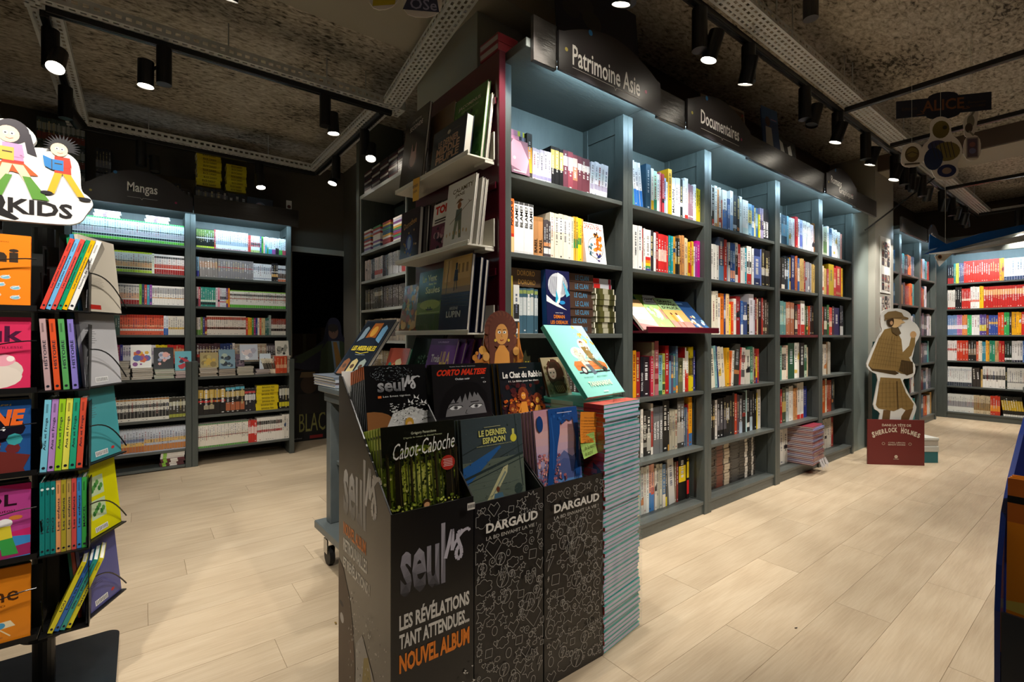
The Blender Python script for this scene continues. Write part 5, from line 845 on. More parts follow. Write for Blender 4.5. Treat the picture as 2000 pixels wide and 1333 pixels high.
for i, (x0, x1, lab) in enumerate([(.256, .52, 'black cardboard bin with white doodles, middle of the three'), (.525, .805, 'black cardboard bin with white doodles beside the tall teal stack')]):
    B_ = empty('card_bin', (.515, 1.183, 0), R(-.6), lab, 'display bin'); B_['group'] = 'doodled card bins'
    bin_body(B_, x0, x1, .66, .93, 0, m=BINB); A = Art(y=-.001); doodles(A, x0+.004, x1-.004, .02, .65, 3+i)
    A.text('DARGAUD', x0+.035, .568, x1-.03, .597, 'd0ccc4', .035); A.text('LA BD ENVAHIT LA VIE !', x0+.035, .547, x1-.035, .558, 'b0aca4', .005); A.mb.build('front_print', MATTE, B_)
SB['group'] = 'card bins'
# albums in the bins
def c_seuls(a, w, h):
    a.rect(0, 0, w, h, '0f0f11'); 
    for i in range(140):
        rr = random.Random(i); t_ = rr.uniform(0, 6.28); r_ = rr.uniform(.02, 1)**.5; x, z = w*(.42+.36*r_*math.cos(t_)), h*(.87+.12*r_*math.sin(t_))
        a.line([(x, z), (x+.006*math.cos(t_+1.6), z+.004*math.sin(t_+1.6))], .0012, rr.choice(['4a5054','7a8488','9aa4a8']))
    silver(a, w*.18, h*.60, w*.86, h*.80, 'd0d0d4', '4a4a4e'); a.rect(w*.18, h*.515, w*.235, h*.55, 'd86a30'); a.text('Les âmes tigrées', w*.26, h*.515, w*.7, h*.55, 'd8d8d8', .005)
    a.disc(w*.05, h*.16, w*.36, '8a5a34', h*.17); a.poly([(w*.25, 0), (w, 0), (w, h*.25), (w*.7, h*.36), (w*.4, h*.28)], 'd0d0d0')
    for i in range(130): rr = random.Random(i+70); x = w*rr.uniform(.36, .98); z = h*(rr.uniform(.1, .42)); s = w*rr.uniform(.008, .03); a.poly([(x, z), (x+s, z+s), (x+s*.2, z+s*1.2)], rr.choice(['e8e8e8','f0f0f0','1c1c1c'])); a.poly([(x, z), (x-s, z+s*.8), (x-s*.2, z+s*1.2)], 'e0e0e0')
    for x, z in ((.78, .48), (.9, .40), (.68, .42)): a.poly([(w*x, h*z), (w*(x+.05), h*(z+.05)), (w*(x+.03), h*(z+.01)), (w*(x+.05), h*(z-.03))], 'f0f0f0'); a.poly([(w*x, h*z), (w*(x-.04), h*(z+.06)), (w*(x-.04), h*z)], 'f0f0f0')
    a.disc(w*.64, h*.12, w*.07, 'c89838', h*.08); a.disc(w*.64, h*.1, w*.04, 'e8b890', h*.04)
BG = 'album copies in the card bins'
for i in range(10):
    face_book('bin_album', (.560-.001*i, 1.452+.0135*i, .755-.0035*i), R(-.6), R(9), .215, .305, .0105, '101012', c_seuls if i == 0 else None, 'front black album with silver script title and butterflies in the bin' if i == 0 else f'copy with orange topped spine, {ordn(i)} behind the black silver-titled album', group=None if i == 0 else 'copies behind the silver-titled album', spine='5a5f62', artk=.72)
    if i: o_ = MB().box(-.0005, 0, .262, .0, .0103, .303, 'b85a20').box(-.0005, 0, .0, .0, .0103, .10, 'a86a34'); sb = o_.build('spine_print', PRINT, [x for x in COL.objects if False][-1]) if False else None
pb = [x for x in COL.objects if x.type == 'MESH' and x.get('group') == 'copies behind the silver-titled album']
for o in pb + [x for x in COL.objects if x.get('label') == 'front black album with silver script title and butterflies in the bin']:
    MB().box(-.0006, .0002, .262, -.0001, .0103, .303, 'b85a20').box(-.0006, .0002, .0, -.0001, .0103, .10, 'a86a34').build('spine_print', PRINT, o)
# white backing card
wc = MB().box(0, 0, 0, .2, .003, .30).build('backing_card', WHITEC); wc.matrix_world = Matrix.Translation((.524, 1.598, .735)); tag(wc, 'white backing card at the rear of the silver-titled bin', 'card')
def c_corto(a, w, h):
    a.rect(0, 0, w, h, '1b191b'); a.text('CORTO MALTESE', w*.08, h*.78, w*.94, h*.905, 'e0391e', .05, shear=.25); a.text('Bastien Vivès / Martin Quenehen', w*.3, h*.945, w*.75, h*.962, 'd8d8d8', .01); a.text('Océan noir', w*.38, h*.69, w*.64, h*.73, 'd8d8d8', .03)
    a.poly([(w*.12, 0), (w*.2, h*.2), (w*.28, h*.36), (w*.5, h*.5), (w*.75, h*.44), (w*.9, h*.25), (w*.92, 0)], '777577')
    a.poly([(w*.05, 0), (w*.1, h*.25), (w*.22, h*.48), (w*.4, h*.62), (w*.58, h*.66), (w*.78, h*.6), (w*.92, h*.4), (w*.98, 0), (w*.9, 0), (w*.86, h*.22), (w*.76, h*.42), (w*.74, h*.36), (w*.70, h*.44), (w*.66, h*.33), (w*.62, h*.45), (w*.57, h*.27), (w*.54, h*.42), (w*.47, h*.24), (w*.45, h*.38), (w*.36, h*.24), (w*.33, h*.33), (w*.24, h*.2), (w*.2, h*.1), (w*.18, 0)], '141214')
    for x in (.36, .72): a.poly([(w*(x-.11), h*.15), (w*(x-.04), h*.195), (w*(x+.08), h*.18), (w*(x+.11), h*.165), (w*(x+.04), h*.12), (w*(x-.07), h*.12)], 'e4e4e4'); a.disc(w*x, h*.155, w*.038, '6a686a', h*.034); a.disc(w*x, h*.155, w*.016, '0c0c0c', h*.015); a.line([(w*(x-.13), h*.15), (w*(x-.05), h*.20), (w*(x+.09), h*.188), (w*(x+.12), h*.165)], .0035, '0c0c0c'); a.line([(w*(x-.1), h*.24), (w*(x+.05), h*.25)], .004, '141214')
    a.line([(w*.55, h*.1), (w*.52, h*.03), (w*.56, h*.02)], .002, '1a1818'); a.disc(w*.9, h*.62, w*.028, 'c8c8c8', h*.016); a.disc(w*.9, h*.62, w*.018, '1b191b', h*.009); a.rect(w*.84, h*.70, w*.9, h*.71, 'a0a0a0')
face_book('bin_album', (.785, 1.43, .755), R(-.6), R(8), .235, .30, .02, '1b191b', c_corto, 'black album with red brush title and two staring eyes', spine='2a282a', artk=.60)
face_book('bin_album', (.792, 1.458, .755), R(-.6), R(8), .225, .30, .02, '1b191b', None, 'black album behind the red-titled one, white page edge showing')
face_book('bin_album', (.80, 1.486, .755), R(-.6), R(8), .225, .29, .02, '1b191b', None, 'black album farthest back behind the red-titled one')
def c_fire(a, w, h):
    a.rect(0, 0, w, h, '1a1c22'); dabs(a, 7, 90, 0, w, 0, h*.72, w*.03, w*.09, ['3a1a1e','4a1c20','2a1a20','5a2420','241a20']); a.poly([(0, 0), (w, 0), (w*.95, h*.3), (w*.7, h*.5), (w*.5, h*.4), (w*.2, h*.45)], '5a2820')
    dabs(a, 8, 150, w*.05, w, 0, h*.45, w*.01, w*.05, ['c86828','e08828','8a3820','b85020','e8a848','2a1c1c','a8481c','d87828'])
    for x, k, c in ((.48, 1, 'e09038'), (.80, .82, 'd89838'), (.2, .6, 'b86a28')):
        a.disc(w*x, h*.47*k+h*.04, w*.12*k, '7a3420', h*.12*k); dabs(a, int(x*90), 24, w*(x-.13*k), w*(x+.13*k), h*.36*k, h*.58*k, w*.015, w*.03, ['7a3420','6a2c1c','8a4428']); a.disc(w*x, h*.47*k+h*.02, w*.055*k, c, h*.055*k); a.disc(w*(x-.02*k), h*.49*k+h*.01, w*.01*k, 'f0e8d0'); a.disc(w*(x+.02*k), h*.49*k+h*.01, w*.01*k, 'f0e8d0'); a.poly([(w*(x-.06*k), h*.40*k), (w*(x+.06*k), h*.40*k), (w*(x+.13*k), 0), (w*(x-.13*k), 0)], c); a.line([(w*(x-.06*k), h*.37*k), (w*(x-.13*k), h*.25*k), (w*(x-.02*k), h*.2*k)], w*.03*k, c)
    a.disc(w*.93, h*.2, w*.04, 'f0c840'); dabs(a, 9, 40, 0, w, 0, h*.12, w*.015, w*.04, ['2a1c1c','e08828','5a2820'])
    a.text('Le Chat du Rabbin', w*.04, h*.77, w*.96, h*.87, 'f0ece4', .03); a.text('11. La Bible pour les chats', w*.16, h*.70, w*.86, h*.735, 'dcd8d0', .015); a.text('JOANN SFAR', w*.42, h*.915, w*.6, h*.93, 'c8a848')
for i in range(3): face_book('bin_album', (1.07-.012*i, 1.43+.017*i, .755), R(-.6), R(9), .21, .295, .013, '1c1e22', c_fire if i == 0 else None, 'dark album with white brush title and firelit crowd' if i == 0 else f'copy with mustard spine, {ordn(i)} behind the firelit crowd cover', spine='8a6a20', group=None if i == 0 else 'mustard spined copies', artk=.85)
def c_cabot(a, w, h):
    a.rect(0, 0, w, h, '14160e'); a.rect(0, 0, w, h*.70, '3c4818')
    for r_, c in ((.5, '58681f'), (.42, '7a8826'), (.34, '98a234'), (.25, 'b4ba48'), (.15, 'd0d268')): a.disc(w*.47, h*.42, w*r_, c, h*r_*.72)
    dabs(a, 1, 330, 0, w, h*.12, h*.74, w*.006, w*.022, ['2c3a14','48581c','6a7a24','98a436','c0c450','24300f','e0dc80','8a9430'])
    dabs(a, 2, 120, 0, w, h*.60, h*.72, w*.01, w*.035, ['14160e','1c2410','2c3a14','14160e'])
    for x, t_ in ((.30, .010), (.40, .014), (.46, .010), (.54, .016), (.62, .010), (.70, .018), (.75, .01)): a.poly([(w*(x-t_*1.2), h*.1), (w*(x+t_*1.2), h*.1), (w*(x+t_*.8), h*.72), (w*(x-t_*.8), h*.72)], '37401a')
    for x, t_ in ((.17, .05), (.86, .065), (.04, .025), (.96, .03), (.34, .018), (.67, .02)): a.poly([(w*(x-t_*1.6), h*.02), (w*(x+t_*1.8), h*.02), (w*(x+t_), h*.18), (w*(x+t_*.75), h*.74), (w*(x-t_*.75), h*.74), (w*(x-t_), h*.2)], '1f1b0f'); a.line([(w*(x+t_*.4), h*.12), (w*(x+t_*.4), h*.7)], w*.006, '4a4220')
    dabs(a, 3, 260, 0, w, 0, h*.22, w*.006, w*.024, ['2c3a12','4c5c1c','7a8a28','a4b040','c8cc5c','1e280c','5c6c22'])
    a.poly([(w*.36, 0), (w*.62, 0), (w*.60, h*.06), (w*.52, h*.14), (w*.50, h*.24), (w*.47, h*.24), (w*.45, h*.12)], '8f9460'); dabs(a, 5, 30, w*.4, w*.6, 0, h*.1, w*.006, w*.014, ['a8ac78','74784c'])
    a.disc(w*.5, h*.19, w*.055, '3a2814', h*.04); a.disc(w*.5, h*.172, w*.038, 'd8a070', h*.028); a.poly([(w*.43, h*.14), (w*.57, h*.14), (w*.62, h*.06), (w*.38, h*.06)], 'a03020'); a.disc(w*.42, h*.09, w*.03, '4a3018', h*.03)
    a.text('Grégory Panaccione', w*.34, h*.895, w*.68, h*.93, 'd8dcc0', .012); a.text('Cabot-Caboche', w*.10, h*.69, w*.94, h*.85, 'f4f4ee', -.004, rot=.07, shear=.25); a.text("D'après le roman de Daniel Pennac", w*.24, h*.862, w*.76, h*.884, 'b8c098'); a.disc(w*.82, h*.56, w*.10, 'b03024'); [a.rect(w*(.755+.01*(i % 2)), h*(.525+.017*i), w*.885, h*(.531+.017*i), 'e8c8c0') for i in range(5)]
for i in range(7):
    o = face_book('bin_album', (.528, 1.25+.0205*i, .597-.0052*i), R(-.6), R(7), .235, .300, .0135, '1a1c10' if i == 0 else '8a9a3c', c_cabot if i == 0 else None, 'album with a sunlit forest and white script title in the front tray' if i == 0 else f'lime spined copy, {ordn(i)} behind the forest cover', spine='bccc58', group=None if i == 0 else 'lime spined copies', artk=.92)
    MB().cyl((-.0002, .0068, .275), (-.0008, .0068, .275), .004, n=8, col='1c1c10').box(-.0006, .003, .19, -.0001, .0095, .24, '3a4018').box(-.0006, .004, .03, -.0001, .0095, .11, '2a3010').build('spine_print', PRINT, o)
def c_esp(a, w, h):
    a.rect(0, 0, w, h, '5a6458'); a.rect(0, h*.55, w, h, '3c474a'); 
    for i in range(14): a.line([(w*random.Random(i).uniform(0, .5), h*(.08+.06*i)), (w*random.Random(i+3).uniform(.5, 1), h*(.09+.06*i))], .0008, '454f48')
    a.poly([(0, h*.28), (0, h*.50), (w*.6, h*.68), (w*.62, h*.66)], '2a5a94'); a.poly([(0, 0), (0, h*.2), (w*.3, h*.06), (w*.25, 0)], '264e86'); a.line([(0, h*.38), (w, h*.56)], .008, '2c3634'); a.line([(w*.02, h*.33), (w, h*.51)], .003, '2c3634'); a.line([(w*.88, h), (w*.96, h*.2)], .003, '2c3634')
    a.poly([(w*.28, h*.02), (w*.32, h*.1), (w*.64, h*.44), (w*.72, h*.46), (w*.7, h*.38), (w*.4, h*.06)], 'b8b488'); a.poly([(w*.33, h*.06), (w*.38, h*.1), (w*.66, h*.4), (w*.68, h*.38)], '7a8478'); a.disc(w*.84, h*.74, w*.055, 'd0c840'); a.rect(w*.82, h*.78, w*.86, h*.84, 'c8c468')
    a.disc(w*.53, h*.22, w*.03, '6a3a24', h*.03); a.poly([(w*.47, h*.18), (w*.6, h*.18), (w*.66, h*.02), (w*.42, h*.02)], '48687c'); a.disc(w*.88, h*.18, w*.07, '34403c', h*.06)
    dabs(a, 51, 60, w*.02, w*.98, h*.02, h*.95, w*.004, w*.01, ['4a544c','6a7464','525c54','39443f']); a.line([(w*.60, h*.56), (w, h*.66)], .002, '2c3634'); a.line([(0, h*.64), (w*.3, h*.72)], .002, '2c3634'); hatch(a, 52, 30, w*.3, w*.98, h*.02, h*.3, w*.1, .0006, ['4a5450','68726a'], .2)
    a.text('LE DERNIER', w*.26, h*.8, w*.72, h*.865, 'd0cc70', .035); a.text('ESPADON', w*.32, h*.72, w*.69, h*.785, 'd0cc70', .035); a.text("D'APRES LES PERSONNAGES D'EDGAR P. JACOBS", w*.22, h*.69, w*.8, h*.703, 'b0b078'); a.rect(w*.35, h*.89, w*.62, h*.897, 'a0a078')
for i in range(3): face_book('bin_album', (.775-.003*i, 1.235+.014*i, .60-.003*i), R(-.6), R(6), .235, .295, .0125, '4a5452', c_esp if i == 0 else None, 'grey green album with a blue flying machine in the front tray' if i == 0 else f'grey album copy, {ordn(i)} behind the flying machine cover', group=None if i == 0 else 'grey copies in the middle bin')
def c_blue(a, w, h):
    for i in range(12): a.rect(0, h*(1-(i+1)/12), w, h*(1-i/12), ['c08c98','c49298','c89a9c','cca2a2','c8a2a8','c0a0b0','b09ab4','a094b4','8c8ab0','7a84ae','6a80b0','5878b0'][i])
    a.poly([(w*.2, h*.36), (w*.42, h*.50), (w*.52, h*.44), (w*.62, h*.49), (w*.8, h*.40), (w, h*.47), (w, h*.2), (w*.1, h*.2)], '5c6490'); a.poly([(w*.3, h*.3), (w*.6, h*.4), (w, h*.33), (w, h*.15), (w*.2, h*.15)], '4c5888'); a.poly([(0, 0), (w, 0), (w, h*.14), (0, h*.18)], '5a86bc')
    dabs(a, 31, 110, 0, w*.5, h*.22, h*.48, w*.008, w*.03, ['c07a78','a86068','d89890','b87080','8a4a58','e0a8a0']); [a.line([(w*x, h*.15), (w*(x+.02), h*.35)], .002, '5a3440') for x in (.05, .14, .24, .42)]; dabs(a, 33, 40, 0, w*.6, h*.12, h*.22, w*.01, w*.03, ['9a5a60','8a5068','b07078'])
    b = '1c4684'; a.poly([(w*.30, h), (w*.98, h), (w*.99, h*.86), (w*.90, h*.88), (w*.80, h*.83), (w*.70, h*.86), (w*.60, h*.80), (w*.56, h*.84), (w*.53, h*.70), (w*.46, h*.55), (w*.40, h*.36), (w*.30, h*.16), (w*.28, h*.06), (w*.08, h*.03), (w*.16, h*.10), (w*.22, h*.30), (w*.28, h*.55), (w*.30, h*.75)], b)
    a.poly([(w*.86, h*.9), (w*.99, h*.9), (w*.97, h*.6), (w*.93, h*.36), (w*.95, h*.22), (w*.92, h*.12), (w*.90, h*.2), (w*.88, h*.1), (w*.86, h*.2), (w*.82, h*.12), (w*.83, h*.24), (w*.78, h*.2), (w*.87, h*.38), (w*.90, h*.6)], b); a.disc(w*.10, h*.84, w*.07, '1a3c74', h*.095); a.line([(w*.36, h*.9), (w*.38, h*.6), (w*.33, h*.3)], .004, '2a5ca0'); dabs(a, 35, 18, w*.35, w*.9, h*.84, h*.98, w*.01, w*.03, ['2a5ca0','16386c'])
    a.disc(w*.52, h*.19, w*.025, '3a5a9a', h*.03); a.disc(w*.60, h*.17, w*.02, '7a4a58', h*.03); a.rect(w*.5, h*.94, w*.85, h*.948, 'c8c8e0')
for i in range(7): face_book('bin_album', (1.062-.002*i, 1.225+.015*i, .605-.0036*i), R(-.6), R(7), .205, .292, .0105, 'b08a98' if i else '2a5490', c_blue if i == 0 else None, 'album with a tall blue figure over pink trees in the front tray' if i == 0 else f'pink and white spined copy, {ordn(i)} behind the blue figure cover', spine='e0b8b8', group=None if i == 0 else 'pink spined copies')
face_book('bin_album', (1.235, 1.29, .62), R(-.6), R(5), .085, .19, .012, '1e4070', simple_cover('1f4478', ['2a7a5a','3a8a6a','b84838'], 12), 'small blue and green album squeezed beside the teal stack')
# cut-out header of the third bin: a generic long-haired figure in warm colours
hd = empty('cutout_header', (1.055, 1.60, .74), R(-.6), 'orange cut-out header card of a long-haired figure rising behind the firelit album', 'cut-out')
ol = [(-.02,0),(-.035,.10),(-.02,.19),(.0,.27),(.03,.33),(.035,.40),(.045,.455),(.075,.50),(.12,.512),(.16,.49),(.185,.45),(.20,.40),(.215,.41),(.225,.36),(.25,.30),(.285,.28),(.285,.20),(.29,.10),(.27,0)]
MB().ext(ol, 0, .004, 'c87428', side='ccc').build('card_board', MATTE, hd)
a = Art(y=-.0008); a.poly([(x*.96+.004, z*.985) for x, z in ol], '8a4a1c')
for i in range(90):
    rr = random.Random(i+90); x, z = rr.uniform(-.01, .27), rr.uniform(.16, .40)
    if z < .36 or x > .02: a.disc(x, min(z, .30 if x > .21 else z), rr.uniform(.005, .02), rr.choice(['c87c28','e09a38','b8651c','e8a848','5a3416','a8641c','d88a30']), n=7)
for i in range(46):
    t_ = i/46*2*PI; a.disc(.115+.066*math.cos(t_), .435+.066*math.sin(t_)-(.03 if math.sin(t_) < 0 else 0), .017, ['5e2c1c','6e3824'][i % 2], n=8)
a.disc(.115, .43, .062, '64301e', .068); a.poly([(.06,.30),(.05,.42),(.08,.40),(.085,.30)], '64301e'); a.poly([(.15,.30),(.15,.40),(.18,.42),(.178,.30)], '64301e')
a.poly([(.075,.26),(.085,.345),(.105,.375),(.13,.375),(.155,.345),(.165,.26)], 'dc9440'); a.disc(.117, .42, .032, 'dc9a50', .043); a.poly([(.085,.44),(.09,.475),(.117,.485),(.145,.475),(.15,.44),(.135,.462),(.1,.462)], '64301e')
[a.disc(x, .428, .0085, 'f4f0e4', .0055) for x in (.105, .131)]; [a.disc(x, .428, .0035, '20140c') for x in (.106, .130)]; [a.line([(x-.009, .438), (x+.008, .44)], .002, '3a1c10') for x in (.105, .131)]; a.line([(.118, .425), (.115, .412), (.12, .410)], .0015, '8a5020'); a.line([(.109, .397), (.117, .394), (.126, .398)], .003, '9a2c1c')
a.disc(.085, .395, .006, 'e8c040'); a.disc(.152, .395, .006, 'e8c040'); a.line([(.205, .47), (.20, .2)], .010, 'c07828'); a.poly([(.228,.32),(.24,.355),(.25,.325),(.268,.33),(.265,.26),(.235,.25)], '3c3a1c'); a.disc(.243, .30, .005, 'd8c838'); a.disc(.257, .30, .005, 'd8c838'); [a.disc(x, z, .016, 'e0a050', .018) for x, z in ((.04, .33), (.19, .35), (.03, .27))]
a.mb.build('printed_figure', MATTE, hd)
# card with a long-haired girl, and teal album display on the stack
def c_girl(a, w, h):
    a.rect(0, 0, w, h, 'a89878'); a.disc(w*.5, h*.6, w*.38, '4a2c20', h*.36)
    for i in range(40): rr = random.Random(i+60); a.disc(w*rr.uniform(.03, .97), h*rr.uniform(.03, .97), w*rr.uniform(.02, .06), rr.choice(['c8b488','8a7850','d8c8a0','6a5a3c']), n=6)
    a.disc(w*.47, h*.58, w*.34, '4a2c20', h*.34); a.disc(w*.36, h*.62, w*.17, 'e0c4b0', h*.16); a.poly([(w*.25, h*.72), (w*.68, h*.74), (w*.6, h*.88), (w*.35, h*.88)], '3c241a'); [a.disc(w*x, h*.62, w*.025, '2a2020') for x in (.29, .43)]; a.disc(w*.36, h*.53, w*.035, 'a84838', h*.012); a.disc(w*.55, h*.25, w*.3, '6a4830', h*.16); [a.line([(w*(.35+.08*i), h*.3), (w*(.42+.08*i), h*.14)], .005, 'c89868') for i in range(5)]; a.rect(0, 0, w, h*.1, 'c8ccb8')
face_book('bin_album', (1.325, 1.462, .894), R(4), R(20), .135, .178, .012, '3a3028', c_girl, 'album with a fringed long-haired girl behind the teal stack')
def c_tana(a, w, h):
    a.rect(0, 0, w, h, '8fd8cc'); a.poly([(w*.72, h), (w, h), (w, h*.75), (w*.86, h*.82)], 'a8c0d8')
    for i in range(18): rr = random.Random(i+44); a.disc(w*rr.uniform(.62, .98), h*rr.uniform(.7, .99), w*rr.uniform(.012, .035), rr.choice(['e0c058','d8a848','b0b8d8']), n=6)
    a.disc(w*.42, h*.58, w*.17, 'e8f0ea', h*.09); a.disc(w*.68, h*.68, w*.13, 'e8f0ea', h*.11); a.poly([(w*.16, h*.34), (w*.96, h*.34), (w*.98, h*.42), (w*.86, h*.46), (w*.2, h*.47), (w*.14, h*.42)], 'd8783a'); a.rect(w*.16, h*.3, w*.98, h*.32, '1c3038'); a.disc(w*.32, h*.34, w*.075, '2a2a2c', h*.055); a.disc(w*.32, h*.34, w*.045, 'c0c4c4', h*.033)
    a.disc(w*.4, h*.62, w*.05, 'e8c8b0', h*.035); a.poly([(w*.32, h*.6), (w*.5, h*.58), (w*.56, h*.34), (w*.4, h*.34)], 'd8d4c0'); a.poly([(w*.42, h*.42), (w*.54, h*.42), (w*.6, h*.29), (w*.5, h*.27)], '5a6a78'); a.disc(w*.66, h*.735, w*.045, '7a4828', h*.025); a.disc(w*.66, h*.71, w*.035, 'e8c0a0', h*.028); a.poly([(w*.58, h*.67), (w*.76, h*.67), (w*.78, h*.5), (w*.62, h*.5)], '8a7038'); a.poly([(w*.63, h*.5), (w*.77, h*.5), (w*.9, h*.32), (w*.82, h*.31)], '5a5438')
    dabs(a, 61, 26, w*.30, w*.52, h*.44, h*.62, w*.008, w*.02, ['e8e4d4','c0b8a0','a8a088','d8d0bc']); dabs(a, 62, 22, w*.58, w*.78, h*.5, h*.68, w*.006, w*.018, ['8a7038','a08848','6a5428','e8e0d0']); hatch(a, 63, 24, w*.62, w*.9, h*.32, h*.5, h*.06, .0012, ['3c3824','6a6444'], -1.2, .2); a.line([(w*.18, h*.40), (w*.96, h*.385)], .0015, '8a4418'); a.poly([(w*.46, h*.46), (w*.56, h*.50), (w*.62, h*.46)], 'e8c8a8'); a.disc(w*.86, h*.335, w*.05, '2a2a2c', h*.035)
    a.text('TANANARIVE', w*.2, h*.12, w*.8, h*.185, 'd0e0c8', .04); a.text('SYLVAIN VALLEE', w*.18, h*.235, w*.42, h*.25, '3a6a64'); a.text('MARK EACERSALL', w*.52, h*.235, w*.8, h*.25, '3a6a64'); a.rect(w*.45, h*.035, w*.58, h*.05, 'd0e8e0')
TEAL = '5cc0ac'
face_book('bin_album', (1.305, 1.235, .925), R(9), R(38), .262, .345, .02, '63cdb8', c_tana, 'large pale teal album with an orange car leaning on the tall stack', spine='3aa890')
bs = empty('book_stand', (1.40, 1.21, .9005), R(9), 'small clear plastic book stand on the tall teal stack', 'book stand'); MB().box(0, -.01, 0, .09, .15, .003).box(0, -.013, 0, .09, -.0101, .04).build('clear_plate', CLEAR, bs)
# tall wrapped stack of teal albums: each copy is a thing
MT = Matrix.Translation((1.322, 1.172, 0)) @ Matrix.Rotation(R(8), 4, 'Z'); z = .002; rr = random.Random(2); NT = 57
for i in range(NT):
    t_ = .0155; jx, jy = rr.uniform(-.004, .004), rr.uniform(-.004, .004); mb = MB(); c = '2f9a90' if i % 5 else '3aa89c'
    if i >= NT-1: c = '3aa894'
    mb.box(0, 0, 0, .25, .335, .002, c); mb.box(0, 0, t_-.002, .25, .335, t_, c if i < NT-1 else '58bca8')
    if i == NT-1: mb.add([(0, 0, t_+.0003), (.25, 0, t_+.0003), (.25, .06, t_+.0003), (0, .09, t_+.0003)], [(0,1,2,3)], 'c8584c'); mb.box(0, 0, .0024, .0024, .335, t_-.0024, '4ab09c')
    o = mb.build('wrapped_album', PRINT); MB().box(.0025, .0015, .0021, .2485, .333, t_-.0021, 'fff').build('page_block', mat('lilac_page_edges', 'c6bcd8', .6) if i == 0 else MATS['lilac_page_edges'], o)
    MB().box(-.0004, .0, .0002, 0, .09, t_-.0002, 'a82c28').box(-.0004, .14, .0002, 0, .25, t_-.0002, 'a0d0b8').build('spine_print', PRINT, o)
    o.matrix_world = MT @ Matrix.Translation((jx, jy, z)) @ Matrix.Rotation(rr.uniform(-.012, .012), 4, 'Z'); z += t_ + .0003
    tag(o, f"teal album in the tall wrapped stack, {'topmost, with a red foot' if i == NT-1 else ('resting on the floor' if i == 0 else ordn(i) + ' copy up')}", 'comic book', 'teal albums in the tall stack')
wf = empty('plastic_wrap', (1.322, 1.172, 0), R(8), 'clear shrink wrap around bundles of the tall teal stack', 'wrap')
for k, (a_, b_) in enumerate([(.01,.20),(.205,.36),(.365,.52),(.525,.70),(.705,.86)]):
    m = MB(); n = 10
    for i in range(n): 
        x0, x1 = .25*i/n, .25*(i+1)/n; w0, w1 = .007+.002*math.sin(i*2.1+k), .007+.002*math.sin((i+1)*2.1+k); m.add([(x0, -w0, a_), (x1, -w1, a_), (x1, -w1*1.1, b_), (x0, -w0*1.1, b_)], [(0,1,2,3)])
    m.add([(-.008, -.008, a_), (-.008, .34, a_), (-.008, .34, b_), (-.008, -.008, b_)], [(0,1,2,3)]); m.add([(.258, -.008, a_), (.258, .34, a_), (.258, .34, b_), (.258, -.008, b_)], [(0,1,2,3)]); m.build('wrap_bundle', CLEAR, wf)
# sticky notes
def note(loc, rz, w_, h, c, lab, words, tc='3a2408', roll=0, curl=.012):
    r = empty('sticky_note', loc, rz, lab, 'note'); r.rotation_euler = (0, roll, rz); m = MB(); n = 6
    for i in range(n):
        z0, z1 = h*i/n, h*(i+1)/n; y0, y1 = -curl*(1-i/n)**2, -curl*(1-(i+1)/n)**2; m.add([(0, y0, z0), (w_, y0*.6, z0), (w_, y1*.6, z1), (0, y1, z1)], [(0,1,2,3)], c)
    m.build('paper', MATTE, r); a = Art(y=-curl-.0005, step=.00002); a.mb.M = None; k = len(words)
    for i, t_ in enumerate(words): a.text(t_, w_*.1, h*(.88-.8*(i+1)/k)+.002, w_*(.92 - (.3 if i == k-1 else 0)), h*(.88-.8*i/k)-.003, tc, 0)
    a.mb.build('handwriting', MATTE, r)
note((1.226, 1.206, .775), R(0), .085, .108, 'd88018', 'orange sticky note covered in handwriting on the third bin', ['Nouvelle BD','une histoire de','deux voisins qui','partent ensemble','a travers la route','pour retrouver','un grand amour','coup de coeur'], roll=R(6))
note((1.236, 1.200, .718), R(0), .076, .078, 'a8cc68', 'lime sticky note under the orange one on the third bin', ['par les auteurs','de la rentree','du festival'], roll=R(-8))

# ------------------------------------------------------------------ spinner rack of children's books
RC = (-.25, 2.17)
rk = empty('spinner_rack', (RC[0], RC[1], 0), 0, 'black metal spinner rack crowded with coloured children\'s albums', 'book rack')
m = MB(); m.cyl((0, -.005, .0), (0, -.005, 1.50), .028, n=16); m.build('pole', BLACKM, rk)
m = MB(); m.cyl((0, -.005, .185), (0, -.005, .20), .058, n=24); m.build('collar', BLACKG, rk)
def rplate(x0, y0, x1, y1, r=.04, z=.02):
    p = []
    for cx, cy, a0 in ((x1-r, y1-r, 0), (x0+r, y1-r, 90), (x0+r, y0+r, 180), (x1-r, y0+r, 270)):
        p += [(cx+r*math.cos(R(a0+15*i)), cy+r*math.sin(R(a0+15*i))) for i in range(7)]
    n = len(p); return MB().add([(x, y, z) for x, y in p] + [(x, y, z+.006) for x, y in p], [tuple(range(n))[::-1], tuple(range(n, 2*n))] + [(i, (i+1) % n, n+(i+1) % n, n+i) for i in range(n)])
rplate(-.42, -.62, .185, .23).build('base_plate', BLACKG, rk)
LV = [1.237, .998, .757, .512, .275]
def wire(pts, par, r=.0022): MB().tube(pts, r, n=6).build('retaining_wire', BLACKG, par)
def arc(x0, x1, y, z, h, n=10, axis='x'):
    return [((x0+(x1-x0)*i/n, y, z+h*math.sin(PI*i/n)) if axis == 'x' else (y, x0+(x1-x0)*i/n, z+h*math.sin(PI*i/n))) for i in range(n+1)]
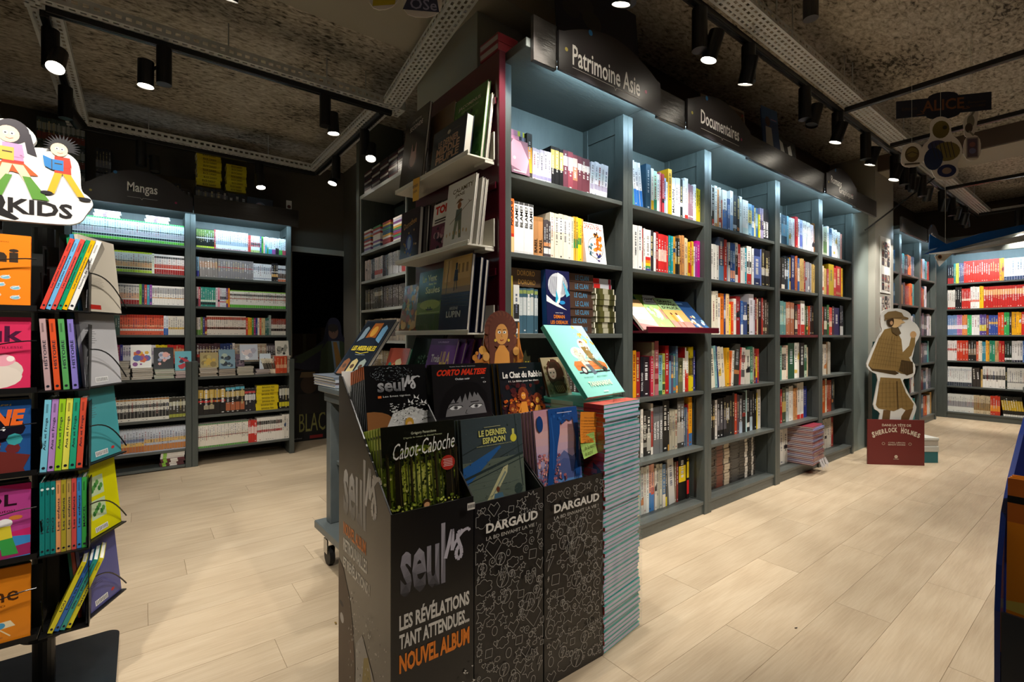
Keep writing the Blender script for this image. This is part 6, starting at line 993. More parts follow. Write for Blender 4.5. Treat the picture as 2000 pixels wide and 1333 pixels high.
for i, z in enumerate(LV):
    # face pocket (to the left), spine pocket (middle), angled pocket (right)
    A_ = empty('face_pocket', (0, 0, z), 0); A_.parent = rk
    MB().box(-.30, -.205, -.012, .008, -.09, -.008).box(-.30, -.205, -.008, .008, -.203, .004).build('tray', BLACKM, A_); MB().box(-.30, -.09, -.012, .008, -.088, .17).build('back_sheet', BLACKM, A_)
    wire([(-.28+.288*t_/12, -.207, .02+.12*math.sin(PI/2*t_/12)) for t_ in range(13)], A_, .0018)
    M_ = empty('spine_pocket', (0, 0, z), 0); M_.parent = rk
    MB().box(.012, -.215, -.012, .122, -.05, -.008).box(.012, -.05, -.012, .122, -.048, .2).box(.122, -.215, -.012, .124, -.05, .19 if i else .15).build('tray', BLACKM, M_)
    wire([(.018, -.19-.028*math.sin(PI*t_/10), .0+.10*math.sin(PI*t_/10)**.6*(1 if t_ < 5 else 1)) for t_ in range(11)], M_); wire([(.118, -.215+.16*t_/10, .11*math.sin(PI*t_/10)) for t_ in range(11)], M_)
    B_ = empty('angled_pocket', (.112, -.165, z), R(62)); B_.parent = rk
    MB().box(0, -.012, -.012, .185, .07, -.008).box(0, .07, -.012, .185, .072, .235).build('tray', BLACKM, B_)
    wire([(.182*t_/10, -.013, .012+.10*math.cos(PI/2*(t_/10)**1.3)) for t_ in range(11)], B_)
# front covers (left)
def k1(a, w, h):
    a.rect(0, 0, w, h, 'ee8420'); a.text('Anuki'[2:] if False else 'Ovni', -w*.15, h*.62, w*.88, h*.82, '3a3028', .04); a.text('STEPHANE SENEGAS', w*.48, h*.89, w*.78, h*.905, '8a4a18')
    a.disc(w*.2, h*.34, w*.2, '6ab8d8', h*.16); a.disc(w*.3, h*.22, w*.1, '6ab8d8', h*.05); a.disc(w*.24, h*.38, w*.03, 'f0f0f0')
    for x, z in ((.62, .55), (.52, .42), (.75, .42), (.55, .28), (.7, .32), (.85, .28), (.5, .14), (.66, .18), (.85, .15)): a.disc(w*x, h*z, w*.055, 'e8c8b0', h*.03, n=9); a.disc(w*x, h*z, w*.045, '7ab8d0', h*.022, n=7); a.line([(w*(x-.03), h*z), (w*(x+.04), h*(z+.03))], .0015, 'f0f0f0')
def k2(a, w, h):
    a.rect(0, 0, w, h, 'd0305a'); a.text('Huk', w*.3, h*.66, w*.93, h*.88, '4a1c38', .03); a.text('LA GENTILLESSE', w*.45, h*.575, w*.92, h*.605, '701c38', .01)
    a.disc(w*.68, h*.28, w*.25, 'd8ccc0', h*.17); a.disc(w*.62, h*.2, w*.3, 'e0d4c8', h*.16); a.disc(w*.72, h*.42, w*.13, 'e8a0b0', h*.08); a.disc(w*.8, h*.44, w*.04, 'f0e8e0'); a.poly([(w*.3, h*.4), (w*.55, h*.48), (w*.5, h*.36)], '5a9a38')
def k3(a, w, h):
    a.rect(0, 0, w, h, '24508c'); a.disc(w*.5, h*.62, w*.45, '181420', h*.2); a.text('SARDINE', -w*.05, h*.66, w*.93, h*.88, 'e86828', .05, shear=.15); a.text("de l'espace 14", w*.05, h*.58, w*.75, h*.65, 'e8e8e8', .03); a.text('GUIBERT - SAPIN', w*.3, h*.93, w*.8, h*.95, 'e0c040')
    for i in range(26): rr = random.Random(i+8); a.disc(w*rr.uniform(.1, .9), h*rr.uniform(.04, .5), w*rr.uniform(.03, .09), rr.choice(['3a9aa0','6a2a2c','c8a030','a848a0','e0c040','2a6ab0']), n=8)
    a.poly([(w*.2, 0), (w*.9, 0), (w, h*.25), (w*.7, h*.33), (w*.4, h*.2)], '6a2c28'); a.rect(w*.35, h*.04, w*.66, h*.13, 'e8e8e8'); a.disc(w*.5, h*.07, w*.1, 'a83060', h*.02)
def k4(a, w, h):
    a.rect(0, 0, w, h, 'c42a68'); a.poly([(w*.6, h), (w, h*.9), (w, h*.4), (w*.2, h*.3)], 'b04088'); a.poly([(0, 0), (w, 0), (w, h*.3), (0, h*.4)], '3c88c8'); a.poly([(0, 0), (w, h*.05), (w, h*.2), (w*.3, h*.12)], '9a2a60')
    a.text('ARIOL', w*.05, h*.72, w*.86, h*.88, '2a1420', .02); a.text('les as dit toutou', w*.3, h*.64, w*.84, h*.68, '5a1830', .01)
    a.disc(w*.4, h*.35, w*.13, 'e8e8f0', h*.09); a.disc(w*.58, h*.28, w*.12, 'f0f0f0', h*.09); a.disc(w*.4, h*.35, w*.03, '222'); a.disc(w*.74, h*.5, w*.08, 'f0f0f0', h*.06); a.disc(w*.85, h*.56, w*.07, 'c87838', h*.03); a.poly([(w*.6, h*.46), (w*.8, h*.46), (w*.82, h*.3), (w*.6, h*.28)], 'd8c838'); a.poly([(w*.62, h*.28), (w*.82, h*.3), (w*.88, h*.08), (w*.72, h*.08), (w*.7, h*.2), (w*.55, h*.08)], '3a9a48')
def k5(a, w, h):
    a.rect(0, 0, w, h, 'd8801c'); a.text('Filoche', w*.1, h*.55, w*.88, h*.74, '4a2810', .01); a.text('PARTIR', w*.3, h*.86, w*.6, h*.88, '8a4a10'); a.text('DANS LE SUD', w*.3, h*.49, w*.75, h*.515, '6a3a10')
    a.disc(w*.5, h*.36, w*.08, 'd8a0a8', h*.05); a.poly([(w*.25, h*.18), (w*.85, h*.22), (w*.8, h*.3), (w*.3, h*.28)], 'e8d8b0'); a.disc(w*.7, h*.25, w*.05, '4a98c0', h*.04); a.line([(w*.7, h*.2), (w*.8, h*.1)], .003, 'e8d0a0'); a.line([(w*.3, h*.2), (w*.25, h*.1)], .003, 'e8d0a0'); [a.disc(w*(.45+.05*i), h*(.09+.01*(i % 2)), w*.03, 'b87028', h*.012) for i in range(6)]
LL = ['orange cover with small blue creatures', 'pink cover with a pale beast', 'blue cover with orange letters and a space crowd', 'crimson cover with a goose in yellow', 'orange cover with looping brown letters']
for i, (f, c) in enumerate([(k1,'e87c1c'), (k2,'c42c54'), (k3,'1c3f74'), (k4,'b02860'), (k5,'d07c1c')]):
    face_book('picture_book', (RC[0]-.192-.02, RC[1]-.196, LV[i]-.006), 0, R(4), .205, .215, .010, c, f, f"{LL[i]}, {['top','second','third','fourth','lowest'][i]} tier of the spinner rack")
    for q in range(3 if i > 1 else 1): face_book('picture_book', (RC[0]-.21-.004*q, RC[1]-.183+.0125*q, LV[i]-.006), 0, R(4), .20, .215+.004*q, .010, ['3a8a68','e8e4dc','2f5a8a'][q], None, f"copy {['just','second','third'][q]} behind the front cover, {['top','second','third','fourth','lowest'][i]} tier of the spinner rack", group='copies behind the rack covers')
# spine groups
SP = [([('d8483c','Les petites histoires'),('6fb4e4','Les petites histoires'),('d8524a','Les petites histoires'),('18936c','Les petites histoires'),('e8b414','Les petites histoires'),('e8e8e4','Histoires de quartier')], 17, .225),
      ([('b89a9c','HISTOIRE'),('d8542c','HISTOIRE'),('58a05c','HISTOIRE'),('8478c4','HISTOIRE')], -3.5, .212),
      ([('78c4dc','Ana et Froga'),('b488c8','Ana et Froga'),('98c828','Ana et Froga'),('e0dc58','Ana et Froga'),('28a07c','Ana et Froga'),('d8543c','Ana et Froga')], 3, .213),
      ([('187c78','PICO'),('187c78','PICO'),('187c78','PICO'),('e8a068','Les enfants'),('a89a30','Les enfants'),('b89c58','Les enfants'),('c84c48','Les enfants'),('3a88cc','Les enfants'),('3aa048','MARCEL')], 0, .215),
      ([('d8cc28','LOU'),('2a68b0','Louca va bien'),('289488','Ella au jardin'),('e0d428','Saison')], 22, .205)]
for i, (ls, tl, h) in enumerate(SP):
    x = .014 + (0 if tl >= 0 else h*math.tan(R(-tl))*.9); n = len(ls); step = {6: .0155, 4: .020, 9: .0116}[n] if i != 4 else .0125
    tk = step*.93 if n != 4 or i == 4 else .0135
    if i == 4: x = .030
    if i == 0: x = .0145; step = .0115; tk = .0105
    if i == 2: step = .0158; tk = .0145
    for q, (c, tt) in enumerate(ls):
        t_ = tk*(1.25 if (i == 0 and q == 5) else 1)
        mb = MB(); cf = '2a3c38' if (i, q) in ((2, 5), (3, 8)) else c
        cf = {(2,5): '6a3c30', (3,8): '3c8a3c', (1,3): '5a5288', (0,5): '8a8880'}.get((i, q), shade(c, .8))
        mb.box(0, 0, 0, t_, .0016, h, c); mb.box(0, .0016, 0, .0014, .15, h, cf); mb.box(t_-.0014, .0016, 0, t_, .15, h, cf)
        o = mb.build('picture_book', GLOSS); MB().box(.0015, .0017, .002, t_-.0015, .148, h-.002).build('page_block', WHITEC, o)
        vs, fs, a0, a1, b0, b1 = text_geo(tt, .01); z0, z1 = h*.3, h*(.3+.05*min(len(tt), 9)); oo = [(t_*.5-((y-b0)/(b1-b0)-.5)*t_*.5, -.0004, z0+(u-a0)/(a1-a0)*(z1-z0)) for u, y in vs]
        s_ = MB().add(oo, fs, '222838'); s_.cyl((t_/2, -.0001, h*.055), (t_/2, -.0005, h*.055), t_*.28, n=8, col='181c28'); s_.add([(t_*.3, -.0004, h*.82), (t_*.6, -.0004, h*.82), (t_*.6, -.0004, h*.94), (t_*.3, -.0004, h*.94)], [(0,1,2,3)], shade(c, .5)); s_.build('spine_print', PRINT, o)
        if i == 3 and q < 3: MB().cyl((t_/2, -.0001, h*.9), (t_/2, -.0006, h*.9), t_*.33, n=10, col='d8e8e4').build('round_badge', PRINT, o)
        zz = LV[i]-.007 + (t_*math.sin(R(tl)) if tl > 0 else 0)
        o.matrix_world = Matrix.Translation((RC[0]+x, RC[1]-.205+.003*(q % 2), zz)) @ Matrix.Rotation(R(tl), 4, 'Y')
        tag(o, f"{cname(c)} spined album, {ordn(q)} from left on {['the top','the second','the third','the fourth','the lowest'][i]} spinner tier", 'comic book', 'spines in the spinner rack'); x += step / math.cos(R(tl))
# back covers on the angled side
BCV = [('c8c0b0', 'pale beige back cover'), ('c0c0c4', 'pale grey back cover'), ('4aa0a8', 'teal back cover'), ('e0dc08', 'bright yellow back cover'), ('5c5c98', 'violet blue back cover')]
for i, (c, l) in enumerate(BCV):
    def bcov(a, w, h, i=i, c=c):
        a.rect(0, 0, w, h, c)
        if i == 0: a.disc(w*.35, h*.66, w*.03, '3a4a78', h*.05); a.rect(w*.25, h*.58, w*.36, h*.61, '3a4a78'); [a.rect(w*.1, h*(.45-.02*k), w*(.5+.03*(k % 3)), h*(.453-.02*k), '6a6458') for k in range(8)]; a.rect(w*.1, h*.03, w*.4, h*.09, 'b02820')
        elif i == 3:
            for k in (0, 1): a.rect(w*.2, h*(.22+.32*k), w*.6, h*(.48+.32*k), 'c8dcb0'); [a.disc(w*(.28+.05*q), h*(.3+.32*k+.03*(q % 4)), w*.05, ['3a7a38','5a9a48'][q % 2], h*.04, n=6) for q in range(6)]
        elif i == 4: a.disc(w*.2, h*.6, w*.14, '78c0d8', h*.12); a.disc(w*.3, h*.5, w*.1, 'd86838', h*.07); [a.rect(w*.1, h*(.35-.025*k), w*.5, h*(.354-.025*k), '3a3a68') for k in range(3)]
        else: [a.rect(w*.12, h*(.75-.03*k), w*(.35+.03*(k % 3)), h*(.755-.03*k), '555') for k in range(7)]
        if i: a.rect(w*.25, h*.04, w*.6, h*.11, 'f0f0f0'); [a.rect(w*(.28+.04*k), h*.05, w*(.295+.04*k), h*.10, '1a1a1a') for k in range(8)]
        if i in (2, 4): a.disc(w*.75, h*.1, w*.05, 'c02c2c', h*.02)
    hh = .242 if i != 3 else .235
    p = Matrix.Translation((RC[0]+.112, RC[1]-.165, LV[i]-.006)) @ Matrix.Rotation(R(62), 4, 'Z')
    face_book('picture_book', tuple(p @ Vector((.006, .0, 0))), R(62), R(6), .172, hh, .010, c, bcov, f"{l} on the far side of the spinner rack, {['top','second','third','fourth','lowest'][i]} tier")
    for q in range(2): face_book('picture_book', tuple(p @ Vector((.008+.004*q, .014+.012*q, 0))), R(62), R(6), .172, hh-.002*q, .010, [['3a8ab8','2a9a60'],['2a78b0','1f9a58'],['3a6a70','2a5a80'],['4a4a20','2a2a2a'],['c84838','2a8a80']][i][q], None, f"{cname([['3a8ab8','2a9a60'],['2a78b0','1f9a58'],['3a6a70','2a5a80'],['4a4a20','2a2a2a'],['c84838','2a8a80']][i][q])} edged album behind the {l}", group='albums behind the rack back covers')
# cut-out topper
KS = empty('cutout_sign', (RC[0]-.22, RC[1]-.17, 1.50), R(2), 'white cut-out sign with drawn children reading, lettered BD KIDS, above the spinner rack', 'sign')
ko = [(-.12,-.012),(.0,.0),(.30,.005),(.345,.02),(.362,.06),(.37,.075),(.378,.095),(.368,.12),(.345,.135),(.345,.21),(.335,.25),(.30,.272),(.255,.27),(.225,.262),(.245,.30),(.205,.345),(.155,.345),(.12,.32),(.10,.27),(.0,.265),(-.12,.25)]
def smooth(p, it=2):
    for _ in range(it):
        q = []
        for i in range(len(p)): a, b = p[i], p[(i+1) % len(p)]; q += [(a[0]*.75+b[0]*.25, a[1]*.75+b[1]*.25), (a[0]*.25+b[0]*.75, a[1]*.25+b[1]*.75)]
        p = q
    return p
MB().ext(smooth(ko), 0, .022).build('foam_board', FOAM, KS)
a = Art(y=-.001, step=.00008)
a.disc(.085, .062, .085, '1a1818', .056); a.poly([(.12, .03), (.19, .006), (.20, .012), (.155, .05)], '1a1818'); a.text('BD', .025, .03, .15, .09, 'f0efe8', .05); a.text('KIDS', .175, .03, .325, .082, '1e1a1a', .03)
def kid(x, z, s, hair, top, legs, book, boots, spiky=False, skirt=None):
    if spiky:
        a.poly([(x+s*(.075 if i % 2 else .045)*math.cos(-.5+i*4.2/36), z+s*(.30+(.075 if i % 2 else .045)*math.sin(-.5+i*4.2/36))) for i in range(37)], hair)
    else: a.disc(x, z+.30*s, .052*s, hair, .056*s); a.poly([(x+.03*s, z+.31*s), (x+.055*s, z+.30*s), (x+.075*s, z+.2*s), (x+.045*s, z+.21*s)], hair)
    a.disc(x-.012*s, z+.285*s, .034*s, 'ecc8a8', .038*s); [a.disc(x-.02*s+q*.02*s, z+.29*s, .008*s, 'f4f4f0') for q in (0, 1)]; [a.disc(x-.021*s+q*.02*s, z+.289*s, .0035*s, '222') for q in (0, 1)]; a.line([(x-.02*s, z+.268*s), (x-.008*s, z+.264*s), (x+.003*s, z+.27*s)], .002*s, 'a03028')
    a.poly([(x-.03*s, z+.245*s), (x+.03*s, z+.245*s), (x+.035*s, z+.15*s), (x-.03*s, z+.15*s)], top)
    if skirt: a.poly([(x-.03*s, z+.16*s), (x+.035*s, z+.16*s), (x+.08*s, z+.11*s), (x+.04*s, z+.105*s), (x, z+.115*s), (x-.05*s, z+.105*s), (x-.06*s, z+.12*s)], skirt); a.rect(x-.03*s, z+.155*s, x+.035*s, z+.168*s, 'c03828')
    a.poly([(x-.03*s, z+.15*s), (x, z+.15*s), (x-.03*s, z+.03*s), (x-.06*s, z+.03*s)], legs); a.poly([(x, z+.15*s), (x+.033*s, z+.15*s), (x+.09*s, z+.03*s), (x+.06*s, z+.03*s)], legs)
    if skirt: a.poly([(x-.02*s, z+.1*s), (x-.0*s, z+.1*s), (x-.03*s, z), (x-.07*s, z)], boots); a.poly([(x+.03*s, z+.1*s), (x+.055*s, z+.1*s), (x+.115*s, z), (x+.06*s, z)], boots)
    else: a.disc(x-.06*s, z+.03*s, .024*s, boots, .011*s); a.disc(x+.09*s, z+.02*s, .026*s, boots, .011*s)
    a.line([(x+.025*s, z+.23*s), (x+.03*s, z+.19*s), (x-.02*s, z+.19*s)], .013*s, top); a.disc(x-.02*s, z+.19*s, .008*s, 'ecc8a8')
    a.poly([(x-.075*s, z+.24*s), (x-.04*s, z+.225*s), (x+.005*s, z+.225*s), (x+.005*s, z+.165*s), (x-.04*s, z+.165*s), (x-.068*s, z+.18*s)], book); a.line([(x-.04*s, z+.225*s), (x-.04*s, z+.165*s)], .002, '4a3a20'); a.rect(x-.03*s, z+.2*s, x-.0*s, z+.206*s, '4a3a20')
kid(.185, .085, .74, '2a242c', 'c890b8', 'ecc8a8', 'd8b048', '5a9038', skirt='b85828')
kid(.30, .095, .62, '17161a', 'c83c28', 'd8a828', '2a78b8', '1c1c20', spiky=True)
kid(.06, .09, .60, 'e8e8e4', 'd8c028', 'c84828', '3a90b8', 'c84828')
a.mb.build('printed_picture', PRINT, KS)
MB().box(.10, .024, -.12, .16, .03, .06).build('bracket', BLACKM, KS); KS.scale = (.93, 1, .86); KS.location.z = 1.487

# ------------------------------------------------------------------ cut-out standees
def standee_pts(px, ox, oz, kx, kz): return [((u-ox)*kx, (oz-v)*kz) for u, v in px]
SH = empty('cutout_standee', (5.205, 1.50, 0), R(-44), 'tall cut-out of a figure in a brown checked caped coat on a burgundy panel', 'standee')
kx, kz = .00427, .00455
def q(px): return standee_pts(px, 1687, 907, kx, kz)
MB().box(0, -.03, 0, .47, -.018, .405).build('foot_panel', mat('burgundy_card', '6a2420', .55), SH)
out = [(1716,613),(1720,603),(1732,599),(1752,598),(1768,603),(1777,611),(1774,622),(1785,627),(1794,642),(1792,655),(1784,668),(1780,690),(1777,700),(1785,712),(1783,731),(1772,737),(1759,738),(1764,752),(1774,772),(1787,790),(1785,802),(1780,815),(1775,835),(1711,835),(1714,815),(1716,805),(1701,796),(1706,770),(1713,731),(1695,722),(1688,712),(1692,700),(1700,680),(1712,655),(1720,642),(1716,630)]
MB().ext(smooth(q(out), 1), 0, .012).build('white_board', WHITEC, SH)
a = Art(y=-.001, step=.0001)
T1, T2, T3 = '8a7042', '6a5430', '4a3a24'
a.poly(q([(1718,826),(1722,800),(1736,800),(1733,830),(1731,834),(1719,834)]), '6a5030'); a.poly(q([(1754,834),(1757,812),(1768,795),(1780,796),(1774,812),(1766,834)]), '6a5030')
a.poly(q([(1716,735),(1755,737),(1766,765),(1781,787),(1779,796),(1766,800),(1757,795),(1742,802),(1712,797),(1707,790)]), T1)
a.poly(q([(1724,640),(1712,660),(1700,690),(1692,711),(1700,718),(1745,722),(1760,728),(1777,728),(1780,712),(1772,696),(1760,688),(1757,660),(1748,643),(1738,636)]), T1)
a.poly(q([(1757,700),(1779,704),(1780,726),(1768,731),(1752,722)]), T3); a.poly(q([(1692,711),(1700,718),(1745,722),(1752,727),(1745,730),(1700,722)]), T3)
a.poly(q([(1755,690),(1772,672),(1776,655),(1784,656),(1783,672),(1776,692),(1764,702)]), T1); a.disc(*q([(1780,650)])[0], .026, 'c8a070', .030)
for i in range(16): 
    u = 1700+5*i; a.line(q([(u+14 if u < 1735 else u+4, 652), (u, 716)]) if u < 1750 else q([(u, 705), (u+1, 728)]), .0018, T2)
for i in range(7): a.line(q([(1713-2.5*i, 658+8*i), (1756+i*1.5, 664+8.5*i)]), .0018, T2)
for i in range(8): a.line(q([(1713+7*i, 742), (1711+8*i, 795)]), .0018, T2)
for i in range(6): a.line(q([(1713-i, 748+9*i), (1757+4*i, 746+9*i)]), .0018, T2)
a.line(q([(1748,742),(1750,798)]), .006, T3); a.poly(q([(1738,636),(1750,634),(1756,648),(1748,652),(1738,645)]), '5a4a30')
a.disc(*q([(1744,622)])[0], .056, 'c8a878', .066); a.poly(q([(1752,618),(1764,626),(1753,630)]), 'c8a878'); a.disc(*q([(1735,624)])[0], .03, '3a2c1c', .05); a.disc(*q([(1737,627)])[0], .013, 'b8906a', .018); a.line(q([(1750,617),(1755,616)]), .006, '3a2c1c'); a.line(q([(1752,633),(1757,632)]), .004, '6a3a2a')
a.poly(q([(1724,622),(1723,611),(1730,605),(1745,603),(1757,607),(1761,614),(1770,617),(1770,620),(1755,620),(1738,618)]), '7a6440'); a.line(q([(1724,619),(1758,616)]), .004, T3)
a.mb.build('printed_figure', PRINT, SH)
A = Art(y=-.0305, step=.0001); c = 'cfc2ae'
A.text('DANS LA TÊTE DE', .12, .345, .36, .372, c, .02)
w_ = 'SHERLOCK HOLMES'; n = len(w_)
for i, ch in enumerate(w_):
    if ch == ' ': continue
    u = (i+.5)/n-.5; cx_ = .235 + u*.40; cz_ = .315-.22*u*u; hh = .055 if i in (0, 9) else .042
    A.text(ch, cx_-.0115, cz_-hh/2, cx_+.0115, cz_+hh/2, c, .05, rot=-u*.55)
A.text('CYRIL LIÉRON', .17, .195, .31, .208, c, .01); A.text('BENOIT DAHAN', .17, .175, .31, .188, c, .01); A.disc(.13, .19, .014, 'a08a78', .014, n=8); A.disc(.35, .19, .014, 'a08a78', .014, n=8); A.disc(.13, .19, .009, '6a2420'); A.disc(.35, .19, .009, '6a2420'); A.disc(.235, .075, .014, c); A.line([(.228, .07), (.235, .08), (.242, .07)], .002, '6a2420'); A.text('ANKAMA', .212, .05, .258, .057, c)
A.mb.build('lettering', MATTE, SH)
# boxes and teal display beside the standee
td = empty('teal_floor_display', (5.86, 1.42, 0), R(-5), 'dark teal cardboard floor display behind the checked-coat cut-out', 'display bin'); TM = mat('teal_card', '123c3c', .5)
MB().box(0, 0, 0, .012, .22, 1.06).build('side_panel', TM, td); MB().box(.26, 0, 0, .272, .22, 1.06).build('side_panel', TM, td); MB().box(.0125, .21, 0, .2595, .22, 1.1).build('back_panel', TM, td)
for z in (.05, .42, .74): MB().box(.0125, 0.0, z, .2595, .2095, z+.01).build('shelf', TM, td)
MB().box(.0125, -.008, .98, .2595, -.0005, 1.06).build('header', TM, td); MB().box(.05, -.0095, 1.0, .22, -.0085, 1.04).build('label_plate', WHITEC, td)
for k in range(7): o = MB().box(0, 0, 0, .2, .15, .018, ['3a3a34','6a5a4a','2a2a2a'][k % 3]).build('comic_album', PRINT); o.matrix_world = Matrix.Translation((5.90, 1.435, .4315+.0185*k)); tag(o, f'dark album lying in the teal floor display, {ordn(k)} up', 'comic book', 'albums in the teal floor display')
for k, (x, y, z, c1, c2) in enumerate([(5.62, 1.20, .0, '2a6a70', 'c8c8c0'), (5.63, 1.20, .152, 'b8b0a4', 'd0d0c8')]):
    b = empty('shoe_box', (x, y, z), R(-38), ['teal box with a pale lid on the floor beside the cut-out', 'pale box stacked on the teal box beside the cut-out'][k], 'box')
    MB().bbox(0, 0, 0, .16, .2, .10 if k == 0 else .05, .002, c1).build('box_body', MATTE, b); MB().bbox(-.004, -.004, .101 if k == 0 else .051, .164, .204, .15 if k == 0 else .075, .002, c2).build('lid', MATTE, b)
# dim standee in the doorway: a generic suited figure
BS = empty('cutout_standee', (1.27, 5.585, 0), 0, 'dim cut-out of a figure in a green suit standing in the dark doorway', 'standee')
MB().box(.0, .008, 0, .70, .014, .78).build('lower_board', mat('black_card', '060606', .6), BS)
bo = [(0,.78),(.0,.93),(.20,.98),(.30,1.07),(.36,1.12),(.38,1.28),(.42,1.36),(.50,1.37),(.55,1.30),(.56,1.15),(.66,1.10),(.70,.95),(.70,.78)]
MB().ext(smooth(bo, 1), 0, .006, '10122a').build('outline_board', MATTE, BS)
a = Art(y=-.001, step=.0003); g = '26341c'
a.poly([(.30,.60),(.33,1.0),(.40,1.10),(.56,1.10),(.66,1.02),(.68,.6)], g); a.poly([(.33,1.0),(.36,1.08),(.06,.93),(.05,.87),(.12,.86)], g); a.disc(.04, .90, .04, '1c1a1a', .025)
a.poly([(.42,1.10),(.53,1.10),(.55,.75),(.50,.7),(.44,.8)], '5a6a7a'); a.poly([(.46,1.09),(.50,1.09),(.56,.85),(.50,.78)], '7a5a28'); a.poly([(.40,1.10),(.44,1.1),(.48,.75),(.42,.7)], '1f2b17'); a.disc(.465, 1.20, .055, '5a4238', .075); a.disc(.46, 1.25, .058, '1c1614', .045); a.disc(.45, 1.2, .006, '111'); a.disc(.48, 1.2, .006, '111')
a.disc(.20, .62, .09, '3a2818', .10); a.poly([(.1,.70),(.28,.70),(.26,.76),(.12,.76)], '6a5638'); a.poly([(.08,.52),(.34,.52),(.36,.3),(.06,.3)], '1c1612'); a.poly([(.30,.6),(.68,.6),(.66,.3),(.32,.3)], '151a12')
a.y = -.001; a.mb.build('printed_figure', MATTE, BS)
A = Art(y=.0075, step=.0003); A.text('DIAZ CANALES - GUARNIDO', .10, .335, .62, .36, '7a7444'); A.text('BLACKSAD', .10, .10, .68, .31, '8a8848', .0); A.text('Bamboo', .03, .025, .13, .045, '8a8a8a'); A.rect(.21, .02, .35, .055, '8a1c1c'); A.text('DARGAUD', .46, .025, .6, .045, '8a8a8a'); A.mb.build('lettering', MATTE, BS)

# ------------------------------------------------------------------ blue display at the right edge, dark stack and yellow cover
RD = empty('floor_display', (2.02, .12, 0), R(0), 'tall blue cardboard floor display with curved side and orange books, cropped at the frame edge', 'display bin')
BL = mat('blue_card', '142a6a', .25, coat=.3); BL2 = mat('dark_blue_card', '16202c', .3, coat=.2)
RD.location = (1.26, .162, 0); RD.rotation_euler = (0, 0, -PI/2)
cs = [(0, 0), (0, .64), (.02, .72), (.07, .807), (.15, .86), (.30, .93), (.45, .985), (.60, 1.03), (.62, 1.03), (.62, 0)]
cs = [(x, z) for x, z in cs]
m = MB(); n = len(cs); vs = [(0, y, z) for y, z in cs] + [(.008, y, z) for y, z in cs]; m.add(vs, [tuple(range(n)), tuple(range(2*n-1, n-1, -1))] + [(i, (i+1) % n, n+(i+1) % n, n+i) for i in range(n)]); m.build('side_panel', BL, RD)
MB().box(.009, 0, 0, .5, .006, .64).build('front_panel', BL2, RD); MB().box(.009, .60, 0, .5, .606, 1.03).build('back_panel', BL, RD); MB().box(.009, .007, .54, .5, .5995, .546).build('tray', BL, RD)
A = Art(y=-.001); A.text('BD', .12, .46, .3, .56, '8a1c28', .05); A.mb.build('front_print', MATTE, RD)
def c_or(a, w, h): a.rect(0, 0, w, h, 'c87818'); a.rect(0, h*.75, w, h, 'a85a20'); a.rect(0, h*.86, w*.2, h*.9, '141414'); a.disc(w*.24, h*.87, w*.08, 'c84820', h*.05); a.poly([(0, h*.25), (w, h*.2), (w, h*.33), (w*.5, h*.36), (0, h*.3)], 'b8a048'); a.poly([(0, 0), (w, 0), (w, h*.2), (0, h*.25)], 'c07010')
for k in range(3): face_book('comic_album', (1.30+.016*k, .152-.001*k, .548), -PI/2, R(5), .24, .33, .014, 'c87818', c_or if k == 0 else None, ['orange and ochre album in the blue floor display', 'second album behind the ochre cover in the blue display', 'third album behind the ochre cover in the blue display'][k])
tr = empty('display_table', (3.62, .06, 0), 0, 'dark display table past the blue floor display, mostly out of frame', 'table')
MB().bbox(0, -.5, .86, .5, .3, .89, .003).build('table_top', CARTP, tr)
for x, y in ((.02, .22), (.44, .22), (.02, -.48), (.44, -.48)): MB().bbox(x, y, 0, x+.04, y+.04, .8595, .002).build('leg', CARTP, tr)
for k in range(9):
    o = MB().bbox(0, 0, 0, .22, .28, .023, .004, '1c1c1c').build('comic_album', PRINT); MB().box(.004, -.0006, .005, .216, -.0001, .018, 'a8a49c').build('page_block', PAGES, o); o.matrix_world = Matrix.Translation((3.62+.004*(k % 2), .07, .8905+.0236*k)); tag(o, f'black bound album in the stack near the blue display, {ordn(k)} up', 'comic book', 'black albums near the blue display')
def c_yel(a, w, h): a.rect(0, 0, w, h, '4a4c4c'); a.rect(0, h*.6, w, h, 'd8b818'); a.disc(w*.5, h*.35, w*.3, '2c2e30', h*.2)
face_book('comic_album', (3.66, .345, 1.104), -PI/2, R(8), .20, .25, .014, '4a4c4c', c_yel, 'grey album with a yellow band standing on the black stack')

# ------------------------------------------------------------------ hanging plane and mobile
HP = empty('hanging_plane_sign', (5.35, .98, 1.90), R(-38), 'blue and white cardboard aeroplane hanging before the far case', 'hanging sign')
wm = MATS['white_card']; bl = mat('blue_gloss_card', '1a5aa8', .25, coat=.3)
def tri(pts, t=.006): 
    n = len(pts); return MB().add([(x, y, z) for x, y, z in pts] + [(x, y+.001, z+t) for x, y, z in pts], [tuple(range(n)), tuple(range(2*n-1, n-1, -1))] + [(i, (i+1) % n, n+(i+1) % n, n+i) for i in range(n)])
MB().ext([(-.18, -.06), (-.05, -.045), (.25, .035), (.75, .16), (1.2, .24), (1.2, .29), (.7, .20), (.3, .12), (-.02, .02)], -.02, .02).build('fuselage', bl, HP)
tri([(-.18, -.05, -.065), (.0, .06, -.05), (.55, .10, .06), (1.2, .12, .22), (1.2, -.12, .20), (.6, -.08, .04), (.05, -.06, -.055)]).build('wing', wm, HP)
MB().ext([(-.14, -.02), (.02, .02), (-.13, .11)], -.004, .004).build('tail_fin', bl, HP); MB().ext([(-.09, -.07), (.06, -.045), (-.05, -.16)], -.004, .004).build('lower_fin', wm, HP)
a = Art(y=-.0045); a.disc(-.05, -.08, .018, 'a86838'); a.disc(-.05, -.08, .012, '3a3030'); a.mb.build('round_badge', PRINT, HP)
for x in (.0, .8): MB().cyl((x, 0, .03+x*.18), (x, 0, 1.15), .0012, n=5).build('wire', WHITEM, HP)
